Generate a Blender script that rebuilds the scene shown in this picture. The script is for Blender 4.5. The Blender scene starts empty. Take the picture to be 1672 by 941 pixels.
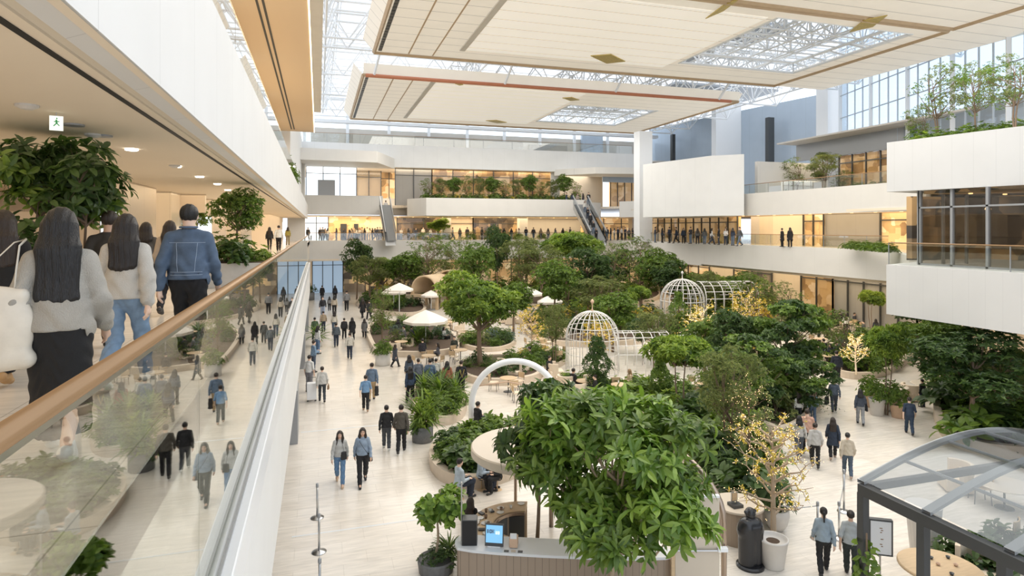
import bpy, math, random
random.seed(7)
import numpy as np
from mathutils import Vector, Matrix
SC = bpy.context.scene; COL = SC.collection
PI = math.pi
# ------------------------------------------------------------------ camera model (level camera with vertical lens shift)
FPX, HX, HY, ZC = 1012.0, 836.0, 373.0, 8.5
TH = math.atan((836-520)/FPX); CT, ST = math.cos(TH), math.sin(TH)
def PD(px, D):                       # plan position of image column px at depth D
    r = (px-HX)/FPX*D
    return (D*ST + r*CT, D*CT - r*ST)
def W(px, py, z=0.0):                # where the sight line of a pixel meets height z
    D = FPX*(ZC-z)/(py-HY)
    x, y = PD(px, D); return (x, y, z)
def depth(p): return p[0]*ST + p[1]*CT
def hgt(p, dpx): return dpx*depth(p)/FPX     # pixels -> metres at the depth of p
def zat(p, py): return ZC - (py-HY)*depth(p)/FPX

# ------------------------------------------------------------------ materials
MATS = {}
def newmat(name):
    m = bpy.data.materials.new(name); m.use_nodes = True
    nt = m.node_tree; b = nt.nodes['Principled BSDF']; MATS[name] = m
    return m, nt, b
def mat(name, col, rough=0.6, metal=0.0, emit=None, es=1.0, noise=0.0, nscale=6.0, bump=0.0, bscale=40, spec=None, stretch=None):
    m, nt, b = newmat(name)
    b.inputs['Base Color'].default_value = (*col, 1)
    b.inputs['Roughness'].default_value = rough
    b.inputs['Metallic'].default_value = metal
    if spec is not None: b.inputs['Specular IOR Level'].default_value = spec
    if emit is not None:
        b.inputs['Emission Color'].default_value = (*emit, 1); b.inputs['Emission Strength'].default_value = es
    if noise or bump:
        tc = nt.nodes.new('ShaderNodeTexCoord'); mp = nt.nodes.new('ShaderNodeMapping')
        nt.links.new(tc.outputs['Object'], mp.inputs[0])
        if stretch: mp.inputs['Scale'].default_value = stretch
    if noise:
        n = nt.nodes.new('ShaderNodeTexNoise'); n.inputs['Scale'].default_value = nscale; n.inputs['Detail'].default_value = 5
        nt.links.new(mp.outputs[0], n.inputs['Vector'])
        mx = nt.nodes.new('ShaderNodeMix'); mx.data_type = 'RGBA'
        mx.inputs[6].default_value = (*[max(0, c*(1-noise)) for c in col], 1)
        mx.inputs[7].default_value = (*[min(1, c*(1+noise)) for c in col], 1)
        nt.links.new(n.outputs['Fac'], mx.inputs[0]); nt.links.new(mx.outputs[2], b.inputs['Base Color'])
    if bump:
        n2 = nt.nodes.new('ShaderNodeTexNoise'); n2.inputs['Scale'].default_value = bscale
        nt.links.new(mp.outputs[0], n2.inputs['Vector'])
        bp = nt.nodes.new('ShaderNodeBump'); bp.inputs['Strength'].default_value = bump; bp.inputs['Distance'].default_value = .01
        nt.links.new(n2.outputs['Fac'], bp.inputs['Height']); nt.links.new(bp.outputs[0], b.inputs['Normal'])
    return m
def objcol(name, rough=.85, bump=0.0, bscale=60, stretch=None, sheen=0.0, noise=.12, nscale=9):
    m, nt, b = newmat(name)
    oi = nt.nodes.new('ShaderNodeObjectInfo')
    tc = nt.nodes.new('ShaderNodeTexCoord'); mp = nt.nodes.new('ShaderNodeMapping'); nt.links.new(tc.outputs['Object'], mp.inputs[0])
    if stretch: mp.inputs['Scale'].default_value = stretch
    n = nt.nodes.new('ShaderNodeTexNoise'); n.inputs['Scale'].default_value = nscale; n.inputs['Detail'].default_value = 4
    nt.links.new(mp.outputs[0], n.inputs['Vector'])
    mr = nt.nodes.new('ShaderNodeMapRange'); mr.inputs['To Min'].default_value = 1-noise*1.6; mr.inputs['To Max'].default_value = 1+noise*1.2
    nt.links.new(n.outputs['Fac'], mr.inputs['Value'])
    vm = nt.nodes.new('ShaderNodeVectorMath'); vm.operation = 'SCALE'
    nt.links.new(oi.outputs['Color'], vm.inputs[0]); nt.links.new(mr.outputs[0], vm.inputs['Scale'])
    nt.links.new(vm.outputs[0], b.inputs['Base Color'])
    b.inputs['Roughness'].default_value = rough
    if bump:
        n2 = nt.nodes.new('ShaderNodeTexNoise'); n2.inputs['Scale'].default_value = bscale
        nt.links.new(mp.outputs[0], n2.inputs['Vector'])
        bp = nt.nodes.new('ShaderNodeBump'); bp.inputs['Strength'].default_value = bump; bp.inputs['Distance'].default_value = .01
        nt.links.new(n2.outputs['Fac'], bp.inputs['Height']); nt.links.new(bp.outputs[0], b.inputs['Normal'])
    return m
def leafmat(name, c1, c2, trans=.35, rough=.42):
    m, nt, b = newmat(name)
    g = nt.nodes.new('ShaderNodeNewGeometry')
    r = nt.nodes.new('ShaderNodeValToRGB'); r.color_ramp.elements[0].color = (*c1, 1); r.color_ramp.elements[1].color = (*c2, 1)
    e = r.color_ramp.elements.new(.55); e.color = (*[(a*1.3+bb)/2.3 for a, bb in zip(c1, c2)], 1)
    nt.links.new(g.outputs['Random Per Island'], r.inputs[0]); nt.links.new(r.outputs[0], b.inputs['Base Color'])
    b.inputs['Roughness'].default_value = rough
    t = nt.nodes.new('ShaderNodeBsdfTranslucent'); mx = nt.nodes.new('ShaderNodeMixShader'); mx.inputs[0].default_value = trans
    h = nt.nodes.new('ShaderNodeHueSaturation'); h.inputs['Value'].default_value = 1.5; h.inputs['Saturation'].default_value = 1.1
    nt.links.new(r.outputs[0], h.inputs['Color']); nt.links.new(h.outputs[0], t.inputs['Color'])
    nt.links.new(b.outputs[0], mx.inputs[1]); nt.links.new(t.outputs[0], mx.inputs[2])
    nt.links.new(mx.outputs[0], nt.nodes['Material Output'].inputs['Surface'])
    return m
def glassmat(name, tint=(.93, .95, .95), ior=1.5, rough=0.0, refl=(1, 1, 1), base=0.0):
    m, nt, b = newmat(name); nt.nodes.remove(b)
    tr = nt.nodes.new('ShaderNodeBsdfTransparent'); tr.inputs[0].default_value = (*tint, 1)
    gl = nt.nodes.new('ShaderNodeBsdfGlossy'); gl.inputs['Color'].default_value = (*refl, 1); gl.inputs['Roughness'].default_value = rough
    f0 = ((ior-1)/(ior+1))**2; g = nt.nodes.new('ShaderNodeNewGeometry')
    def mth(op, x, y=None, clamp=False):
        q = nt.nodes.new('ShaderNodeMath'); q.operation = op; q.use_clamp = clamp
        for i, v in enumerate((x, y)):
            if v is None: continue
            if isinstance(v, (int, float)): q.inputs[i].default_value = v
            else: nt.links.new(v, q.inputs[i])
        return q.outputs[0]
    dt = nt.nodes.new('ShaderNodeVectorMath'); dt.operation = 'DOT_PRODUCT'; nt.links.new(g.outputs['Normal'], dt.inputs[0]); nt.links.new(g.outputs['Incoming'], dt.inputs[1])
    fac = mth('ADD', mth('MULTIPLY', mth('POWER', mth('SUBTRACT', 1.0, mth('ABSOLUTE', dt.outputs['Value'])), 5.0), 1-f0), f0+base, True)
    class ad: outputs = [fac]
    mx = nt.nodes.new('ShaderNodeMixShader')
    nt.links.new(ad.outputs[0], mx.inputs[0]); nt.links.new(tr.outputs[0], mx.inputs[1]); nt.links.new(gl.outputs[0], mx.inputs[2])
    nt.links.new(mx.outputs[0], nt.nodes['Material Output'].inputs['Surface'])
    return m
def tilemat(name, c1, c2, bw, bh, rough=.3, mortar=(.5, .47, .43), msize=.006, rot=0.0, vein=True, spec=.5, offs=.5):
    m, nt, b = newmat(name)
    tc = nt.nodes.new('ShaderNodeTexCoord'); mp = nt.nodes.new('ShaderNodeMapping'); mp.inputs['Rotation'].default_value = (0, 0, rot)
    nt.links.new(tc.outputs['Object'], mp.inputs[0])
    br = nt.nodes.new('ShaderNodeTexBrick'); br.offset = offs
    br.inputs['Color1'].default_value = (*c1, 1); br.inputs['Color2'].default_value = (*c2, 1); br.inputs['Mortar'].default_value = (*mortar, 1)
    br.inputs['Scale'].default_value = 1.0; br.inputs['Mortar Size'].default_value = msize; br.inputs['Mortar Smooth'].default_value = .3
    br.inputs['Brick Width'].default_value = bw; br.inputs['Row Height'].default_value = bh
    nt.links.new(mp.outputs[0], br.inputs['Vector'])
    out = br.outputs['Color']
    if vein:
        mp2 = nt.nodes.new('ShaderNodeMapping'); mp2.inputs['Scale'].default_value = (.6, 5, 1); nt.links.new(tc.outputs['Object'], mp2.inputs[0])
        n = nt.nodes.new('ShaderNodeTexNoise'); n.inputs['Scale'].default_value = 2.2; n.inputs['Detail'].default_value = 6; n.inputs['Distortion'].default_value = .8
        nt.links.new(mp2.outputs[0], n.inputs['Vector'])
        mr = nt.nodes.new('ShaderNodeMapRange'); mr.inputs['From Min'].default_value = .3; mr.inputs['From Max'].default_value = .7
        mr.inputs['To Min'].default_value = .86; mr.inputs['To Max'].default_value = 1.07
        nt.links.new(n.outputs['Fac'], mr.inputs['Value'])
        vm = nt.nodes.new('ShaderNodeVectorMath'); vm.operation = 'SCALE'
        nt.links.new(out, vm.inputs[0]); nt.links.new(mr.outputs[0], vm.inputs['Scale']); out = vm.outputs[0]
    nt.links.new(out, b.inputs['Base Color']); b.inputs['Roughness'].default_value = rough
    b.inputs['Specular IOR Level'].default_value = spec
    return m
def seammat(name, col, pitch, axis='xy', dark=.82, rough=.6, emit=0.0, ecol=None):
    """white cladding with fine vertical joints every pitch metres along the wall"""
    m, nt, b = newmat(name)
    tc = nt.nodes.new('ShaderNodeTexCoord'); sx = nt.nodes.new('ShaderNodeSeparateXYZ'); nt.links.new(tc.outputs['Object'], sx.inputs[0])
    if axis == 'xy':
        ad = nt.nodes.new('ShaderNodeMath'); ad.operation = 'ADD'; nt.links.new(sx.outputs[0], ad.inputs[0]); nt.links.new(sx.outputs[1], ad.inputs[1]); v = ad.outputs[0]
    else: v = sx.outputs[{'x': 0, 'y': 1, 'z': 2}[axis]]
    dv = nt.nodes.new('ShaderNodeMath'); dv.operation = 'DIVIDE'; dv.inputs[1].default_value = pitch; nt.links.new(v, dv.inputs[0])
    fr = nt.nodes.new('ShaderNodeMath'); fr.operation = 'FRACT'; nt.links.new(dv.outputs[0], fr.inputs[0])
    lt = nt.nodes.new('ShaderNodeMath'); lt.operation = 'LESS_THAN'; lt.inputs[1].default_value = (.02 if 'canopy' not in name else .09)/pitch*.6; nt.links.new(fr.outputs[0], lt.inputs[0])
    n = nt.nodes.new('ShaderNodeTexNoise'); n.inputs['Scale'].default_value = .8; nt.links.new(tc.outputs['Object'], n.inputs['Vector'])
    mr = nt.nodes.new('ShaderNodeMapRange'); mr.inputs['To Min'].default_value = .94; mr.inputs['To Max'].default_value = 1.03; nt.links.new(n.outputs['Fac'], mr.inputs['Value'])
    mx = nt.nodes.new('ShaderNodeMix'); mx.data_type = 'RGBA'
    mx.inputs[6].default_value = (*col, 1); mx.inputs[7].default_value = (*[c*dark for c in col], 1)
    nt.links.new(lt.outputs[0], mx.inputs[0])
    vm = nt.nodes.new('ShaderNodeVectorMath'); vm.operation = 'SCALE'; nt.links.new(mx.outputs[2], vm.inputs[0]); nt.links.new(mr.outputs[0], vm.inputs['Scale'])
    nt.links.new(vm.outputs[0], b.inputs['Base Color']); b.inputs['Roughness'].default_value = rough
    if emit:
        nt.links.new(vm.outputs[0], b.inputs['Emission Color']); b.inputs['Emission Strength'].default_value = emit
    return m

M_FLOOR = tilemat('travertine_floor', (.80, .745, .67), (.75, .69, .61), 1.2, .6, rough=.22, mortar=(.60, .55, .48), msize=.005)
M_WALK = tilemat('walkway_stone', (.80, .74, .66), (.77, .71, .63), 1.2, 1.2, rough=.2, mortar=(.5, .46, .4), msize=.006, offs=0)
M_PLAZA = tilemat('pale_plaza_stone', (.78, .74, .68), (.74, .70, .63), 1.6, .8, rough=.35, mortar=(.6, .56, .5))
M_WHITE = seammat('white_cladding', (.77, .77, .76), 1.5)
M_WHITE2 = seammat('white_panel_ribbed', (.68, .675, .66), .62, dark=.9)
M_CREAMF = seammat('cream_cladding', (.74, .715, .67), 2.4, dark=.88)
M_CAP = mat('white_metal_cap', (.74, .76, .78), .3)
M_EDGE = mat('slab_edge_stone', (.62, .58, .52), .5, noise=.06, nscale=2)
M_CEIL = mat('warm_plaster', (.84, .73, .58), .8, noise=.02, nscale=1)
M_CEIL2 = mat('warm_soffit', (.66, .50, .33), .7)
M_BLACK = mat('black_slot', (.012, .012, .012), .6)
M_DARK = mat('dark_steel', (.075, .078, .08), .38, metal=.4)
M_STEEL = mat('steel', (.55, .55, .55), .28, metal=1)
M_STEELP = mat('painted_steel_white', (.86, .87, .88), .45)
M_GREYM = mat('grey_metal', (.34, .35, .36), .45, metal=.3)
M_BRASS = mat('rail_bronze_wood', (.36, .215, .105), .28, metal=.2, noise=.12, nscale=3, stretch=(8, .5, 8))
M_BRONZE = mat('bronze_tube', (.42, .33, .26), .28, metal=.85)
M_GLASS = glassmat('clear_glass', (.9, .92, .91), 1.62, base=.03)
M_GLASSB = glassmat('balustrade_glass', (.90, .91, .89), 1.45, base=.0, refl=(1, 1, .98))
M_GLASSD = glassmat('shop_glass', (.82, .80, .77), 1.4, base=.0)
M_GLASSR = glassmat('roof_glass', (.52, .54, .56), 1.5, rough=.08, base=.06, refl=(.50, .56, .62))
M_BLUEG = glassmat('curtain_glass', (.86, .92, .97), 1.3, base=.0, refl=(.8, .9, 1))
M_SLATE = seammat('slate_blue_panels', (.46, .54, .63), 1.6, dark=.7, rough=.18)
M_GREYP = seammat('warm_grey_panels', (.38, .36, .33), 2.0, dark=.75, rough=.55)
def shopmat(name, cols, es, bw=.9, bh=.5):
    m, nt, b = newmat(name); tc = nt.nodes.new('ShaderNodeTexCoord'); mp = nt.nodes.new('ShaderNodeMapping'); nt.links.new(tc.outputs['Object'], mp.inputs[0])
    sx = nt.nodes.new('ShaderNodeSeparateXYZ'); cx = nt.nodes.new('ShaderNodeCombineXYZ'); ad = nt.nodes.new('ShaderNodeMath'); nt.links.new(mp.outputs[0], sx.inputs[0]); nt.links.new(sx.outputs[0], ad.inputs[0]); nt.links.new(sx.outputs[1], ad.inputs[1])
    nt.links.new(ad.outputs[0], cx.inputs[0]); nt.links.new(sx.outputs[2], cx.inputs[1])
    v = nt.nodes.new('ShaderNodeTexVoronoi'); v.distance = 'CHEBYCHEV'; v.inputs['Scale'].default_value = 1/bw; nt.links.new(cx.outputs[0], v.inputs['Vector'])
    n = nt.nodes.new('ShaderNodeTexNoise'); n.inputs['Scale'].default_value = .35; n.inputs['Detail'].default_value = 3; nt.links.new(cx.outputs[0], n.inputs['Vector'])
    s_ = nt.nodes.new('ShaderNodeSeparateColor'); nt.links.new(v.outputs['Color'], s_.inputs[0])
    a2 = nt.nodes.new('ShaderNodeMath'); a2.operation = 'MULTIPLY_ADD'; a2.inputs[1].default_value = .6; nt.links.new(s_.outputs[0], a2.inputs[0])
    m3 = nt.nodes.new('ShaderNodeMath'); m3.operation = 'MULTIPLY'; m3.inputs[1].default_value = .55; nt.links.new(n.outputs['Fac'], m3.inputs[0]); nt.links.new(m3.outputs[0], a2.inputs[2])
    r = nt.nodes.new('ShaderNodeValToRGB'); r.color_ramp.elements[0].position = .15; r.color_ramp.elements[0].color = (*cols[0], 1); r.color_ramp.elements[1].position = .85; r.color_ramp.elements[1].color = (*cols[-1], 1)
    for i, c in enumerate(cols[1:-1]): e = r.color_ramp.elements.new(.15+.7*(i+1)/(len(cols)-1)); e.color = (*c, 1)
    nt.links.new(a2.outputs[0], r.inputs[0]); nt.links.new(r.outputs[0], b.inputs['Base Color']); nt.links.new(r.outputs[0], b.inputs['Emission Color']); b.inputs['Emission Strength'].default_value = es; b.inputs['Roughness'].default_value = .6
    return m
M_SHOPW = shopmat('glowing_shop_wall', [(.10, .06, .03), (.42, .25, .11), (.72, .46, .20), (.78, .52, .26), (.95, .72, .45)], .5)  # wall colours emit by themselves, in place of shop lighting
M_SHOPW2 = mat('glowing_beige', (.74, .62, .47), .7, emit=(1, .72, .45), es=.22)  # emission added to the beige for a warmly lit look
M_SHOPD = shopmat('glowing_dim_shop', [(.03, .025, .02), (.10, .08, .06), (.20, .15, .10), (.34, .26, .17), (.9, .62, .3)], .35, 1.1)  # darker backdrop, its colours emit weakly as well
M_LAMP = mat('lamp_warm', (1, .9, .7), .5, emit=(1, .64, .28), es=2.3)
M_LAMPW = mat('lamp_white', (1, 1, 1), .5, emit=(1, .93, .84), es=7)
M_COVE = mat('cove_light', (1, .9, .7), .5, emit=(1, .86, .62), es=4)
M_SKYP = mat('daylight_pane', (.8, .9, 1), .3, emit=(.78, .88, 1), es=1.0)
M_SKYD = mat('blue_door_glow', (.3, .38, .45), .3, emit=(.42, .56, .72), es=.6)
M_CAGE = mat('cage_white', (.72, .70, .67), .5)
M_WOOD = mat('light_oak', (.62, .45, .27), .45, noise=.18, nscale=3, stretch=(1, 8, 8))
M_WOODD = seammat('grey_brown_slats', (.36, .28, .21), .16, dark=.55)
M_SHELL = seammat('plywood_shell', (.66, .49, .31), .9, dark=.8)
M_STONE = mat('grey_stone', (.50, .49, .47), .7, noise=.14, nscale=5)
M_CURB = mat('sandstone_curb', (.62, .52, .41), .6, noise=.12, nscale=4)
M_CONC = mat('pale_concrete', (.66, .63, .59), .7, noise=.08, nscale=5)
M_TERRA = mat('terracotta', (.62, .43, .30), .7, noise=.1, nscale=5)
M_DPOT = mat('charcoal_pot', (.16, .16, .16), .6, noise=.25, nscale=18)
M_SOIL = mat('soil', (.09, .06, .04), .95, noise=.4, nscale=14, bump=.8, bscale=30)
M_CREAM = mat('cream_lacquer', (.62, .54, .44), .4)
M_FABW = mat('canvas_white', (.86, .80, .72), .9)
M_CHAIRW = mat('cream_upholstery', (.74, .62, .48), .85, bump=.2)
M_BARK = mat('bark', (.20, .14, .095), .85, noise=.3, nscale=9, bump=.5, bscale=30, stretch=(3, 3, .6))
M_BARKP = mat('pale_bark', (.42, .32, .22), .8, noise=.25, nscale=9, bump=.4, bscale=30, stretch=(3, 3, .6))
L_MID = leafmat('leaf_mid', (.065, .125, .022), (.21, .30, .055))
L_DARK = leafmat('leaf_dark', (.030, .068, .018), (.10, .16, .042))
L_LIGHT = leafmat('leaf_bright', (.13, .21, .035), (.34, .43, .08))
L_FORE = leafmat('leaf_foreground', (.085, .17, .025), (.31, .44, .085), rough=.35)
L_OLIVE = leafmat('leaf_olive', (0.095, 0.135, 0.041), (0.270, 0.297, 0.095))
L_YELL = leafmat('leaf_yellow', (0.405, 0.338, 0.054), (0.837, 0.634, 0.121))
L_BLUE = leafmat('leaf_bluegrey', (0.068, 0.108, 0.081), (0.189, 0.243, 0.189))
L_PURP = leafmat('leaf_purple', (0.068, 0.054, 0.068), (0.216, 0.162, 0.176))
C_CLOTH = objcol('cloth', .88, bump=.25, bscale=120)
C_KNIT = objcol('knit', .95, bump=.7, bscale=160, stretch=(1, 1, .5))
C_DENIM = objcol('denim', .85, bump=.35, bscale=200, noise=.25, nscale=14)
C_SKIN = objcol('skin', .5, noise=.04)
C_HAIR = objcol('hair', .38, bump=.8, bscale=45, stretch=(5, 5, .25), noise=.5, nscale=18)
C_LEATH = objcol('leather', .5, bump=.15)

# canopy fabric: banded diffuser panels, emission added to light the space from above
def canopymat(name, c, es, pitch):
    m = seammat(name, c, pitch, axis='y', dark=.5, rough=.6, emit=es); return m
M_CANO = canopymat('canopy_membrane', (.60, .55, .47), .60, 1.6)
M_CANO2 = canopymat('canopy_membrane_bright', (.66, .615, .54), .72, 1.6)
M_CANEDGE = mat('canopy_edge_tan', (.50, .36, .22), .6, noise=.15, nscale=2)
M_RUST = mat('rust_red_conduit', (.55, .20, .10), .6)
M_GOLDF = mat('gold_film', (.55, .42, .12), .4, metal=.3, noise=.4, nscale=8)

# ------------------------------------------------------------------ object bookkeeping
def link(o): COL.objects.link(o); return o
def tag(o, label=None, cat=None, group=None, kind=None):
    if label: o['label'] = label
    if cat: o['category'] = cat
    if group: o['group'] = group
    if kind: o['kind'] = kind
    return o
def thing(name, label, cat, loc=(0, 0, 0), rz=0.0, group=None):
    o = link(bpy.data.objects.new(name, None)); o.location = loc; o.rotation_euler = (0, 0, rz)
    o.empty_display_size = .1
    return tag(o, label, cat, group)
def dup(root, loc=None, rz=None, label=None, group=None, scale=None, parent=None):
    r = root.copy(); link(r)
    if parent is not None: r.parent = parent
    if loc is not None: r.location = loc
    if rz is not None: r.rotation_euler = (0, 0, rz)
    if scale is not None: r.scale = (scale,)*3 if isinstance(scale, (int, float)) else scale
    if label: r['label'] = label
    if group: r['group'] = group
    for ch in list(root.children): dup(ch, parent=r)
    return r
class MB:
    def __init__(s): s.v = []; s.f = []; s.m = []; s.n = 0
    def add(s, vs, fs, mi=0):
        vs = np.asarray(vs, float).reshape(-1, 3); s.v.append(vs)
        for f in fs: s.f.append(tuple(int(i)+s.n for i in f)); s.m.append(mi)
        s.n += len(vs); return s
    def box(s, c, d, rz=0.0, mi=0, tilt=None):
        x, y, z = d[0]/2, d[1]/2, d[2]/2
        v = np.array([(-x,-y,-z),(x,-y,-z),(x,y,-z),(-x,y,-z),(-x,-y,z),(x,-y,z),(x,y,z),(-x,y,z)])
        if tilt is not None: v = v @ np.array(tilt.to_3x3()).T
        if rz:
            cc, ss = math.cos(rz), math.sin(rz); v = np.stack([v[:, 0]*cc-v[:, 1]*ss, v[:, 0]*ss+v[:, 1]*cc, v[:, 2]], 1)
        return s.add(v+np.array(c), [(0,3,2,1),(4,5,6,7),(0,1,5,4),(1,2,6,5),(2,3,7,6),(3,0,4,7)], mi)
    def b2(s, a, b, mi=0):           # box from two corners
        a = np.array(a, float); b = np.array(b, float); return s.box((a+b)/2, np.abs(b-a), mi=mi)
    def prism(s, poly, z0, z1, mi=0):
        n = len(poly); A = sum(poly[i][0]*poly[(i+1) % n][1]-poly[(i+1) % n][0]*poly[i][1] for i in range(n))
        if A < 0: poly = list(poly)[::-1]
        v = [(p[0], p[1], z0) for p in poly]+[(p[0], p[1], z1) for p in poly]
        f = [tuple(range(n))[::-1], tuple(range(n, 2*n))]+[(i, (i+1) % n, (i+1) % n+n, i+n) for i in range(n)]
        return s.add(v, f, mi)
    def tube(s, pts, r, n=8, mi=0, closed=False, caps=True, flat=1.0):
        P = np.array(pts, float); k = len(P)
        R = np.full(k, r) if np.isscalar(r) else np.array(r, float)
        T = np.zeros_like(P)
        if closed: T = np.roll(P, -1, 0)-np.roll(P, 1, 0)
        else:
            T[1:-1] = P[2:]-P[:-2]; T[0] = P[1]-P[0]; T[-1] = P[-1]-P[-2]
        T /= np.maximum(np.linalg.norm(T, axis=1, keepdims=True), 1e-9)
        up = np.array([0, 0, 1.]) if abs(T[0, 2]) < .95 else np.array([1., 0, 0])
        vs = []
        u = np.cross(up, T[0]); u /= np.linalg.norm(u)
        an = np.linspace(0, 2*PI, n, endpoint=False)
        for i in range(k):
            u = u-T[i]*np.dot(u, T[i]); u /= max(np.linalg.norm(u), 1e-9); w = np.cross(T[i], u)
            vs.append(P[i]+R[i]*(np.cos(an)[:, None]*u+flat*np.sin(an)[:, None]*w))
        f = []
        for i in range(k if closed else k-1):
            j = (i+1) % k
            for a in range(n):
                b = (a+1) % n; f.append((i*n+a, i*n+b, j*n+b, j*n+a))
        if caps and not closed: f.append(tuple(range(n))[::-1]); f.append(tuple((k-1)*n+a for a in range(n)))
        return s.add(np.concatenate(vs), f, mi)
    def lathe(s, prof, c=(0, 0, 0), n=24, mi=0, sx=1.0, sy=1.0):
        an = np.linspace(0, 2*PI, n, endpoint=False); vs = []
        for r, z in prof: vs += [(c[0]+sx*r*math.cos(a), c[1]+sy*r*math.sin(a), c[2]+z) for a in an]
        k = len(prof); f = []
        for i in range(k-1):
            for a in range(n):
                b = (a+1) % n; f.append((i*n+a, i*n+b, (i+1)*n+b, (i+1)*n+a))
        f.append(tuple(range(n))[::-1]); f.append(tuple((k-1)*n+a for a in range(n)))
        return s.add(vs, f, mi)
    def quad(s, a, b, c, d, mi=0): return s.add([a, b, c, d], [(0, 1, 2, 3)], mi)
    def mesh(s, name, mats, smooth=False):
        me = bpy.data.meshes.new(name)
        V = np.concatenate(s.v) if s.v else np.zeros((0, 3))
        me.from_pydata(V.tolist(), [], s.f)
        for m in (mats if isinstance(mats, (list, tuple)) else [mats]): me.materials.append(m)
        if s.f:
            me.polygons.foreach_set('material_index', np.array(s.m, dtype=np.int32))
            if smooth: me.polygons.foreach_set('use_smooth', np.ones(len(s.f), dtype=bool))
        me.update(); return me
    def build(s, name, mats, parent=None, smooth=False, loc=None, bevel=0):
        o = link(bpy.data.objects.new(name, s.mesh(name, mats, smooth)))
        if parent is not None: o.parent = parent
        if loc is not None: o.location = loc
        if bevel:
            b = o.modifiers.new('bevel', 'BEVEL'); b.width = bevel; b.segments = 2; b.limit_method = 'ANGLE'
        return o
def struct(name, mb, mats, parent=None, **k):
    o = mb.build(name, mats, parent, **k)
    if parent is None: o['kind'] = 'structure'
    return o
def smooth_angle(o):
    o.data.polygons.foreach_set('use_smooth', np.ones(len(o.data.polygons), dtype=bool))
    return o

# ------------------------------------------------------------------ signed-distance modelling (bodies, clothes, hair)
def surface_nets(F, org, res):
    s = F < 0
    nx, ny, nz = F.shape
    c = np.stack([s[i:nx-1+i, j:ny-1+j, k:nz-1+k] for i in (0, 1) for j in (0, 1) for k in (0, 1)])
    sm = c.sum(0); act = (sm > 0) & (sm < 8); idx = np.full(act.shape, -1, int); ids = np.argwhere(act); idx[act] = np.arange(len(ids))
    acc = np.zeros((len(ids), 3)); cnt = np.zeros(len(ids))
    off = [(i, j, k) for i in (0, 1) for j in (0, 1) for k in (0, 1)]
    for a in range(8):
        for b in range(a+1, 8):
            d = np.abs(np.array(off[a])-np.array(off[b]))
            if d.sum() != 1: continue
            fa = F[ids[:, 0]+off[a][0], ids[:, 1]+off[a][1], ids[:, 2]+off[a][2]]; fb = F[ids[:, 0]+off[b][0], ids[:, 1]+off[b][1], ids[:, 2]+off[b][2]]
            m = (fa < 0) != (fb < 0); t = np.where(m, fa/np.where(m, fa-fb, 1), 0)
            p = np.array(off[a])+t[:, None]*(np.array(off[b])-np.array(off[a])); acc[m] += p[m]; cnt[m] += 1
    V = (ids+acc/cnt[:, None])*res+org
    faces = []
    for ax in range(3):
        sl0 = [slice(None)]*3; sl1 = [slice(None)]*3; sl0[ax] = slice(0, -1); sl1[ax] = slice(1, None)
        e = s[tuple(sl0)] != s[tuple(sl1)]; ins = s[tuple(sl0)]
        o1, o2 = [q for q in range(3) if q != ax]
        E = np.argwhere(e); ok = (E[:, o1] > 0) & (E[:, o2] > 0) & (E[:, o1] < F.shape[o1]-1) & (E[:, o2] < F.shape[o2]-1); E = E[ok]
        fl = ins[E[:, 0], E[:, 1], E[:, 2]]
        def g(d1, d2):
            q = E.copy(); q[:, o1] += d1; q[:, o2] += d2; return idx[q[:, 0], q[:, 1], q[:, 2]]
        Q = np.stack([g(-1, -1), g(0, -1), g(0, 0), g(-1, 0)], 1)
        flip = fl if ax != 1 else ~fl
        Q[~flip] = Q[~flip][:, ::-1]; faces.append(Q)
    return V, np.concatenate(faces)
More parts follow.
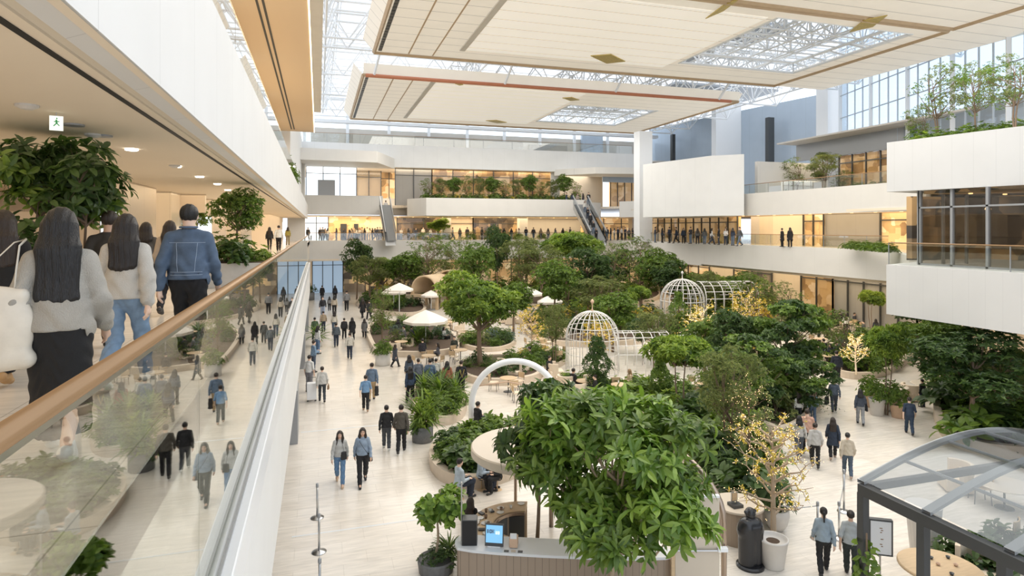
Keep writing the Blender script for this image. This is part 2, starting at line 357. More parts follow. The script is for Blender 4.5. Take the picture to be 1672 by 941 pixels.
class SDF:
    """union of tapered capsules / ellipsoids, k = blend radius, with optional cutting functions"""
    def __init__(s): s.p = []; s.cuts = []; s.disp = None
    def cone(s, a, b, ra, rb, k=.03, sc=(1, 1, 1), sub=False): s.p.append(('c', np.array(a, float), np.array(b, float), ra, rb, k, np.array(sc, float), sub)); return s
    def ell(s, c, r, k=.03, sub=False): s.p.append(('e', np.array(c, float), np.array(r, float), 0, 0, k, None, sub)); return s
    def mesh(s, res=.012, extra=0.0):
        lo = np.full(3, 9e9); hi = -lo
        for p in s.p:
            if p[-1]: continue
            if p[0] == 'c':
                rm = max(p[3], p[4]); R = rm/np.minimum(p[6], 1)*1.0
                R = rm/p[6]
                lo = np.minimum(lo, np.minimum(p[1], p[2])-R); hi = np.maximum(hi, np.maximum(p[1], p[2])+R)
            else: lo = np.minimum(lo, p[1]-p[2]); hi = np.maximum(hi, p[1]+p[2])
        lo -= 3*res+extra+.02; hi += 3*res+extra+.02
        n = np.ceil((hi-lo)/res).astype(int)+1
        ax = [lo[i]+res*np.arange(n[i]) for i in range(3)]
        F = np.full(tuple(n), .5)
        for p in s.p:
            k = p[5]
            if p[0] == 'c': R = max(p[3], p[4])/p[6]; l, h = np.minimum(p[1], p[2])-R, np.maximum(p[1], p[2])+R
            else: l, h = p[1]-p[2], p[1]+p[2]
            mg = k+3*res+.03
            i0 = np.clip(((l-mg-lo)/res).astype(int), 0, n-1); i1 = np.clip(((h+mg-lo)/res).astype(int)+2, 1, n)
            sl = tuple(slice(a, b) for a, b in zip(i0, i1))
            X, Y, Z = np.meshgrid(ax[0][sl[0]], ax[1][sl[1]], ax[2][sl[2]], indexing='ij')
            P = np.stack([X, Y, Z], -1)
            if p[0] == 'c':
                a, b, sc = p[1]*p[6], p[2]*p[6], p[6]; Q = P*sc; ab = b-a; L = max(np.dot(ab, ab), 1e-9)
                t = np.clip(((Q-a)@ab)/L, 0, 1); d = np.linalg.norm(Q-a-t[..., None]*ab, axis=-1)-(p[3]+(p[4]-p[3])*t)
            else:
                q = (P-p[1])/p[2]; k0 = np.linalg.norm(q, axis=-1); k1 = np.linalg.norm(q/p[2], axis=-1); d = k0*(k0-1)/np.maximum(k1, 1e-6)
            f = F[sl]
            if p[-1]: F[sl] = np.maximum(f, -d)
            else:
                h_ = np.clip(.5+.5*(f-d)/max(k, 1e-6), 0, 1); F[sl] = f*(1-h_)+d*h_-k*h_*(1-h_)
        if s.cuts or s.disp:
            X, Y, Z = np.meshgrid(*ax, indexing='ij')
            if s.disp: F = F+s.disp(X, Y, Z)
            for c in s.cuts: F = np.maximum(F, c(X, Y, Z))
        F[0] = F[-1] = .5; F[:, 0] = F[:, -1] = .5; F[:, :, 0] = F[:, :, -1] = .5
        return surface_nets(F, lo, res)
    def bmesh(s, name, m, res=.012):
        V, Q = s.mesh(res); me = bpy.data.meshes.new(name)
        me.from_pydata(V.tolist(), [], Q.tolist())
        me.polygons.foreach_set('use_smooth', np.ones(len(Q), dtype=bool)); me.materials.append(m); me.update(); return me
# ------------------------------------------------------------------ people (local frame: feet on z=0, facing +Y, 1.70 m tall)
def joints(pose, fem):
    sw = .150 if fem else .172
    J = dict(hip=.095 if fem else .088, sw=sw)
    dz = 0; lean = 0
    L = {}; R = {}
    if pose in ('walk', 'walk2'):
        dz = -.025; lean = .015
        fw = dict(knee=(0, .17, .49), ank=(0, .29, .10), toe=(0, .43, .055)); bk = dict(knee=(0, .015, .47), ank=(0, -.27, .185), toe=(0, -.17, .05))
        L, R = (fw, bk) if pose == 'walk' else (bk, fw)
    elif pose in ('stand', 'phone', 'lean'):
        L = dict(knee=(.01, .02, .49), ank=(.02, -.01, .085), toe=(.04, .13, .035)); R = dict(knee=(.005, .0, .49), ank=(.01, -.03, .085), toe=(.03, .11, .035))
    elif pose == 'sit':
        dz = -.47
        L = dict(knee=(.03, .43, .50), ank=(.03, .40, .085), toe=(.04, .54, .035)); R = dict(knee=(.02, .43, .50), ank=(.01, .34, .085), toe=(.02, .48, .035))
    J['dz'] = dz; J['lean'] = lean
    for s, K in ((-1, L), (1, R)):
        key = 'L' if s < 0 else 'R'
        hx = s*J['hip']
        J['hip'+key] = np.array([hx, 0, .92+dz]); 
        for q in ('knee', 'ank', 'toe'): J[q+key] = np.array([hx+s*K[q][0], K[q][1], K[q][2]])
        sh = np.array([s*sw, lean, 1.365+dz]); J['sh'+key] = sh
        fwd = 0
        if pose == 'walk': fwd = 1 if s > 0 else -1
        if pose == 'walk2': fwd = 1 if s < 0 else -1
        if pose in ('walk', 'walk2'):
            el = sh+np.array([s*.07, -.10 if fwd < 0 else .02, -.275]); wr = el+np.array([s*.01, .16 if fwd > 0 else -.03, -.215 if fwd > 0 else -.24])
        elif pose == 'stand': el = sh+np.array([s*.07, -.03, -.275]); wr = el+np.array([0, .06, -.24])
        elif pose == 'phone' or pose == 'sit': el = sh+np.array([s*.05, .02, -.28]); wr = el+np.array([-s*.08, .23, .04 if pose == 'phone' else .0])
        elif pose == 'lean': el = sh+np.array([s*.08, .12, -.25]); wr = el+np.array([-s*.02, .22, -.03])
        J['el'+key] = el; J['wr'+key] = wr
    J['head'] = np.array([0, lean+.02, 1.60+dz])
    return J
def legp(S, J, k, infl=0.0, full=True):
    f = 1+0
    S.cone(J['hip'+k]+[0, -.01, 0], J['knee'+k], .085+infl, .056+infl*.9, .05)
    S.cone(J['knee'+k], J['knee'+k]*.55+J['ank'+k]*.45+[0, -.012, 0], .052+infl*.9, .052+infl, .04)
    S.cone(J['knee'+k]*.55+J['ank'+k]*.45+[0, -.012, 0], J['ank'+k], .050+infl, .036+infl*.8, .03)
def torsop(S, J, fem, infl=0.0):
    dz, ln = J['dz'], J['lean']
    S.cone((0, -.01, .95+dz), (0, 0, 1.10+dz), .128+infl, .108+infl if fem else .118+infl, .05, sc=(.86, 1.15, 1))
    S.cone((0, 0, 1.10+dz), (0, ln, 1.25+dz), .105+infl if fem else .116+infl, .116+infl if fem else .128+infl, .05, sc=(.86, 1.15, 1))
    for s in (-1, 1): S.cone((s*.03, ln-.012, 1.425+dz), (s*J['sw']*.9, ln, 1.36+dz), .040+infl*.6, .050+infl*.8, .045)
def armp(S, J, k, infl=0.0, end=1.0, kk=.035):
    s = -1 if k == 'L' else 1
    w = J['el'+k]+(J['wr'+k]-J['el'+k])*end
    S.cone(J['sh'+k], J['el'+k], .047+infl, .038+infl, kk); S.cone(J['el'+k], w, .037+infl, .027+infl, .02)
def handp(S, J, k):
    s = -1 if k == 'L' else 1
    w = J['wr'+k]; d = w-J['el'+k]; d /= np.linalg.norm(d)
    fw = np.array([0, 1., 0]); side = fw-d*np.dot(fw, d); 
    if np.linalg.norm(side) < .3: side = np.array([s*-1., 0, 0])
    side /= np.linalg.norm(side); inn = np.cross(d, side); inn *= np.sign(inn[0])*-s if abs(inn[0]) > .05 else 1
    S.cone(w, w+d*.08+inn*.006, .024, .030, .012)
    for i, (o, L) in enumerate(((.028, .064), (.0095, .074), (-.0095, .069), (-.028, .054))):
        a = w+d*.085+side*o; b = a+d*L*.5+inn*.010+side*o*.15; c = b+d*L*.42+inn*.026
        S.cone(a-d*.02, b, .0105, .0098, .004); S.cone(b, c, .0098, .0085, .003)
    a = w+d*.03+side*.026; b = a+d*.035+side*.022+inn*.014; c = b+d*.032+side*.004+inn*.012
    S.cone(a, b, .013, .011, .008); S.cone(b, c, .011, .0092, .004)
def headp(S, J, fem):
    h = J['head']
    S.ell(h+[0, -.004, .015], (.077, .094, .095), .02); S.ell(h+[0, .028, -.045], (.056 if fem else .062, .062, .062), .03)
    S.ell(h+[0, .055, -.085], (.026, .026, .02), .03)
    S.cone(h+[0, .088, .0], h+[0, .106, -.032], .009, .0135, .012)
    for s in (-1, 1): S.ell(h+[s*.078, -.005, -.012], (.012, .02, .031), .006); S.ell(h+[s*.03, .088, .008], (.018, .012, .011), .004, sub=True)
    S.cone(h+[-.016, .093, -.058], h+[.016, .093, -.058], .0085, .0085, .005)
    S.cone(h+[0, -.02, -.06], (0, J['lean']-.005, 1.40+J['dz']), .047 if fem else .056, .055 if fem else .066, .03)
CACHE = {}
def body_mesh(pose, fem, skirt=False, res=.0115):
    key = ('body', pose, fem, res)
    if key in CACHE: return CACHE[key]
    J = joints(pose, fem); S = SDF(); torsop(S, J, fem)
    S.cone((-.06, -.02, .93+J['dz']), (.06, -.02, .93+J['dz']), .088, .088, .05)
    for k in 'LR':
        legp(S, J, k); armp(S, J, k)
        S.cone(J['ank'+k], J['toe'+k], .036, .027, .02); S.ell(J['ank'+k]+[0, -.035, -.045+(.02 if pose.startswith('walk') and J['ank'+k][1] < 0 else 0)], (.03, .035, .03), .02)
    headp(S, J, fem)
    for k in 'LR': handp(S, J, k)
    CACHE[key] = S.bmesh('person_body', C_SKIN, res); return CACHE[key]
def top_mesh(pose, fem, style, res=.0125):
    key = ('top', pose, fem, style, res)
    if key in CACHE: return CACHE[key]
    J = joints(pose, fem); dz = J['dz']; S = SDF(); infl = {'tee': .012, 'knit': .024, 'jacket': .026, 'shirt': .018, 'coat': .024, 'tee2': .014}[style]
    torsop(S, J, fem, infl)
    hem = {'tee': .93, 'shirt': .91, 'knit': .90, 'jacket': .93, 'coat': .62, 'tee2': .93}[style]+dz
    if style == 'coat' and pose == 'sit': hem = .40
    if style in ('knit', 'shirt', 'tee', 'jacket', 'tee2'): S.cone((0, -.012, hem), (0, -.005, hem+.12), .148+infl, .132+infl, .04, sc=(.84, 1.08, 1))
    if style == 'coat': S.cone((0, -.01, hem), (0, 0, 1.1+dz), .19+infl, .12+infl, .05, sc=(.9, 1.15, 1))
    for k in 'LR':
        end = .45 if False else (.96 if style not in ('tee', 'tee2') else .12)
        if style == 'knit' :
            S.cone(J['sh'+k], J['el'+k], .050+infl*.8, .046+infl*.8, .022); w = J['el'+k]+(J['wr'+k]-J['el'+k])*.86
            S.cone(J['el'+k], w, .05+infl, .044+infl*.6, .025); S.cone(w, J['el'+k]+(J['wr'+k]-J['el'+k])*.98, .036, .034, .01)
        else: armp(S, J, k, infl*.8, end, .022)
    # collar
    S.cone((0, J['lean']-.012, 1.40+dz), (0, J['lean']-.01, 1.45+dz), .064 if fem else .074, .058 if fem else .068, .02)
    if style != 'coat' or True:
        S.cuts.append(lambda X, Y, Z, h=hem, xb=J['sw']+(.012 if pose in ('walk', 'walk2', 'stand') else .5): np.minimum(h-Z, xb-np.abs(X)))
    S.cuts.append(lambda X, Y, Z, z=1.462+dz: Z-z)
    amp = .006 if style in ('knit', 'jacket', 'shirt') else .003
    S.disp = lambda X, Y, Z: amp*np.sin(Z*42+3*np.sin(X*17)+2*np.sin(Y*23))*np.clip((1.35+dz-Z)*4, .1, 1)
    CACHE[key] = S.bmesh('top', C_KNIT if style == 'knit' else (C_DENIM if style == 'jacket' else C_CLOTH), res); return CACHE[key]
def bottom_mesh(pose, fem, style, res=.0125):
    key = ('bot', pose, fem, style, res)
    if key in CACHE: return CACHE[key]
    J = joints(pose, fem); dz = J['dz']; S = SDF()
    wide = {'slim': .010, 'straight': .018, 'wide': .034, 'jeans': .016, 'skirt': .0}[style]
    S.cone((-.055, -.018, .93+dz), (.055, -.018, .93+dz), .094+wide*.4, .094+wide*.4, .05)
    S.cone((0, -.01, .95+dz), (0, 0, 1.04+dz), .128+.012, .112+.012, .05, sc=(.86, 1.15, 1))
    if style == 'skirt':
        a, b = (J['ankL']+J['kneeL'])/2, (J['ankR']+J['kneeR'])/2
        if pose == 'sit':
            S.cone((0, 0, .5), (0, .4, .48), .17, .19, .05); S.cone((0, .4, .48), (0, .4, .2), .17, .2, .05); S.cuts.append(lambda X, Y, Z: .22-Z)
        else:
            for t in np.linspace(0, 1, 5):
                e = a*(1-t)+b*t; e = np.array([e[0], e[1]*.8, .14]); S.cone((e[0]*.6, 0, .88), e, .125, .105, .06)
            S.cuts.append(lambda X, Y, Z: .16+.04*np.sin(X*9)-Z)
    else:
        for k in 'LR': legp(S, J, k, wide)
        if pose != 'sit':
            pass
        for k in 'LR':
            n = J['ank'+k]-J['knee'+k]; L = np.linalg.norm(n); n = n/L; a = J['ank'+k]-n*.0
            S.cone(J['knee'+k]*.5+a*.5, a, .05+wide, .046+wide*1.1, .02)
    S.cuts.append(lambda X, Y, Z, z=1.06+dz: Z-z)
    if style != 'skirt':
        # cut cuffs: below each ankle
        zc = {k: J['ank'+k][2]-.03 for k in 'LR'}
        def cut(X, Y, Z):
            left = X < 0
            return np.where(left, zc['L'], zc['R'])-Z
        if pose.startswith('walk'):
            fk = 'L' if J['ankL'][1] > 0 else 'R'; bk = 'R' if fk == 'L' else 'L'
            sgn = -1 if fk == 'L' else 1
            def cut(X, Y, Z, zf=zc[fk], zb=zc[bk]): return np.where(Y > .02, zf, zb)-Z
        S.cuts.append(cut)
    S.disp = lambda X, Y, Z: .004*np.sin(Z*55+4*np.sin(X*30)+Y*20)
    CACHE[key] = S.bmesh('bottoms', C_DENIM if style == 'jeans' else C_CLOTH, res); return CACHE[key]
def shoe_mesh(pose, fem, k, res=.0105):
    key = ('shoe', pose, fem, k, res)
    if key in CACHE: return CACHE[key]
    J = joints(pose, fem); S = SDF(); a, t = J['ank'+k], J['toe'+k]
    d = t-a; d /= np.linalg.norm(d)
    flat = a[2] < .13
    if flat:
        heel = np.array([a[0], a[1]-.045, .045]); toe = np.array([t[0], t[1]+.015, .038])
        S.cone(heel, toe, .044, .038, .03, sc=(.95, 1, 1)); S.cone(a+[0, 0, -.02], a+[0, .02, -.05], .044, .05, .03)
        S.cuts.append(lambda X, Y, Z: .002-Z)
    else:
        heel = a+[0, -.075, -.05]; toe = t+[0, .03, 0]
        S.cone(heel, toe, .042, .037, .03); S.cone(a+[0, 0, -.01], (heel+toe)/2, .043, .05, .03)
        S.cuts.append(lambda X, Y, Z: .004-Z)
    S.cuts.append(lambda X, Y, Z, z=a[2]+.015: Z-z)
    CACHE[key] = S.bmesh('shoe', C_LEATH, res); return CACHE[key]
def hair_mesh(pose, fem, style, res=.011, length=None):
    key = ('hair', pose, fem, style, res, length)
    if key in CACHE: return CACHE[key]
    J = joints(pose, fem); h = J['head']; S = SDF()
    S.ell(h+[0, -.012, .024], (.091, .102, .104), .02)
    if style == 'long' or style == 'mid':
        L = length or (.42 if style == 'long' else .24)
        for x, w in ((-.062, .042), (-.03, .05), (0, .054), (.03, .05), (.062, .042)):
            S.cone(h+[x, -.055, .0], h+[x*1.3, -.085, -.16], w, w, .04); S.cone(h+[x*1.3, -.085, -.16], h+[x*1.55, -.118, -L+abs(x)*.35], w, w*.8, .05)
        for s in (-1, 1): S.cone(h+[s*.07, .02, 0], h+[s*.085, .0, -.17], .028, .03, .03); S.cone(h+[s*.085, .0, -.17], h+[s*.09, .05 if L > .3 else 0, -.17-(L-.17)*.6], .03, .018, .03)
    elif style == 'bun': S.ell(h+[0, -.095, .05], (.045, .045, .045), .015)
    elif style == 'pony':
        S.ell(h+[0, -.1, .02], (.03, .03, .03), .02); S.cone(h+[0, -.115, .01], h+[0, -.13, -.2], .032, .018, .02)
    # open the face
    S.ell(h+[0, .10, -.035], (.066, .085, .085), .01, sub=True)
    S.ell(h+[0, .12, .01], (.06, .07, .05), .01, sub=True)
    if style in ('short', 'bun', 'pony'):
        S.cuts.append(lambda X, Y, Z: -(Z-(h[2]-.075+np.clip((Y-h[1]+.04)*1.0, 0, .2))))if False else None
        S.cuts.append(lambda X, Y, Z: (h[2]-.07+np.clip((Y-h[1]+.03)*1.1, 0, .09))-Z if style == 'short' else (h[2]-.09+np.clip((Y-h[1]+.03)*1.1, 0, .09))-Z-.0*X) if style == 'short' else None
    S.cuts = [c for c in S.cuts if c]
    S.disp = lambda X, Y, Z: .0022*np.sin(X*130+np.sin(Z*9)*1.5)+.0015*np.sin(X*290+Z*6)+.004*np.sin(Z*22+X*8)*(Z < h[2]-.15)
    CACHE[key] = S.bmesh('hair', C_HAIR, res); return CACHE[key]
def face_bits(J):
    """eyes, brows and mouth of one head as small meshes"""
    h = J['head']; out = []
    for s in (-1, 1):
        S = SDF().ell(h+[s*.031, .0865, .008], (.014, .008, .0065)); out.append(('eye', S, (.02, .015, .012)))
        S = SDF().cone(h+[s*.018, .094, .028], h+[s*.044, .086, .029], .0035, .0028); out.append(('eyebrow', S, (.04, .025, .02)))
    S = SDF().cone(h+[-.019, .098, -.058], h+[.019, .098, -.058], .0062, .0062, sc=(1, 1, 1)); out.append(('mouth', S, (.50, .16, .13)))
    return out
SKIN = [(.72, .48, .36), (.66, .43, .31), (.78, .54, .41)]
HAIRC = [(.012, .009, .008), (.02, .013, .01), (.03, .018, .012)]
def person(label, loc, rz=0.0, pose='walk', fem=False, top=((.3, .3, .3), 'shirt'), bot=((.03, .03, .035), 'straight'), hair='short', hairc=None, shoes=(.03, .03, .03), h=None, group=None, face=False, res=1.0, hairlen=None, name='person'):
    J = joints(pose, fem); H = 1.62 if fem else 1.74
    h = h or H; sc = h/1.70
    t = thing(name, label, 'person', loc, rz, group); t.scale = (sc,)*3
    def part(nm, me, col):
        o = link(bpy.data.objects.new(nm, me)); o.parent = t; o.color = (*col, 1); return o
    part('body', body_mesh(pose, fem, res=.0115*res), random.choice(SKIN))
    part('top', top_mesh(pose, fem, top[1], .0125*res), top[0])
    part('skirt' if bot[1] == 'skirt' else 'trousers', bottom_mesh(pose, fem, bot[1], .0125*res), bot[0])
    for k in 'LR': part('shoe', shoe_mesh(pose, fem, k, .0105*res), shoes)
    part('hair', hair_mesh(pose, fem, hair, .011*res, hairlen), hairc or random.choice(HAIRC))
    if face:
        for nm, S, c in face_bits(J):
            key = ('face', nm, pose, fem, tuple(np.round(S.p[0][1], 3)))
            if key not in CACHE: CACHE[key] = S.bmesh(nm, C_LEATH, .003)
            part(nm, CACHE[key], c)
    return t
# low-detail crowd figure for the far balconies (a few pixels tall): one continuous body with coloured clothes and hair as children
def bag(label, loc, rz=0, size=(.28, .1, .22), col=(.02, .02, .02), strap=.5, group=None, name='shoulder_bag', strap_to=None, cat='bag'):
    t = thing(name, label, cat, loc, rz, group)
    w, d, hh = size; S = SDF(); S.ell((0, 0, -hh/2), (w/2, d/2, hh/2*1.05), .02); S.cone((-w*.36, 0, -hh*.9), (w*.36, 0, -hh*.9), d*.42, d*.42, .04); S.cone((-w*.32, 0, -hh*.1), (w*.32, 0, -hh*.1), d*.3, d*.3, .03)
    key = ('bag', size)
    if key not in CACHE: CACHE[key] = S.bmesh('bag_body', C_LEATH, .014)
    o = link(bpy.data.objects.new('bag_body', CACHE[key])); o.parent = t; o.color = (*col, 1)
    if strap_to is None:
        pts = [(-w*.3*math.cos(a), 0, -hh*.08+strap*math.sin(a)) for a in np.linspace(0, PI, 11)]
    else: pts = [tuple(p) for p in strap_to]
    s = MB().tube(pts, .009, 6, flat=.5, closed=False).build('strap', C_LEATH, t, smooth=True); s.color = (*col, 1)
    return t
# ------------------------------------------------------------------ plants
def unit(a): return a/np.maximum(np.linalg.norm(a, axis=-1, keepdims=True), 1e-9)
def leaf_batch(P, D, N, L, Wd, curl=.25, seg=1):
    """P base points, D directions, N upward normals, L lengths, Wd half widths -> verts, faces"""
    D = unit(D); S = unit(np.cross(D, N)); N = np.cross(S, D); L = np.asarray(L)[:, None]; Wd = np.asarray(Wd)[:, None]
    n = len(P)
    if seg == 1:
        b = P; m1 = P+D*L*.45-S*Wd+N*L*.05; m2 = P+D*L*.45+S*Wd+N*L*.05; t = P+D*L-N*L*curl
        V = np.stack([b, m1, t, m2], 1).reshape(-1, 3); i = np.arange(n)*4
        F = np.concatenate([np.stack([i, i+2, i+1], 1), np.stack([i, i+3, i+2], 1)])
        return V, F.tolist()
    rows = []
    for u, w, c in ((0, .12, 0), (.3, .75, .02), (.62, 1, -.35), (.86, .6, -.75)):
        mid = P+D*L*u+N*L*curl*c; rows += [mid-S*Wd*w+N*Wd*w*.28, mid, mid+S*Wd*w+N*Wd*w*.28]
    rows.append(P+D*L-N*L*curl*1.1)
    V = np.stack(rows, 1).reshape(-1, 3); i = np.arange(n)*13; F = []
    for r in range(3):
        for c in range(2):
            a = i+r*3+c; F.append(np.stack([a, a+1, a+4, a+3], 1))
    Fq = np.concatenate(F).tolist()
    Ft = np.concatenate([np.stack([i+9, i+10, i+12], 1), np.stack([i+10, i+11, i+12], 1)]).tolist()
    return V, Fq+Ft
def rnd_dirs(rng, n):
    v = rng.normal(size=(n, 3)); return unit(v)
def rosettes(rng, C, A, k, L, Wd, spread=.9, curl=.3, seg=1, jit=.25):
    """k leaves radiating from each centre C about axis A"""
    n = len(C); A = unit(A); U = unit(np.cross(A, rnd_dirs(rng, n))); Vv = np.cross(A, U)
    P, D, N, LL, WW = [], [], [], [], []
    for i in range(k):
        a = 2*PI*i/k+rng.uniform(0, .6, n); tilt = spread*(1+rng.uniform(-.35, .3, n))
        R = U*np.cos(a)[:, None]+Vv*np.sin(a)[:, None]
        d = A*np.cos(tilt)[:, None]+R*np.sin(tilt)[:, None]
        P.append(C+R*L*.04); D.append(d); N.append(A*np.sin(tilt)[:, None]-R*np.cos(tilt)[:, None]+np.array([0, 0, .35])); q = 1+rng.uniform(-jit, jit, n); LL.append(L*q); WW.append(Wd*q)
    return leaf_batch(np.concatenate(P), np.concatenate(D), np.concatenate(N), np.concatenate(LL), np.concatenate(WW), curl, seg)
def make_tree(name, label, seed, H, crown_z, crown_r, crown_h, leafm, bark=None, blobs=14, dens=60, leaf=(.14, .03), k=5, style='clump', trunk_r=.07, lean=.1, blob_r=None, seg=1, flatten=.75, stems=1, spread=.9, curl=.3, bare=0.0, leafm2=None, shell=True):
    """tree > trunk (with branches), foliage; foliage as leaf rosettes on clumps held by branches"""
    rng = np.random.default_rng(seed)
    t = thing(name, label, 'tree')
    tr = MB(); cz = crown_z; B = []
    br = blob_r or crown_r*.42
    for i in range(blobs):
        for _ in range(40):
            p = rng.uniform(-1, 1, 3)
            if np.linalg.norm(p) < 1 and (np.linalg.norm(p) > .45 or i < 2): break
        c = np.array([p[0]*(crown_r-br*.6), p[1]*(crown_r-br*.6), cz+p[2]*(crown_h/2-br*flatten*.5)]); B.append(c)
    B = np.array(B)
    tops = []
    for s in range(stems):
        off = np.array([0, 0]) if stems == 1 else rng.uniform(-.12, .12, 2)
        ang = rng.uniform(0, 2*PI); ln = rng.uniform(.3, 1)*lean
        zt = cz+crown_h*.2; pts = []
        for u in np.linspace(0, 1, 8):
            pts.append((off[0]*(1+3*u*(stems > 1))+ln*math.cos(ang)*u+.03*math.sin(u*9+seed), off[1]*(1+3*u*(stems > 1))+ln*math.sin(ang)*u+.03*math.cos(u*7+seed), u*zt))
        tr.tube(pts, [trunk_r*(1.15-.85*u)/(stems**.5) for u in np.linspace(0, 1, 8)], 8); tops.append(np.array(pts))
    for j, c in enumerate(B):
        T = tops[j % len(tops)]; z0 = max(cz-crown_h*.5, c[2]-br*1.6-rng.uniform(0, crown_h*.25)); z0 = min(z0, T[-1][2]*.98)
        z0 = max(z0, .3*cz)
        q = np.interp(z0, T[:, 2], np.arange(len(T))); i0 = int(min(q, len(T)-2)); f = q-i0; a = T[i0]*(1-f)+T[i0+1]*f
        m = (a+c)/2+np.array([0, 0, -.12*br])+rng.normal(0, .04*crown_r, 3)
        tr.tube([a, a*.5+m*.5+rng.normal(0, .02, 3), m, m*.4+c*.6, c+np.array([0, 0, br*.2])], [trunk_r*.5, trunk_r*.38, trunk_r*.28, trunk_r*.18, trunk_r*.08], 5, caps=False)
        for w in range(3):
            e = c+rnd_dirs(rng, 1)[0]*br*.8; tr.tube([m*.3+c*.7, (c+e)/2+rng.normal(0, .03, 3), e], [trunk_r*.16, trunk_r*.1, trunk_r*.05], 4, caps=False)
    tr.build('trunk', bark or M_BARK, t, smooth=True)
    fo = MB()
    for j, c in enumerate(B):
        r = br*rng.uniform(.75, 1.2); n = int(dens*rng.uniform(.75, 1.2))
        d = rnd_dirs(rng, n); d[:, 2] = np.abs(d[:, 2])*np.where(rng.random(n) < .72, 1, -1)
        rad = r*(rng.uniform(.55, 1.08, n) if shell else rng.uniform(.1, 1, n)**.5)
        C = c+d*rad[:, None]*np.array([1, 1, flatten]); A = d+np.array([0, 0, .55])+rng.normal(0, .25, (n, 3))
        V, F = rosettes(rng, C, A, k, leaf[0], leaf[1], spread, curl, seg)
        fo.add(V, F, 1 if (leafm2 and rng.random() < .35) else 0)
    fo.build('foliage', [leafm, leafm2] if leafm2 else leafm, t)
    return t
def make_shrub(name, label, seed, R, H, leafm, kind='leafy', n=90, leaf=(.16, .035), k=5, seg=1, cat='shrub', flowers=None):
    rng = np.random.default_rng(seed); t = thing(name, label, cat); fo = MB(); st = MB()
    if kind == 'leafy':
        d = rnd_dirs(rng, n); d[:, 2] = np.abs(d[:, 2]); rad = rng.uniform(.6, 1.05, n)[:, None]*(1+.18*np.sin(d[:, :1]*7+seed)+.15*np.sin(d[:, 1:2]*9))
        C = d*rad*np.array([R, R, H*.85])+np.array([0, 0, H*.1]); A = d+np.array([0, 0, .5])
        V, F = rosettes(rng, C, A, k, leaf[0], leaf[1], .95, .3, seg); fo.add(V, F)
    elif kind == 'strap':      # arching strap leaves from the centre
        a = rng.uniform(0, 2*PI, n); el = rng.uniform(.25, 1.35, n); L = np.sqrt((R*np.cos(el))**2+(H*np.sin(el))**2)*rng.uniform(.8, 1.1, n)*1.12
        D = np.stack([np.cos(a)*np.cos(el), np.sin(a)*np.cos(el), np.sin(el)], 1); P = np.stack([np.cos(a)*.05*R, np.sin(a)*.05*R, rng.uniform(0, H*.35, n)], 1)
        N = np.stack([-np.cos(a)*np.sin(el), -np.sin(a)*np.sin(el), np.cos(el)], 1)
        V, F = leaf_batch(P, D, N, L, L*0+leaf[1], .45, 2); fo.add(V, F)
    elif kind == 'fern':
        m = n
        a = rng.uniform(0, 2*PI, m); el = rng.uniform(.2, 1.2, m)
        for i in range(m):
            L = rng.uniform(.8, 1.1); pts = [np.array([math.cos(a[i])*R*u*math.cos(el[i])*1.2*L, math.sin(a[i])*R*u*math.cos(el[i])*1.2*L, H*1.15*L*(u*math.sin(el[i])*1.1-.5*u*u)+.03]) for u in np.linspace(0, 1, 8)]
            P = np.array(pts[1:]*2); T = np.array([pts[j+1]-pts[j] for j in range(7)]*2); S = unit(np.cross(T, [0, 0, 1.])); S[7:] *= -1
            wl = np.array([leaf[0]*(1-.75*j/6) for j in range(7)]*2); V, F = leaf_batch(P, S+unit(T)*.5, np.tile([0, 0, 1.], (14, 1)), wl, wl*.22, .15); fo.add(V, F)
    for i in range(4):
        a = i*PI/2+rng.uniform(0, 1); st.tube([(0, 0, 0), (math.cos(a)*R*.15, math.sin(a)*R*.15, H*.3), (math.cos(a)*R*.4, math.sin(a)*R*.4, H*.6)], [.022, .015, .008], 5, caps=False)
    st.build('stem', M_BARK, t, smooth=True); fo.build('foliage', leafm, t)
    if flowers:
        fm = MB(); m = 26; d = rnd_dirs(rng, m); d[:, 2] = np.abs(d[:, 2]); C = d*np.array([R, R, H*.95])
        V, F = rosettes(rng, C, d, 5, .06, .02, 1.1, .1); fm.add(V, F); fm.build('flowers', flowers, t)
    return t
def fairy_lights(name, label, seed, pts, n, r=.016, spread=.05, group=None):
    rng = np.random.default_rng(seed); mb = MB(); P = np.array(pts)
    for i in range(n):
        a = P[rng.integers(len(P))]+rng.normal(0, spread, 3); mb.lathe([(0.002, -r), (r, 0), (0.002, r)], a, 5)
    o = mb.build(name, M_LAMP); return tag(o, label, 'lights', group, 'stuff')
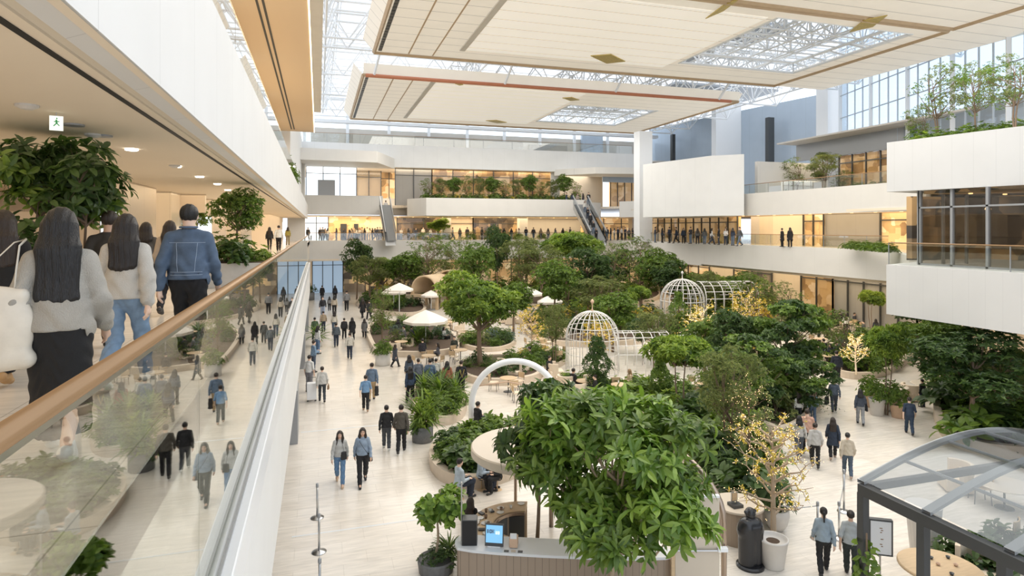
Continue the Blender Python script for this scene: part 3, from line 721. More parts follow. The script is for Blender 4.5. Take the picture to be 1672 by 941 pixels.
def lit_tree(name, label, seed, H, R, bark, nb=22, leafm=None, trunk_r=.05, base=.3, cat='tree', sub=5, leafn=2):
    """bare-branched tree, sparse small leaves; returns thing and the branch sample points for its lights"""
    rng = np.random.default_rng(seed); t = thing(name, label, cat); tr = MB(); fo = MB(); S = []
    T = np.array([(.1*math.sin(u*4+seed)*u, .08*math.sin(u*5)*u, u*H*.85) for u in np.linspace(0, 1, 9)])
    tr.tube(T, [trunk_r*(1.1-u) for u in np.linspace(0, .92, 9)], 7)
    for i in range(9): S += [T[i] + rng.normal(0, trunk_r*.7, 3) for _ in range(2)]
    C, A = [], []
    for b in range(nb):
        u = base+(1-base)*(b/nb)**.9*.97; q = u*8; i0 = int(min(q, 7)); a = T[i0]*(1-(q-i0))+T[i0+1]*(q-i0)
        an = b*2.4+rng.uniform(-.4, .4); L = R*(1.05-.55*(u-base)/(1-base))*rng.uniform(.7, 1.1); up = rng.uniform(.25, .75)
        d = np.array([math.cos(an), math.sin(an), up]); pts = [a+d*L*v+np.array([0, 0, .12*L*v*v])+rng.normal(0, .03*L, 3)*(v > 0) for v in np.linspace(0, 1, 6)]
        tr.tube(pts, [trunk_r*.42*(1.08-v) for v in np.linspace(0, 1, 6)], 5, caps=False); S += pts[1:]+[(pts[i]+pts[i+1])/2 for i in range(5)]
        for w in range(sub):
            i = rng.integers(2, 6); p = pts[i]; dd = unit(rng.normal(0, 1, 3)+d*.9+[0, 0, .25]); l = L*rng.uniform(.22, .42)
            qn = [p, p+dd*l*.5+rng.normal(0, .02, 3), p+dd*l]; tr.tube(qn, [trunk_r*.15, trunk_r*.1, trunk_r*.05], 4, caps=False); S += [qn[1], qn[2], (qn[0]+qn[1])/2, (qn[1]+qn[2])/2]
            for z in range(leafn): C.append(qn[1+z % 2]+rng.normal(0, .03, 3)); A.append(dd+[0, 0, .4])
    V, F = rosettes(rng, np.array(C), np.array(A), 4, .085, .024, 1.0, .3); fo.add(V, F)
    tr.build('trunk', bark, t, smooth=True); fo.build('foliage', leafm or L_OLIVE, t)
    return t, np.array(S)
# ------------------------------------------------------------------ building shell
def wall_line(name, path, z0, z1, m, thick=.25, side=1):
    """vertical slab along a plan polyline"""
    mb = MB()
    for (x0, y0), (x1, y1) in zip(path[:-1], path[1:]):
        dx, dy = x1-x0, y1-y0; L = math.hypot(dx, dy); nx, ny = -dy/L*thick*side, dx/L*thick*side
        mb.prism([(x0, y0), (x1, y1), (x1+nx, y1+ny), (x0+nx, y0+ny)], z0, z1)
    return struct(name, mb, m)
# ground
struct('floor', MB().b2((-30, -12, -.3), (80, 125, 0)), M_FLOOR)
# ----- left gallery where the photographer stands beside: stone floor at z=7, glass balustrade at X=-1
struct('floor_gallery', MB().b2((-26, -6, 6.55), (-1.06, 80.5, 7.0)), M_WALK)
mb = MB(); mb.b2((-1.3, -6, 5.0), (-1.06, 80, 6.98)); struct('trim_1', mb, M_EDGE)
mb = MB(); mb.b2((-1.30, -6, 4.6), (-.80, 66, 5.08)); struct('trim_2', mb, M_CAP, bevel=.02)
mb = MB(); mb.b2((-.94, -6, 5.08), (-.915, 66, 5.115)); struct('trim_3', mb, M_GREYM)
mb = MB(); mb.b2((-1.2, -6, 2.1), (-.82, 66, 4.6)); struct('wall_left_fascia', mb, M_WHITE)
mb = MB(); mb.b2((-26, -6, 2.0), (-1.2, 80, 2.15)); struct('ceiling_left_under', mb, M_GREYP)
for y in (26.3, 40, 54): struct('wall_left_pier', MB().b2((-1.5, y-.5, 0), (-.78, y+.9, 2.1)), M_GREYM)
bal = thing('glass_balustrade', 'long clear glass balustrade with bronze wood handrail beside the gallery', 'railing')
for i in range(12):
    y0 = -5.2+i*5.57+(5.94-(-5.2+2*5.57)); y1 = y0+5.555
    MB().b2((-1.0, y0, 5.09), (-.985, y1, 7.80)).build('glass_panel', M_GLASSB, bal)
MB().tube([(-1.0, -5, 7.81), (-1.0, 62, 7.81)], .045, 14).build('handrail', M_BRASS, bal, smooth=True)
MB().b2((-1.012, -5, 7.745), (-.975, 62, 7.775)).build('handrail_channel', M_STEEL, bal)
# storey above the gallery: curved soffit, white fascia z 9.7-11.35
struct('ceiling_gallery', MB().b2((-26, -6, 9.7), (-1.62, 78, 9.95)), M_CEIL)
mb = MB(); mb.add([(-1.62, -6, 9.72), (-1.62, 78, 9.72), (-1.40, 78, 9.86), (-1.40, -6, 9.86), (-1.25, 78, 9.66), (-1.25, -6, 9.66), (-1.32, -6, 9.66), (-1.32, 78, 9.66)], [(0, 1, 2, 3), (3, 2, 7, 6), (6, 7, 4, 5)]); struct('trim_4', mb, M_CEIL)
struct('trim_5', MB().b2((-1.765, -6, 9.69), (-1.715, 77, 9.702)), M_BLACK)
struct('wall_left_upper_fascia', MB().b2((-1.50, -6, 9.68), (-1.25, 79, 11.32)), M_WHITE)
# level three beyond: glass rail, beige storefront wall, soffit at z=15.3
struct('floor_upper_gallery', MB().b2((-14, -6, 10.4), (-1.5, 79, 10.6)), M_WALK)
b3 = thing('upper_glass_railing', 'glass railing standing on the white fascia of the storey above', 'railing')
for i in range(12): MB().b2((-1.40, -5+i*4.2, 11.32), (-1.385, -5+i*4.2+4.15, 12.25)).build('glass_panel', M_GLASSB, b3)
for k, (y0, y1) in enumerate(((6, 13.5), (14.3, 19.5), (20.2, 26), (26.8, 33), (34, 40.5), (41.5, 46))):
    struct('wall_left_storefront', MB().b2((-3.3, y0, 10.6), (-3.0, y1, 15.3)), (M_CEIL2, M_SHOPW2, M_CEIL2, M_SHOPW2, M_CEIL2, M_SHOPW2)[k])
    struct('trim_6', MB().b2((-3.0, y1, 10.6), (-2.8, y1+.35, 15.3)), M_STEELP)
struct('wall_left_upper_back', MB().b2((-6.4, -6, 10.6), (-6.2, 46, 15.3)), M_SKYP)
struct('ceiling_upper_gallery', MB().b2((-9, -6, 15.3), (-.30, 46, 15.6)), M_CEIL2)
struct('trim_7', MB().b2((-.30, -6, 15.28), (-.26, 46, 15.36)), M_COVE)
for x in (-1.80, -1.62):
    struct('trim_8', MB().b2((x, -6, 15.285), (x+.07, 45, 15.302)), M_BLACK)
struct('ceiling_left_eave', MB().b2((-.30, -6, 16.35), (.16, 44, 16.6)), M_EDGE)
struct('wall_left_far', MB().b2((-3.4, 46.2, 11.0), (-1.9, 79.5, 19.2)), M_WHITE)
struct('wall_left_far_end', MB().b2((-3.5, 77.5, 7), (-1.55, 80.2, 16.5)), M_CREAMF)
# gallery interior: stone clad blocks on the left
def block(name, px0, px1, D, zt=9.7, m=None, deep=2.5, z0=7.0):
    a = PD(px0, D); b = PD(px1, D)
    x0, x1 = a[0], b[0]; y = (a[1]+b[1])/2
    return struct(name, MB().b2((x0, y, z0), (x1, y+deep, zt)), m or M_BEIGE)
M_BEIGE = seammat('polished_beige_panel', (.74, .62, .48), 1.35, dark=.72, rough=.22)
M_BEIGE2 = seammat('polished_cream_panel', (.82, .72, .58), .9, dark=.8, rough=.18)
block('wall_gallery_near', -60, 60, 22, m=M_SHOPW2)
block('wall_gallery_screen_pier', 143, 204, 15.5, deep=3, m=M_BEIGE)
block('wall_gallery_panel', 190, 277, 20, deep=5, m=M_BEIGE2)
block('wall_gallery_panel_far', 268, 345, 25, deep=4, m=M_BEIGE)
block('wall_gallery_column', 355, 392, 34, deep=6, m=M_BEIGE2)
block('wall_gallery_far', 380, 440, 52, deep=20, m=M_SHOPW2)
struct('wall_gallery_back', MB().b2((-20, 40, 7), (-12, 40.4, 9.7)), M_SHOPW2)
struct('wall_gallery_side', MB().b2((-20.3, -6, 7), (-20, 78, 9.7)), M_SHOPW2)
struct('trim_9', MB().b2((-10.5, 24, 9.05), (-3.8, 24.2, 9.7)), M_BEIGE)
x, y = PD(430, 70); struct('window_1', MB().b2((x-.6, y, 7.4), (x+2.2, y+.1, 9.2)), M_SKYP)
# ----- level two right and far: white fascia band, z 4.75-6.95
band2 = [(-3.2, 80), (36.5, 78.5), (38.2, 56), (38.6, 33.8), (31, 26)]
wall_line('wall_far_fascia', band2[:2], 4.45, 6.98, M_CREAMF, .35)
wall_line('wall_far_right_fascia', band2[1:3], 4.6, 6.95, M_CREAMF, .35)
wall_line('wall_right_fascia', band2[2:], 4.75, 6.95, M_CREAMF, .35)
struct('floor_far_gallery', MB().prism([(-20, 79.7), (-3, 80.2), (36.7, 78.8), (38.5, 56), (38.9, 34), (30, 24), (60, 24), (60, 100), (-20, 100)], 6.4, 6.9), M_WALK)
struct('ceiling_far_ground', MB().prism([(-20, 80.3), (36.9, 79), (38.7, 56), (39.1, 34), (30, 24.2), (60, 24), (60, 100), (-20, 100)], 4.5, 4.7), M_CEIL)
def rail(name, label, path, z, h=1.05, step=2.0, m=None, group=None):
    t = thing(name, label, 'railing', group=group); g = MB(); p = MB(); hr = MB()
    hr.tube([(x, y, z+h) for x, y in path], .03, 6)
    for (x0, y0), (x1, y1) in zip(path[:-1], path[1:]):
        dx, dy = x1-x0, y1-y0; L = math.hypot(dx, dy); nx, ny = -dy/L*.012, dx/L*.012
        g.prism([(x0, y0), (x1, y1), (x1+nx, y1+ny), (x0+nx, y0+ny)], z, z+h-.03)
        for i in range(int(L/step)+1):
            q = i*step/L; MB().box((x0+dx*q, y0+dy*q, z+h/2), (.03, .03, h), math.atan2(dy, dx)).build('post', M_GREYM, t)
    hr.build('handrail', M_BRASS, t, smooth=True); g.build('glass', m or M_GLASS, t)
    return t
rail('glass_railing', 'glass railing with bronze handrail along the far second floor gallery', [(-1.2, 80.2), (36.4, 78.8)], 6.98, .95)
rail('glass_railing', 'glass railing of the right second floor terrace facing the garden', [(36.6, 78.6), (38.4, 56), (38.8, 34.2)], 6.95, 1.0)
# far level three
wall_line('wall_far_upper_left', [(-3.2, 80), (7.8, 80)], 10.2, 12.6, M_CREAMF, .4)
wall_line('wall_far_upper_step', [(7.8, 80), (8.2, 84), (11.6, 84)], 10.2, 12.5, M_CREAMF, .4)
wall_line('wall_far_upper_middle', [(10.8, 79.5), (12.6, 75.6), (33.5, 75.2), (34.5, 76)], 10.05, 12.25, M_CREAMF, .5)
wall_line('wall_far_upper_link', [(34.5, 76), (37.2, 78)], 10.1, 12.0, M_CREAMF, .5)
wall_line('wall_far_upper_right', [(39.0, 76), (44, 70)], 10.0, 12.15, M_WHITE, .5)
struct('floor_far_upper', MB().prism([(-4, 80.4), (9, 80.4), (9, 84), (12, 80), (12.7, 76), (34, 75.8), (37.5, 78.4), (44, 71), (50, 71), (50, 100), (-4, 100)], 11.2, 11.5), M_WALK)
struct('ceiling_far_second', MB().prism([(-4, 80.4), (9, 80.4), (9, 84), (12, 80), (12.7, 76), (34, 75.8), (37.5, 78.4), (44, 71), (50, 71), (50, 100), (-4, 100)], 10.0, 10.12), M_CEIL)
# far level four fascia with protruding soffits
wall_line('wall_far_top_fascia', [(-3.2, 80), (43.5, 79.5)], 16.3, 19.15, M_WHITE, .5)
struct('ceiling_far_third', MB().b2((-4, 80.2), (50, 100)) if False else MB().b2((-4, 80.2, 16.3), (50, 100, 16.5)), M_CEIL)
struct('ceiling_far_soffit_left', MB().prism([(-3.4, 72), (6.5, 73), (9.3, 80), (-3.4, 80)], 16.1, 17.4), M_CREAMF)
struct('ceiling_far_soffit_right', MB().prism([(31, 79.8), (35, 75), (46, 73), (46, 80)], 15.75, 16.6), M_CREAMF)
struct('floor_far_top', MB().b2((-4, 80.3, 18.2), (50, 98, 18.4)), M_CONC)
struct('wall_far_top_back', MB().b2((-1, 88, 18.4), (50, 88.4, 22.2)), M_EDGE)
rail('glass_railing', 'glass railing on the topmost far terrace below the roof', [(-3, 80.2), (43, 79.9)], 19.15, 1.2, 4)
for i in range(9): struct('trim_10', MB().b2((-2+i*5.6, 87.6, 18.4), (-1.6+i*5.6, 88, 24.5)), M_STEELP)
for k, (x0, x1, z0, z1, m) in enumerate(((4.5, 12, 19, 21.6, M_EDGE), (13, 20, 19, 21.5, M_GREYP), (21, 29, 19, 21.3, M_GREYP), (30, 36, 19, 21, M_GREYP), (38.5, 42, 18.5, 23, M_SLATE))): struct('wall_far_top_panel', MB().b2((x0, 87.3, z0), (x1, 87.9, z1)), m)
struct('ceiling_far_roof_edge', MB().b2((-4, 84.5, 22.4), (50, 85.5, 22.8)), M_STEELP)
struct('ceiling_far_roof_edge', MB().b2((-4, 80.5, 24.6), (50, 81.2, 24.9)), M_STEELP)
for i in range(16): struct('trim_11', MB().tube([(-2+i*3, 88, 24.4), (-2+i*3, 81, 24.6)], .09, 6), M_STEELP)
struct('window_2', MB().b2((-4, 98, 18.4), (50, 98.2, 34)), M_SKYP)
# far shop walls (level 1, 2, 3)
def shopfront(name, x0, x1, y, z0, z1, m, mull=None, depthy=.3, mm=None, g=False):
    o = struct(name, MB().b2((x0, y, z0), (x1, y+depthy, z1)), m)
    if mull:
        mb = MB(); n = max(1, int(round((x1-x0)/mull)))
        for i in range(n+1): xx = x0+(x1-x0)*i/n; mb.b2((xx-.05, y-.22, z0), (xx+.05, y-.08, z1))
        mb.b2((x0, y-.2, z1-.9), (x1, y-.1, z1-.82)); mb.build('mullions', mm or M_DARK, o)
        if g: MB().b2((x0, y-.16, z0), (x1, y-.14, z1)).build('glass', M_GLASSD, o)
    return o
Z2, T2 = 6.9, 10.05
def X(px, D, y=None):   # X of a pixel column on the plane Y=y
    t = (px-HX)/FPX; return y*(ST+t*CT)/(CT-t*ST)
def xs(a, b, y): return X(a, 0, y), X(b, 0, y)
yb = 86.0
for k, (a, b, m, mu) in enumerate(((497, 536, M_SKYP, 1.6), (536, 606, M_SHOPW, None), (606, 648, M_SHOPW2, None), (648, 734, M_SHOPD, 3), (734, 772, M_BEIGE, 2.5), (772, 852, M_SHOPD, 3.5), (858, 948, M_GREYP, None), (948, 985, M_SHOPW, None), (985, 1042, M_SHOPW, 2.5))):
    x0, x1 = xs(a, b, yb); shopfront('wall_far_second', x0, x1, yb, Z2, T2, m, mu, g=(m is M_SHOPD))
for px in (728, 853, 1035): x0, _ = xs(px, px, 83); struct('wall_far_column', MB().b2((x0-.6, 82.4, Z2), (x0+.6, 83.6, T2)), M_CONC)
# doors and dark openings inside the lit hall at the far left
for a, b in ((556, 566), (578, 585)): x0, x1 = xs(a, b, yb-.2); struct('door_1', MB().b2((x0, yb-.2, Z2), (x1, yb-.1, Z2+2.2)), M_DARK)
yb3 = 84.0; Z3, T3 = 11.5, 16.3
for k, (a, b, m, mu, yy) in enumerate(((500, 582, M_SKYP, 2.2, 82), (582, 622, M_SHOPW2, 1.6, 86), (622, 648, M_SHOPW, 1.2, 88), (645, 705, M_GREYP, 2.4, 81.5), (705, 900, M_SHOPW, 2.6, 81.5), (900, 914, M_WHITE, None, 80.6), (914, 984, M_GREYP, None, 84), (984, 998, M_SKYP, None, 86), (996, 1042, M_SHOPW, 1.1, 82))):
    x0, x1 = xs(a, b, yy); shopfront('wall_far_third', x0, x1, yy, Z3, T3, m, mu, g=(k in (1, 4, 8)))
x0, x1 = xs(519, 547, 81.5); struct('door_2', MB().b2((x0, 81.4, 11.5), (x1, 81.5, 14.6)), M_GREYM)
x0, x1 = xs(985, 1040, 79); struct('wall_far_grey_band', MB().b2((x0, 79.2, 15.0), (x1, 79.4, 16.2)), M_SLATE)
# ground level far wall
for k, (a, b, m, mu) in enumerate(((425, 490, M_SKYD, 1.2), (497, 510, M_SHOPW2, None), (510, 560, M_SKYD, 1.5), (560, 700, M_SHOPD, 3), (700, 860, M_SHOPW, 2.5), (860, 1000, M_SHOPW, 3), (1000, 1080, M_SHOPW, 2.5))):
    x0, x1 = xs(a, b, 85.5); shopfront('wall_far_ground', x0, x1, 85.5, 0, 4.5, m, mu, mm=M_DARK)
x0, x1 = xs(513, 560, 85); 
# right: ground, level two, level three walls along X
def wall_x(name, y0, y1, x, z0, z1, m, mull=None, mm=None, g=False):
    o = struct(name, MB().b2((x, y0, z0), (x+.3, y1, z1)), m)
    if mull:
        mb = MB(); n = max(1, int(round(abs(y1-y0)/mull)))
        for i in range(n+1): yy = y0+(y1-y0)*i/n; mb.b2((x-.22, yy-.05, z0), (x-.08, yy+.05, z1))
        mb.b2((x-.2, y0, z1-.8), (x-.1, y1, z1-.7)); mb.build('mullions', mm or M_DARK, o)
        if g: MB().b2((x-.16, y0, z0), (x-.14, y1, z1)).build('glass', M_GLASSD, o)
    return o
def Yx(px, x): t = (px-HX)/FPX; return x*(CT-t*ST)/(ST+t*CT)
def ys(a, b, x): return Yx(b, x), Yx(a, x)
for k, (a, b, m, mu) in enumerate(((1062, 1226, M_SHOPW, 1.6), (1226, 1240, M_CONC, None), (1240, 1262, M_BEIGE2, None), (1262, 1314, M_SHOPW2, None), (1314, 1347, M_SHOPW, 1.5), (1347, 1440, M_GREYP, None), (1440, 1500, M_SHOPW, 3))):
    y0, y1 = ys(a, b, 43.0); wall_x('wall_right_second', y0, y1, 43.0 if k != 0 else 41.5, Z2, 9.9, m, mu, g=(k == 0))
struct('ceiling_right_second', MB().b2((38.3, 24, 9.75), (60, 70, 9.95)), M_CEIL)
for k, (a, b, m, mu) in enumerate(((1080, 1160, M_SHOPW, 2), (1160, 1200, M_BEIGE, None), (1200, 1262, M_SHOPD, 3), (1262, 1310, M_BEIGE, None), (1310, 1362, M_SHOPW, 1.6), (1362, 1500, M_GREYP, 1.8), (1500, 1800, M_SHOPW2, 2.5))):
    y0, y1 = ys(a, b, 44.0); wall_x('wall_right_ground', y0, y1, 44.0, 0, 4.6, m, mu, g=(k == 4))
wall_line('wall_right_third_fascia', [(38.4, 56.6), (38.8, 31)], 9.68, 11.72, M_CREAMF, .4, side=-1)
struct('floor_right_terrace', MB().b2((38.6, 24, 10.8), (66, 72, 11.0)), M_CONC)
struct('wall_right_terrace_notch', MB().b2((38.4, 56.6, 9.7), (38.8, 59, 11.7)), M_SLATE)
# white box three
a, b, c = PD(1050, 66.5), PD(1160, 58.5), PD(1215, 57.2)
struct('wall_white_box', MB().prism([a, b, c, (c[0]+6, c[1]+12), (a[0]+7, a[1]+5)], 9.68, 15.35), M_WHITE)
# terrace walls and lit upper shop
a, b = PD(1215, 62), PD(1290, 62); struct('wall_right_terrace_back', MB().b2((a[0], a[1]-2, 10.9), (b[0]+4, a[1]-1.6, 15.0)), M_CREAMF)
y0, y1 = ys(1372, 1465, 49); wall_x('wall_right_upper_shop', y0, y1, 49, 11, 15.6, M_SHOPW, 1.5, g=True)
y0, y1 = ys(1300, 1500, 48.5); wall_x('wall_right_lintel', y0, y1, 48.5, 15.6, 17.4, M_GREYM)
struct('floor_right_roof', MB().b2((46, 20, 17.3), (70, y1, 17.45)), M_CONC)
# slate blue curtain facade far right, white pillars, bright glazed wall
y0, y1 = 58, 100
struct('wall_right_slate', MB().prism([PD(1060, 100), PD(1340, 74), PD(1342, 76), PD(1062, 102)], 11, 24.5), M_SLATE)
for px, D, w in ((1098, 94, .5), (1256, 80, .9)): x, y = PD(px, D-1.5); struct('trim_12', MB().b2((x-w/2, y-.4, 11), (x+w/2, y+.2, 22.5)), M_DARK)
x, y = PD(1186, 84); struct('trim_13', MB().b2((x-2.0, y-.5, 11), (x+2.0, y+.5, 26)), M_STEELP)
x, y = PD(1358, 66); struct('wall_right_pillar', MB().b2((x-1.3, y-.8, 11), (x+1.3, y+.8, 26)), M_STEELP)
x, y = PD(1050, 74); struct('wall_far_pillar', MB().b2((x-.85, y-.7, 6.9), (x+.85, y+.7, 20)), M_STEELP)
gl = thing('window_3', None, None); gl['kind'] = 'structure'
g0, g1 = PD(1372, 64), PD(1700, 40); n = 18
mb = MB(); mb.prism([g0, g1, (g1[0]+.1, g1[1]+.1), (g0[0]+.1, g0[1]+.1)], 15, 34); mb.build('glass', M_BLUEG, gl)
mb = MB(); mc = MB()
for i in range(n+1):
    q = i/n; x, y = g0[0]*(1-q)+g1[0]*q, g0[1]*(1-q)+g1[1]*q; (mb if i % 4 else mc).box((x-.2, y-.2, 24.5), (.10 if i % 4 else .32, .12, 19), -.6)
for z in (17.5, 19.8, 22.1, 24.4, 26.7, 29): mb.tube([(g0[0]-.2, g0[1]-.2, z), (g1[0]-.2, g1[1]-.2, z)], .06, 4)
mb.build('mullions', mat('mullion_bluegrey', (.50, .56, .62), .5), gl); mc.build('columns', M_STEELP, gl)
# ----- protruding white boxes at the right with the glazed hall between
M_WB = M_WHITE2
struct('wall_right_lower_box', MB().prism([(23.6, -6), (23.6, 20.9), (34, 25), (40, 26), (40, -6)], 4.77, 6.92), M_WB)
a, b = PD(1448, 27.6), PD(1448+260, 22.5)
dx, dy = b[0]-a[0], b[1]-a[1]
struct('wall_right_upper_box', MB().prism([a, (a[0]+dx*3, a[1]+dy*3), (45, -6), (45, 27), (a[0]+9, a[1]+1.5)], 10.12, 12.32), M_WB)
hall = thing('window_4', None, None); hall['kind'] = 'structure'
mb = MB(); gm = MB(); yy = [20.3-i*1.42 for i in range(14)]
for y in yy: mb.b2((24.75, y-.05, 6.92), (24.9, y+.05, 10.12))
mb.b2((24.75, yy[-1], 9.35), (24.88, yy[0], 9.42)); mb.b2((24.75, yy[-1], 6.92), (24.9, yy[0], 7.0)); mb.b2((24.75, 20.25, 6.92), (26, 20.35, 10.12)) if False else None
for x in (24.8, 26.2, 27.6, 29): mb.b2((x-.05, 20.3, 6.92), (x+.05, 20.4, 10.12))
mb.build('mullions', M_GREYM, hall); gm.b2((24.83, yy[-1], 6.95), (24.85, 20.3, 10.1)); gm.b2((24.85, 20.34, 6.95), (29, 20.36, 10.1)); gm.build('glass', M_GLASSD, hall)
M_HALL = shopmat('glowing_dark_hall', [(.015, .013, .012), (.035, .03, .027), (.07, .055, .04), (.12, .09, .06), (.5, .32, .15)], .3, 1.3)  # mottled hall surfaces with a faint emission of their own
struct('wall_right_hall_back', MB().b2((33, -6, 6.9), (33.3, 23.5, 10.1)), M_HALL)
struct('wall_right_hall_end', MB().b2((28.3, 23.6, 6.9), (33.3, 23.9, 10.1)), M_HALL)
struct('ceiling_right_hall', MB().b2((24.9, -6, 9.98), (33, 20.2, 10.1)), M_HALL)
for i in range(7): struct('wall_right_hall_pier', MB().b2((30, 18-i*3.2, 6.9), (30.5, 18.7-i*3.2, 10)), M_SHOPD if i % 3 else M_SHOPW)
rail('glass_railing', 'glass railing with thin bronze rail on top of the lower white box', [(23.85, 21), (23.85, -5)], 6.92, .95, 5)
# hanging ceiling lamps seen through the hall glass
for i, (x, y) in enumerate([(27+2.1*(k % 3), 19-k*1.05) for k in range(14)]):
    tag(MB().lathe([(.02, .5), (.02, .12), (.09, .08), (.12, 0), (.03, -.03)], (x, y, 9.3), 8).build('pendant_lamp', M_LAMP), 'small warm pendant lamp behind the glazed hall wall at right', 'lamp', 'pendant lamps in the glazed hall')
# shop ceiling downlights under the far and right galleries
def spots(pts, z, label, group, r=.12, m=None, name='downlight'):
    me = MB().lathe([(r*.6, .03), (r, .03), (r, -.015), (r*.8, -.02)], (0, 0, 0), 10).mesh('downlight', m or M_LAMP)
    for x, y in pts: o = link(bpy.data.objects.new(name, me)); o.location = (x, y, z); tag(o, label, 'lamp', group)
spots([(x, 82.5) for x in np.linspace(0, 42, 22)], 9.98, 'round warm downlight in the far second floor ceiling', 'downlights of the far second floor')
spots([(40.2, y) for y in np.linspace(30, 54, 12)], 9.72, 'round warm downlight in the right second floor ceiling', 'downlights of the right second floor')
spots([(x, y) for x in (26, 28) for y in np.linspace(8, 19, 6)], 9.95, 'round warm downlight in the glazed hall ceiling', 'downlights of the glazed hall', .08)
spots([W(215, 243, 9.7)[:2], W(288, 271, 9.7)[:2], W(326, 288, 9.7)[:2], W(355, 300, 9.7)[:2], W(372, 310, 9.7)[:2], W(5, 254, 9.7)[:2], W(35, 262, 9.7)[:2], W(60, 282, 9.7)[:2]], 9.69, 'round downlight glowing in the gallery ceiling above the walkers', 'downlights of the near gallery', .09, M_LAMPW)
for px, py in ((44, 171), (152, 219), (285, 270)):
    x, y, _ = W(px, py, 9.7); tag(MB().lathe([(.10, 0), (.10, -.02), (.05, -.045), (.02, -.05)], (x, y, 9.7), 14).build('ceiling_detector', M_CONC), {44: 'round detector in gallery ceiling left of the hanging exit sign', 152: 'round detector in gallery ceiling right of the hanging exit sign', 285: 'small round detector in gallery ceiling beside the downlights'}[px], 'detector')
for px, py in ((120, 203), (168, 221)):
    x, y, _ = W(px, py, 9.7); o = MB().lathe([(.11, 0), (.11, -.02), (.0, -.03)], (x, y, 9.7), 16).build('speaker_grille', M_GREYM); tag(o, 'dark round ceiling grille right beside the hanging exit sign' if px == 120 else 'small dark ceiling grille farther along from the exit sign', 'grille')
# exit sign
x, y, _ = W(92, 184, 9.7); s = thing('exit_sign', 'white hanging sign with green running figure below the gallery ceiling', 'sign', (x, y, 9.7), -1.3); s.scale = (.58,)*3
MB().b2((-.01, -.01, -.06), (.01, .01, 0)).build('bracket', M_STEEL, s); MB().box((0, 0, -.19), (.03, .20, .26)).build('panel', mat('sign_white', (.9, .95, .9), .5, emit=(.9, 1, .92), es=.6), s)
g = MB(); gm = mat('sign_green', (.03, .35, .12), .5)
for sx in (-1, 1):
    q = .018*sx; g.lathe([(.001, -.001), (.014, 0), (.001, .001)], (q, .01, -.115), 8) if False else None
    g.tube([(q, 0, -.13), (q, .005, -.19)], .014, 6); g.tube([(q, .005, -.19), (q, .045, -.235)], .009, 6); g.tube([(q, .005, -.19), (q, -.04, -.245)], .009, 6); g.tube([(q, -.035, -.165), (q, .045, -.16)], .008, 6)
    g.lathe([(.003, -.014), (.014, 0), (.003, .014)], (q, .008, -.105), 8)
g.build('running_figure', gm, s)
# digital screen on the pier
x, y = PD(183, 15.3); s = thing('wall_screen', 'portrait video screen with leaf shadows on the beige pier', 'screen', (x, y-.1, 8.6), 0)
MB().box((0, 0, .05), (.46, .06, .62)).build('frame', M_DARK, s)
m, nt, b = newmat('screen_leaf_image'); w_ = nt.nodes.new('ShaderNodeTexWave'); w_.inputs['Scale'].default_value = 3.2; w_.inputs['Distortion'].default_value = 9; r = nt.nodes.new('ShaderNodeValToRGB')
tc = nt.nodes.new('ShaderNodeTexCoord'); nt.links.new(tc.outputs['Object'], w_.inputs[0]); r.color_ramp.elements[0].position = .3; r.color_ramp.elements[0].color = (.05, .06, .08, 1); r.color_ramp.elements[1].position = .42; r.color_ramp.elements[1].color = (.75, .88, 1, 1)
nt.links.new(w_.outputs['Fac'], r.inputs[0]); nt.links.new(r.outputs[0], b.inputs['Emission Color']); b.inputs['Emission Strength'].default_value = 1.0
MB().box((0, -.035, .05), (.42, .01, .58)).build('display', m, s)
for px, D, lab in ((258, 24.6, 'tall lit poster panel beside the far beige gallery wall'), (336, 24.6, 'narrow lit poster on the second gallery wall')):
    x, y = PD(px, D); o = MB().box((x, y-.3, 8.1), (.5, .05, 1.7)).build('poster_panel', M_SKYP); tag(o, lab, 'poster')
# ----- roof: trusses, grey slabs and two suspended canopies
def truss(name, p0, p1, h, n, r=.09, w=1.6):
    """triangular space truss between two points"""
    mb = MB(); p0 = np.array(p0, float); p1 = np.array(p1, float); d = unit((p1-p0)[None])[0]; s = np.cross(d, [0, 0, 1.]); s /= np.linalg.norm(s)
    A = [p0+(p1-p0)*i/n+s*w/2+[0, 0, h] for i in range(n+1)]; B = [p0+(p1-p0)*i/n-s*w/2+[0, 0, h] for i in range(n+1)]; C = [p0+(p1-p0)*(i+.5)/n for i in range(n)]
    for L in (A, B, C): mb.tube([L[0], L[-1]], r, 6)
    for i in range(n):
        for q in (A[i], A[i+1], B[i], B[i+1]): mb.tube([C[i], q], r*.62, 5, caps=False)
        mb.tube([A[i], B[i]], r*.6, 5, caps=False)
    return struct(name, mb, M_STEELP)
HC = 21.5   # canopy height
HT = 22.6
for y in (28, 37.5, 47.6, 50.2, 59, 68, 76.5, 81): truss('ceiling_truss', (-3, y, HT), (52, y, HT), 2.4, 16, w=2.0)
for x in (0.5, 14, 26, 31.5, 37, 47): truss('ceiling_truss', (x, 14, HT+.2), (x, 82, HT+.2), 2.6, 22, w=1.8)
for (x0, x1, y0, y1) in ((14, 42, 47.5, 53.6), (-4, 2.6, 33, 38), (-4, 2.6, 41, 44.5), (14, 44, 30, 40), (44, 60, 70, 84), (10, 40, 55, 66)): struct('ceiling_grey_slab', MB().b2((x0, y0, 27.2), (x1, y1, 27.5)), M_GREYM)
sky = MB()
for i in range(26): y = 14+i*3.2; sky.tube([(-5, y, 27.4), (54, y, 27.4)], .07, 4)
for i in range(18): x = -5+i*3.4; sky.tube([(x, 12, 27.4), (x, 96, 27.4)], .07, 4)
struct('ceiling_skylight_bars', sky, M_STEELP)
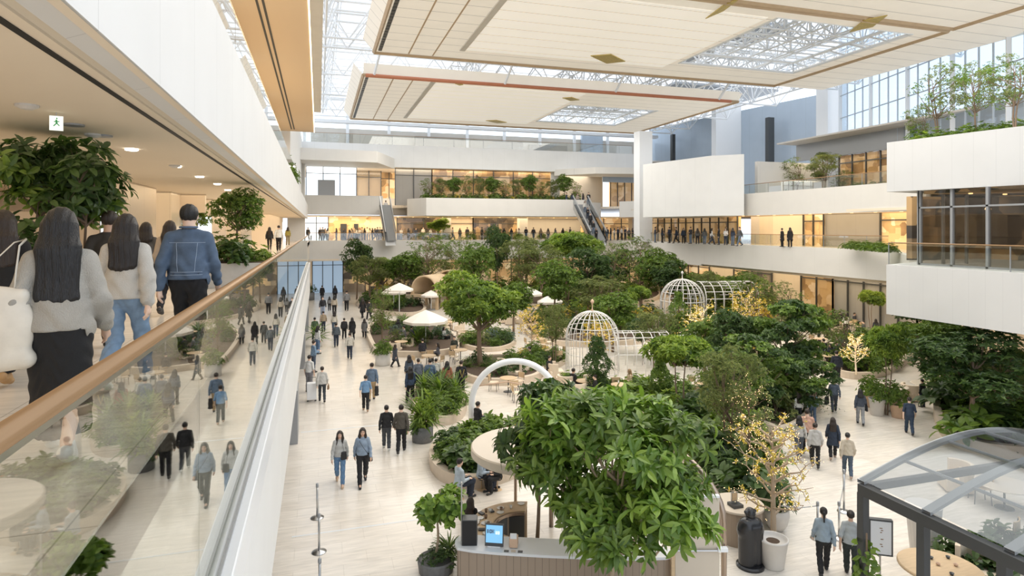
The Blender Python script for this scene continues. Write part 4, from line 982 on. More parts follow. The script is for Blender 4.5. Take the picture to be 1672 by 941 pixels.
def canopy(label, X0, X1, Y0, Y1, hole, z, strips, m=M_CANO, hz=.9):
    hx0, hx1, hy0, hy1 = hole
    t = thing('ceiling_canopy', None, None); t['kind'] = 'structure'
    q = MB(); T_ = .10
    for (a, b, c, d) in ((X0, hx0, Y0, Y1), (hx1, X1, Y0, Y1), (hx0, hx1, Y0, hy0), (hx0, hx1, hy1, Y1)): q.b2((a, c, z), (b, d, z+T_))
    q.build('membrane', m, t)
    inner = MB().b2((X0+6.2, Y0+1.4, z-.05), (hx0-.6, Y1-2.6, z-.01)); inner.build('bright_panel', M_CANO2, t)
    e = MB()      # sloping outer rim and edge beams
    for (x0, y0, x1, y1, ox, oy) in ((X0, Y0, X0, Y1, -.8, 0), (X0, Y1, X1, Y1, 0, .9), (X0, Y0, X1, Y0, 0, -.25), (X1, Y0, X1, Y1, .5, 0)):
        e.add([(x0, y0, z), (x1, y1, z), (x1+ox, y1+oy, z+hz), (x0+ox, y0+oy, z+hz)], [(0, 1, 2, 3)])
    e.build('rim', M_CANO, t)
    b = MB()
    for (x0, y0, x1, y1) in ((X0, Y0, X1, Y0), (X0, Y1, X1, Y1), (X0, Y0, X0, Y1), (X1, Y0, X1, Y1)): b.tube([(x0, y0, z-.04), (x1, y1, z-.04)], .14, 4)
    b.build('edge_beam', M_CANEDGE, t)
    h = MB()
    for (x0, y0, x1, y1) in ((hx0, hy0, hx0, hy1), (hx0, hy1, hx1, hy1), (hx1, hy0, hx1, hy1), (hx0, hy0, hx1, hy0)):
        h.tube([(x0, y0, z+.05), (x1, y1, z+.05)], .10, 4); h.tube([(x0, y0, z+.9), (x1, y1, z+.9)], .12, 6); 
        for k in range(7): u = k/6; h.tube([(x0+(x1-x0)*u, y0+(y1-y0)*u, z+.05), (x0+(x1-x0)*min(1, u+.16), y0+(y1-y0)*min(1, u+.16), z+.9)], .06, 4)
    for i in range(1, 5):
        u = i/5; h.tube([(hx0+(hx1-hx0)*u, hy0, z+1.0), (hx0+(hx1-hx0)*u, hy1, z+1.0)], .07, 5); h.tube([(hx0, hy0+(hy1-hy0)*u, z+1.0), (hx1, hy0+(hy1-hy0)*u, z+1.0)], .07, 5)
        for j in range(1, 5):
            v = j/5; c = np.array([hx0+(hx1-hx0)*u, hy0+(hy1-hy0)*v, z+1.0])
            for ddx, ddy in ((1, 1), (-1, 1), (1, -1), (-1, -1)): h.tube([c, c+[ddx*1.1, ddy*1.1, 1.6]], .06, 4, caps=False)
    h.build('opening_frame', M_STEELP, t)
    s = MB()
    for x in strips: s.b2((x-.05, Y0+.3, z-.02), (x+.05, Y1-.3, z+.02))
    s.build('seam', M_CANEDGE, t)
    MB().b2((X0+5.9, Y0+.8, z-.09), (X0+6.3, Y1-2.4, z)).build('grey_duct_strip', M_EDGE, t)
    k = MB(); 
    for i in range(26): yy = Y0+.5+i*(Y1-Y0-1)/26; k.b2((X0+.25, yy, z-.06), (X0+.5, yy+(Y1-Y0)/34, z-.0))
    k.build('slot_diffuser', M_DARK, t)
    return t
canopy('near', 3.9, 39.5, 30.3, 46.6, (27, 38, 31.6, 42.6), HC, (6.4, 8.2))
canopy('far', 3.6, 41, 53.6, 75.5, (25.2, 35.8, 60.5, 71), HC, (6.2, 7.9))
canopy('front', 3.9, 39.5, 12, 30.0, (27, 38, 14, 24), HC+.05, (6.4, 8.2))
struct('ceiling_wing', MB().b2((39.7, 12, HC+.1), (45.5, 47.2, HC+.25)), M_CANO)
for (x, y, dx, dy) in ((21, 42.8, 1.6, 1.2), (22.6, 31, .3, 1.8), (33, 30.6, .8, 1.6), (12, 54.3, .4, .4), (20.5, 72, 1.4, 1.0), (24, 57.2, 1.0, .8)):
    struct('ceiling_gold_flashing', MB().prism([(x-dx, y-dy*.3), (x-dx*.2, y-dy), (x+dx, y+dy*.2), (x+dx*.3, y+dy)], HC-.14, HC-.08), M_GOLDF)
struct('ceiling_red_conduit', MB().tube([(3.8, 53.5, HC-.1), (40, 53.5, HC-.1)], .16, 8), M_RUST)
for x in (4.5, 16, 27, 38.5): struct('trim_14', MB().tube([(x, 46.8, HC), (x+.6, 48.6, 24.2)], .12, 6).tube([(x, 53.4, HC), (x+.6, 51, 24.2)], .12, 6), M_STEELP)
# ------------------------------------------------------------------ garden: beds
rng0 = np.random.default_rng(5)
def smooth_poly(pts, it=3):
    P = np.array(pts, float)
    for _ in range(it): Q = np.roll(P, -1, 0); P = np.stack([P*.75+Q*.25, P*.25+Q*.75], 1).reshape(-1, 2)
    return P
def inset(P, d):
    c = P.mean(0); A = sum(P[i][0]*P[(i+1) % len(P)][1]-P[(i+1) % len(P)][0]*P[i][1] for i in range(len(P)))
    T = np.roll(P, -1, 0)-np.roll(P, 1, 0); N = np.stack([-T[:, 1], T[:, 0]], 1); N /= np.linalg.norm(N, axis=1, keepdims=True)
    return P+N*d*(1 if A > 0 else -1)
def inside(P, p):
    c = False; n = len(P); j = n-1
    for i in range(n):
        if (P[i][1] > p[1]) != (P[j][1] > p[1]) and p[0] < (P[j][0]-P[i][0])*(p[1]-P[i][1])/(P[j][1]-P[i][1])+P[i][0]: c = not c
        j = i
    return c
BEDS = []
def bed(label, px, h=.38, w=.28, soil=True):
    P = smooth_poly([W(a, b)[:2] for a, b in px]); I = inset(P, w)
    t = thing('planting_bed', label, 'planter'); mb = MB(); n = len(P)
    v = [(p[0], p[1], 0) for p in P]+[(p[0], p[1], h) for p in P]+[(p[0], p[1], h) for p in I]+[(p[0], p[1], h-.12) for p in I]
    f = []
    for k in range(3): f += [(k*n+i, k*n+(i+1) % n, (k+1)*n+(i+1) % n, (k+1)*n+i) for i in range(n)]
    mb.add(v, f).build('curb', M_CURB, t); MB().prism([tuple(p) for p in I], 0.02, h-.08).build('soil', M_SOIL, t)
    BEDS.append((P, I, h-.08)); return I
B = {}
B['left_far'] = bed('long planting bed with stone curb at the far left aisle side', [(572, 492), (640, 486), (700, 500), (690, 520), (600, 512)])
B['left_mid'] = bed('planting bed with bluish shrubs beside the left aisle near the pale round pots', [(592, 535), (640, 528), (735, 540), (760, 575), (700, 585), (640, 583), (612, 588)])
B['left_near'] = bed('planting bed with dark shrubs behind the queue of visitors', [(668, 625), (735, 622), (765, 650), (760, 690), (700, 700), (672, 672)])
B['corner'] = bed('curved sandstone planting bed with orange flowers nearest the left aisle', [(698, 745), (730, 722), (800, 712), (880, 715), (880, 765), (800, 800), (748, 800), (705, 780)], .42, .3)
B['front_right'] = bed('large dense planting bed behind the bronze kiosk arch', [(1068, 668), (1160, 672), (1262, 722), (1290, 800), (1252, 862), (1180, 850), (1130, 760), (1060, 710)])
B['center'] = bed('planting bed in front of the nearest white birdcage pavilion', [(1000, 655), (1120, 640), (1150, 655), (1110, 690), (1040, 690)])
B['mid_right'] = bed('wide planting bed in the middle of the garden around layered trees', [(1130, 625), (1230, 600), (1345, 640), (1340, 675), (1290, 720), (1230, 700), (1160, 665)])
B['right_island'] = bed('curved planting bed beside the right walkway with a golden lit tree', [(1335, 560), (1450, 556), (1500, 580), (1452, 618), (1380, 622), (1335, 600)])
B['right_back'] = bed('round planting bed near the lit shop window at right', [(1300, 530), (1345, 517), (1390, 528), (1375, 545), (1310, 545)])
B['right_big'] = bed('deep planting bed at the far right edge below the big green tree', [(1520, 660), (1560, 620), (1760, 600), (1900, 700), (1760, 760), (1580, 745), (1530, 712)], .5)
B['mid_back'] = bed('central back planting bed between parasols and birdcages', [(850, 520), (960, 500), (1070, 512), (1080, 560), (960, 570), (860, 560)])
B['cage_back'] = bed('planting bed around the two far birdcage pavilions', [(1075, 530), (1200, 510), (1260, 545), (1250, 585), (1150, 585), (1080, 575)])
B['far_a'] = bed('far planting bed below the pale shells on the left', [(600, 470), (760, 462), (800, 478), (760, 492), (640, 486)])
B['far_b'] = bed('far planting bed in the middle under a row of tall trees', [(800, 470), (1000, 462), (1090, 478), (1060, 500), (880, 505), (800, 495)])
B['far_c'] = bed('far planting bed on the right below the fascia', [(1090, 482), (1240, 488), (1300, 515), (1280, 535), (1180, 520), (1090, 505)])
B['mid_left'] = bed('planting bed under the big bright green tree', [(735, 600), (800, 585), (880, 590), (895, 620), (830, 632), (760, 628)])
B['cage_front'] = bed('low hedge bed along the front of the nearest birdcage', [(905, 618), (960, 626), (1075, 632), (1085, 646), (1000, 650), (912, 634)], .3, .12)
B['by_tables'] = bed('small bed between cafe tables and the white arch', [(835, 590), (895, 577), (928, 588), (915, 603), (850, 606)], .3, .15)
B['behind_parasol'] = bed('bed with mixed shrubs behind the large cream parasol', [(735, 556), (800, 545), (850, 556), (830, 574), (770, 576)], .3, .2)
def at_bed(z=.3): return z
# shrub kinds: one of each modelled, then copied
def far_(p): return depth(p)
SH = {}
def proto(key, t): t.location = (0, 0, -60); SH[key] = t; t['_proto'] = 1; return t
proto('leafy', make_shrub('leafy_shrub', 'x', 1, .62, .8, L_MID, n=130))
proto('dark', make_shrub('round_shrub', 'x', 2, .6, .75, L_DARK, n=150, leaf=(.11, .028)))
proto('bright', make_shrub('leafy_shrub', 'x', 3, .65, .8, L_LIGHT, n=120, leaf=(.18, .045)))
proto('olive', make_shrub('round_shrub', 'x', 4, .6, .8, L_OLIVE, n=140, leaf=(.10, .022)))
proto('blue', make_shrub('round_shrub', 'x', 5, .6, .75, L_BLUE, n=150, leaf=(.10, .03)))
proto('strap', make_shrub('strap_leaf_plant', 'x', 6, .75, .85, L_MID, 'strap', n=80, leaf=(0, .035)))
proto('fern', make_shrub('fern', 'x', 7, .75, .55, L_MID, 'fern', n=26, leaf=(.16, 0)))
proto('darkfern', make_shrub('fern', 'x', 8, .85, .6, L_DARK, 'fern', n=30, leaf=(.18, 0)))
proto('big', make_shrub('broad_leaf_plant', 'x', 9, .7, .8, L_MID, n=42, leaf=(.34, .085), k=4, seg=2))
proto('bigdark', make_shrub('broad_leaf_plant', 'x', 10, .7, .8, L_DARK, n=42, leaf=(.32, .09), k=4, seg=2))
proto('yellow', make_shrub('yellow_shrub', 'x', 11, .6, .8, L_YELL, n=90, leaf=(.09, .025)))
proto('purple', make_shrub('purple_shrub', 'x', 12, .6, .7, L_PURP, n=90, leaf=(.15, .04)))
proto('flower', make_shrub('flowering_shrub', 'x', 13, .5, .6, L_MID, n=80, leaf=(.12, .03), flowers=mat('orange_petals', (.85, .38, .14), .6)))
ADJ = dict(leafy='mid-green leafy', dark='dark green round', bright='bright green leafy', olive='olive green fine-leaved', blue='blue-grey rounded', strap='arching strap-leaved', fern='spreading green', darkfern='dark spreading', big='broad-leaved green', bigdark='broad-leaved dark', yellow='golden yellow', purple='purple-grey leaved', flower='orange-flowered')
NOUN = dict(strap='plant', fern='fern', darkfern='fern', big='plant', bigdark='plant')
USED = set()
def put(key, loc, s=1.0, label=None, group=None, rz=None):
    o = dup(SH[key], loc, rz if rz is not None else random.uniform(0, 6), label, group, s if not isinstance(s, (int, float)) else (s, s, s*random.uniform(.85, 1.15)))
    if '_proto' in o: del o['_proto']
    if not group and 'group' in o: del o['group']
    return o
def fill(bk, name, kinds, n, smin=.7, smax=1.3, zb=.28, seed=0):
    """shrubs of each kind of one bed: a group whose label is true of all of them"""
    rng = np.random.default_rng(seed+hash(bk) % 1 + len(bk)*7); I = B[bk]; lo, hi = I.min(0), I.max(0); pts = []
    tries = 0
    while len(pts) < n and tries < 4000:
        tries += 1; p = lo+(hi-lo)*rng.random(2)
        if inside(inset(I, .25), p) and all(np.hypot(*(p-q)) > .55*(smin+smax)/2 for q in pts): pts.append(p)
    for p in pts:
        k = kinds[rng.integers(len(kinds))]; s = rng.uniform(smin, smax)
        put(k, (p[0], p[1], zb), s, f'{ADJ[k]} {NOUN.get(k, "shrub")} growing in {name}', f'{ADJ[k]} shrubs in {name}')
fill('left_far', 'the far left aisle bed', ['olive', 'leafy', 'dark'], 14, .8, 1.5)
fill('left_mid', 'the aisle bed beside the pale round pots', ['blue', 'dark', 'leafy', 'olive', 'strap'], 24, .7, 1.15)
fill('left_near', 'the bed behind the visitor queue', ['purple', 'dark', 'fern', 'leafy', 'strap'], 16, .8, 1.25)
fill('corner', 'the curved corner bed nearest the left aisle', ['big', 'fern', 'leafy', 'flower', 'purple', 'bigdark'], 30, .55, .95, .34)
fill('front_right', 'the dense bed behind the bronze arch', ['bigdark', 'big', 'darkfern', 'dark', 'bright', 'leafy'], 46, .9, 1.5)
fill('center', 'the bed before the nearest birdcage', ['bright', 'big', 'leafy', 'dark'], 16, .7, 1.1)
fill('mid_right', 'the middle bed under the layered trees', ['dark', 'leafy', 'olive', 'big', 'darkfern'], 40, .9, 1.6)
fill('right_island', 'the curved bed beside the right walkway', ['darkfern', 'fern', 'dark', 'blue', 'leafy'], 40, .9, 1.4)
fill('right_back', 'the round bed near the lit shop window', ['dark', 'fern', 'darkfern'], 16, 1, 1.4)
fill('right_big', 'the far right edge bed', ['bigdark', 'darkfern', 'big', 'dark', 'leafy'], 60, 1.0, 1.8, .4)
fill('mid_back', 'the back bed between parasols and birdcages', ['leafy', 'olive', 'bright', 'yellow', 'dark'], 40, 1.1, 2.0)
fill('cage_back', 'the bed around the far birdcages', ['dark', 'leafy', 'olive', 'yellow'], 34, 1.1, 2.0)
fill('far_a', 'the far bed below the pale shells', ['olive', 'leafy', 'yellow'], 16, 1.4, 2.3)
fill('far_b', 'the far middle bed under the tall trees', ['olive', 'leafy', 'dark', 'bright'], 30, 1.5, 2.6)
fill('far_c', 'the far right bed below the fascia', ['dark', 'bright', 'yellow', 'leafy'], 30, 1.5, 2.4)
fill('mid_left', 'the bed under the big bright tree', ['dark', 'leafy', 'fern'], 16, .8, 1.2)
fill('cage_front', 'the low hedge bed before the nearest birdcage', ['dark', 'leafy', 'bright'], 22, .5, .75, .2)
fill('by_tables', 'the small bed between the cafe tables and white arch', ['leafy', 'dark', 'olive', 'yellow'], 16, .7, 1.1, .2)
fill('behind_parasol', 'the mixed bed behind the large cream parasol', ['dark', 'olive', 'leafy', 'blue'], 16, .8, 1.3, .2)
# ------------------------------------------------------------------ trees (prototypes then placed copies with their own labels)
TR = {}
def tproto(key, t): TR[key] = t; t.location = (0, 0, -60); return t
tproto('dense', make_tree('leafy_tree', 'x', 21, 5, 3.6, 1.7, 2.8, L_MID, blobs=15, dens=95, leaf=(.17, .042), k=5, trunk_r=.09))
tproto('dark', make_tree('leafy_tree', 'x', 22, 5, 3.5, 1.6, 2.8, L_DARK, blobs=15, dens=100, leaf=(.15, .038), k=5, trunk_r=.08))
tproto('fine', make_tree('fine_leaved_tree', 'x', 23, 5, 3.3, 1.5, 3.0, L_OLIVE, blobs=20, dens=80, leaf=(.10, .018), k=5, trunk_r=.06, stems=2, blob_r=.5, shell=False))
tproto('bright', make_tree('bright_green_tree', 'x', 24, 5, 3.4, 1.8, 3.0, L_LIGHT, blobs=17, dens=110, leaf=(.20, .045), k=5, trunk_r=.11, flatten=.6, leafm2=L_MID))
tproto('umbrella', make_tree('umbrella_tree', 'x', 25, 4, 3.3, 1.5, 1.1, L_LIGHT, blobs=15, dens=90, leaf=(.22, .045), k=6, trunk_r=.06, flatten=.5, stems=2, leafm2=L_MID, blob_r=.5))
tproto('layered', make_tree('layered_tree', 'x', 26, 5, 3.0, 1.9, 3.4, L_MID, blobs=20, dens=85, leaf=(.16, .05), k=5, trunk_r=.08, flatten=.38, blob_r=.62, leafm2=L_DARK))
tproto('airy', make_tree('airy_tree', 'x', 27, 5, 3.3, 1.5, 3.2, L_OLIVE, blobs=22, dens=30, leaf=(.11, .026), k=4, trunk_r=.055, stems=2, blob_r=.48, shell=False, leafm2=L_MID))
def tree(kind, px, pb, pt, wpx, label, z=0, rz=None, group=None, name=None):
    x, y, _ = W(px, pb, z); D = depth((x, y)); H = (pb-pt)*D/FPX; P = TR[kind]
    top = {'dense': 5.0, 'dark': 4.9, 'fine': 4.8, 'bright': 4.9, 'umbrella': 4.0, 'layered': 4.8, 'airy': 4.9}[kind]; wid = {'dense': 3.5, 'dark': 3.3, 'fine': 3.0, 'bright': 3.7, 'umbrella': 3.2, 'layered': 3.9, 'airy': 3.1}[kind]
    sz = H/top; sx_ = wpx*D/FPX/wid
    return dup(P, (x, y, z), random.uniform(0, 6.28) if rz is None else rz, label, group, (sx_, sx_, sz))
tree('dark', 583, 490, 392, 56, 'dark bushy tree standing farthest left behind the aisle end')
tree('bright', 625, 494, 418, 52, 'light green tree beside the dark bushy far-left tree')
tree('dense', 660, 496, 412, 70, 'rounded light green tree in front of the far fascia, left of the tall airy tree')
tree('airy', 705, 495, 374, 96, 'tall airy tree with yellowish crown before the far gallery')
tree('airy', 752, 496, 382, 80, 'see-through tree between the yellowish tree and the slender far tree')
tree('dark', 812, 497, 370, 52, 'slender pointed dark tree in the middle of the far garden')
tree('fine', 855, 502, 378, 96, 'feathery olive tree just left of the flat-topped dark tree')
tree('umbrella', 925, 497, 378, 110, 'wide flat-topped dark tree below the far escalator')
tree('airy', 1045, 508, 380, 108, 'tall twiggy tree before the far fascia near the white pillar')
tree('dense', 1080, 514, 408, 84, 'round green tree overlapping the base of the white pillar')
tree('dark', 960, 530, 405, 90, 'broad dark tree behind the nearest birdcage dome')
tree('dense', 905, 540, 425, 80, 'mid-green tree between parasols and the broad dark tree')
tree('fine', 975, 545, 445, 100, 'soft grey-green tree rising over the birdcage finial')
tree('dark', 1010, 498, 408, 66, 'dark tree left of the tall twiggy far tree')
tree('dense', 1135, 520, 446, 62, 'low round green tree behind the tallest birdcage')
tree('bright', 1178, 522, 448, 84, 'bright bushy tree right behind the vaulted birdcage')
tree('airy', 1232, 545, 440, 96, 'yellow-green airy tree right of the vaulted birdcage')
tree('dense', 1212, 520, 445, 76, 'green tree under the angled right fascia')
tree('umbrella', 1045, 545, 466, 50, 'small umbrella-shaped tree behind the low wire arch')
tree('bright', 783, 606, 438, 142, 'large bright green tree in the garden centre left')
tree('airy', 622, 575, 462, 62, 'small yellowish tree beside the white parasols at left')
tree('umbrella', 1118, 706, 548, 138, 'bright umbrella-crowned tree right of the nearest birdcage')
tree('layered', 1285, 655, 482, 150, 'tall layered green tree in the garden centre right')
tree('layered', 1232, 690, 540, 150, 'layered tree with drooping leaves behind the feathery front tree')
tree('dark', 1185, 640, 505, 96, 'dark tree inside the vaulted far birdcage')
tree('fine', 1188, 775, 552, 135, 'feathery grey-green tree with bare trunk behind the bronze arch')
tree('layered', 1330, 690, 585, 100, 'low spreading tree over the people at the right walkway')
tree('umbrella', 1446, 678, 530, 88, 'umbrella-crowned tree in a pale pot at the right walkway')
tree('umbrella', 1424, 548, 474, 50, 'small dark umbrella tree below the big white box')
tree('dark', 1588, 735, 538, 200, 'huge dense dark green tree at the right edge')
tree('fine', 1650, 712, 560, 160, 'feathery dark tree behind the glass-roofed pavilion')
tree('layered', 1505, 600, 500, 110, 'shadowy tree below the white box, left of the huge dark tree')
tree('dense', 1540, 640, 520, 110, 'green tree between the walkway tables and the huge dark tree')
tree('airy', 1370, 600, 500, 70, 'thin tree near the seated visitors at the back right')
tree('fine', 1070, 600, 500, 80, 'soft olive tree behind the low wire arch of the garden')
tree('dense', 1150, 610, 520, 80, 'leafy tree between low wire arch and bright umbrella tree')
tree('fine', 905, 600, 490, 66, 'olive tree between cafe tables and the nearest birdcage')
for (kd, a_, b_, c_, d_, lab) in (('fine', 603, 498, 412, 70, 'soft olive tree between the two leftmost far trees'), ('dense', 782, 508, 398, 70, 'round tree behind the big bright tree crown'), ('fine', 885, 508, 392, 90, 'olive far tree beneath the flat-topped dark tree'), ('airy', 990, 512, 392, 90, 'loose far tree right of the flat-topped dark tree'), ('dark', 1100, 520, 428, 80, 'dark far tree right of the white pillar'), ('fine', 1155, 530, 436, 70, 'olive tree before the angled right fascia'), ('airy', 1275, 548, 455, 80, 'loose tree before the lit ground floor shops at right'), ('dense', 1000, 575, 478, 84, 'mid-green tree directly behind the nearest birdcage'), ('dark', 1050, 585, 520, 66, 'dark low tree between the birdcages'), ('dense', 838, 545, 462, 70, 'green tree behind the cream parasol'), ('fine', 1300, 590, 505, 90, 'soft tree behind the tall layered green tree'), ('dark', 1240, 600, 520, 100, 'dark tree left of the tall layered green tree')):
    tree(kd, a_, b_, c_, d_, lab)
# climbers on posts
def climber(px, pb, pt, wpx, label, leafm, seed):
    x, y, _ = W(px, pb); D = depth((x, y)); H = (pb-pt)*D/FPX; R = wpx*D/FPX/2
    t = thing('climbing_plant', label, 'plant', (x, y, 0)); rng = np.random.default_rng(seed); n = int(520)
    a = rng.uniform(0, 2*PI, n); z = rng.uniform(.02, 1, n)*H; r = R*(.62+.3*np.sin(z*5+seed)+rng.uniform(-.15, .25, n))*np.clip((H-z)/(.2*H), .3, 1)
    C = np.stack([r*np.cos(a), r*np.sin(a), z], 1); A = np.stack([np.cos(a), np.sin(a), a*0+.4], 1)
    V, F = rosettes(rng, C, A, 5, .15, .035, 1.0, .3); MB().tube([(0, 0, 0), (0, 0, H*.95)], .05, 6).build('pole', M_BARK, t); MB().add(V, F).build('foliage', leafm, t)
climber(975, 648, 552, 46, 'dark climbing plant column at the nearest birdcage', L_DARK, 31)
climber(1078, 672, 582, 34, 'climbing plant column with yellow tips right of the nearest birdcage', L_MID, 32)
climber(1108, 560, 478, 34, 'climbing plant inside the tallest birdcage dome', L_MID, 33)
# foreground tree with big glossy whorled leaves
x, y, _ = W(993, 1010); fg = make_tree('glossy_leaved_tree', 'large foreground tree with glossy whorled leaves over the kiosk counter', 41, 5, 3.2, 2.3, 3.5, L_FORE, M_BARKP, blobs=34, dens=26, leaf=(.33, .05), k=8, trunk_r=.085, flatten=.55, seg=2, blob_r=.66, spread=1.05, curl=.35, stems=2, lean=.3, shell=True, leafm2=L_MID)
fg.location = (x, y, 0); fg.scale = (.98, .98, 1.0)
x, y = PD(878, 15.5); dk = make_tree('dark_leaved_tree', 'dark leafy tree behind the foreground tree beside the round roof', 42, 5, 3.1, 1.25, 1.7, L_DARK, blobs=13, dens=32, leaf=(.27, .055), k=7, trunk_r=.06, flatten=.6, seg=2, blob_r=.5, spread=1.1, curl=.4, leafm2=L_MID)
dk.location = (x, y, 0); dk.scale = (.9, .9, 1.17)
x, y, _ = W(712, 932); sm = make_tree('round_leaved_tree', 'small round-leaved tree standing alone left of the kiosk counter', 43, 2.2, 1.52, .72, 1.15, L_FORE, M_BARKP, blobs=11, dens=13, leaf=(.2, .062), k=5, trunk_r=.035, flatten=.9, seg=2, blob_r=.26, spread=1.0, curl=.15, stems=1, lean=.1, leafm2=L_DARK)
sm.location = (x, y, .25)
tag(MB().lathe([(.42, 0), (.46, .28), (.44, .32), (.38, .27), (.0, .25)], (x, y, 0), 20).build('round_planter', M_DPOT), 'low dark planter under the small round-leaved tree', 'planter')
put('dark', (x+.1, y, .26), (.75, .75, .4), 'low green ground cover at the foot of the small round-leaved tree')
put('strap', (x+.35, y+.1, .3), .5, 'small spiky plant beside the small round-leaved tree')
# golden lit trees
def lit(px, pb, pt, R, label, seed, bark=M_BARKP, z=0, nb=26, lights=700, leafm=None, r=.016, ll='tiny warm fairy lights wound on ', sub=5, tr=.05, leafn=1):
    x, y, _ = W(px, pb, z); D = depth((x, y)); H = (pb-pt)*D/FPX
    t, S = lit_tree('lit_tree', label, seed, H, R, bark, nb, leafm or L_YELL, tr, sub=sub, leafn=leafn); t.location = (x, y, z)
    o = fairy_lights('string_lights', ll, seed, S, lights, r, .03); o.location = (x, y, z); return (x, y)
lit(1262, 905, 660, 1.25, 'bare-branched golden tree with fairy lights in the white pot', 51, M_BARKP, .0, 30, 650, L_YELL, .010, 'tiny warm fairy lights wound on the golden potted tree near the kiosk', tr=.085)
lit(1225, 800, 600, 1.0, 'yellow-green twiggy tree with lights left of the potted golden tree', 52, M_BARK, .0, 26, 380, L_OLIVE, .010, 'tiny warm fairy lights in the yellow-green twiggy tree', leafn=4)
lit(1398, 612, 540, .95, 'small golden glowing tree in the curved right bed', 53, M_SHOPW2, .28, 24, 350, L_YELL, .018, 'tiny warm fairy lights on the small golden tree at right')
lit(1145, 592, 490, 1.3, 'golden glowing branching tree between the two far birdcages', 54, M_SHOPW2, .28, 24, 350, L_YELL, .019, 'tiny warm fairy lights on the golden tree between the birdcages', leafn=2)
lit(1215, 575, 470, 1.8, 'wide yellow tree with lights right of the vaulted birdcage', 55, M_BARKP, .28, 24, 300, L_YELL, .018, 'tiny warm fairy lights on the wide yellow tree', leafn=4)
lit(975, 600, 520, 1.2, 'yellow glowing tree inside the nearest birdcage dome', 56, M_BARKP, .0, 22, 220, L_YELL, .014, 'tiny warm fairy lights inside the nearest birdcage', leafn=3)
lit(868, 575, 500, 1.3, 'golden shrub-like tree left of the nearest birdcage', 57, M_BARKP, .0, 22, 220, L_YELL, .014, 'tiny warm fairy lights left of the nearest birdcage', leafn=3)
for i in range(60):
    pass
# ------------------------------------------------------------------ pots
def pot(px, pb, r, h, m, label, shape='taper', name='plant_pot'):
    x, y, _ = W(px, pb); t = thing(name, label, 'pot', (x, y, 0))
    prof = {'taper': [(r*.68, 0), (r*.74, .02), (r, h*.94), (r*1.04, h*.95), (r*1.04, h), (r*.93, h), (r*.9, h*.9)], 'bowl': [(r*.5, 0), (r*.85, h*.3), (r, h*.7), (r*.97, h), (r*.9, h), (r*.86, h*.9)], 'cyl': [(r*.93, 0), (r, .03), (r, h), (r*.92, h), (r*.9, h*.9)]}[shape]
    MB().lathe(prof, n=28).build('pot_body', m, t, smooth=True); MB().lathe([(r*.9, h*.88), (.0, h*.92)], n=20).build('soil', M_SOIL, t)
    return x, y, h*.9
x, y, z = pot(690, 720, .42, .62, M_DPOT, 'round charcoal pot at the left aisle corner', 'cyl')
put('strap', (x, y, z-.1), (1.15, 1.15, 1.5), 'tall dense strap-leaved plant in the charcoal pot at the aisle'); put('bright', (x+.1, y+.1, z), (.75, .75, 1.5), 'bright leafy bush growing within the charcoal pot')
put('dark', (x-.3, y-.1, z-.2), (.6, .6, .6), 'trailing dark plant hanging over the charcoal pot rim')
x, y, z = pot(1262, 925, .36, .72, M_CONC, 'white tapered pot of the golden lit tree')
x, y, z = pot(1268, 865, .34, .6, M_CONC, 'pale pot behind the white tapered pot', 'bowl'); put('dark', (x, y, z), (.7, .7, .95), 'round dark bush in the pale pot behind the golden tree')
for px, pb, r, h, m, lab, sh in ((1432, 678, .34, .75, M_CONC, 'pale tapered pot at left of the right walkway pots', 'taper'), (1452, 670, .38, .5, M_CONC, 'low pale pot between the tapered pot and clay pot', 'bowl'), (1467, 682, .36, .6, M_TERRA, 'clay-coloured pot rightmost of the walkway pots', 'taper'), (1418, 664, .3, .62, M_TERRA, 'clay pot behind the pale tapered pot', 'taper')):
    x, y, z = pot(px, pb, r, h, m, lab, sh); put('leafy', (x, y, z), (.75, .75, 1.1), 'leafy bush standing in the '+lab.replace('of the right walkway pots', 'of walkway'))
x, y, z = pot(625, 596, .46, .72, M_CONC, 'pale cylindrical pot beside the left aisle', 'cyl'); put('leafy', (x, y, z), 1.0, 'green leafy bush in the pale cylindrical pot by the aisle')
x, y, z = pot(518, 566, .35, .5, M_CONC, 'pale pot at the foot of the gallery wall', 'cyl'); put('strap', (x, y, z), 1.3, 'strap-leaved plant in the pot by the gallery wall')
x, y, z = pot(505, 490, .6, .9, M_DPOT, 'dark pot near the far left glass doors', 'cyl'); put('dark', (x, y, z), 1.4, 'dark bush in the pot near the far left doors')
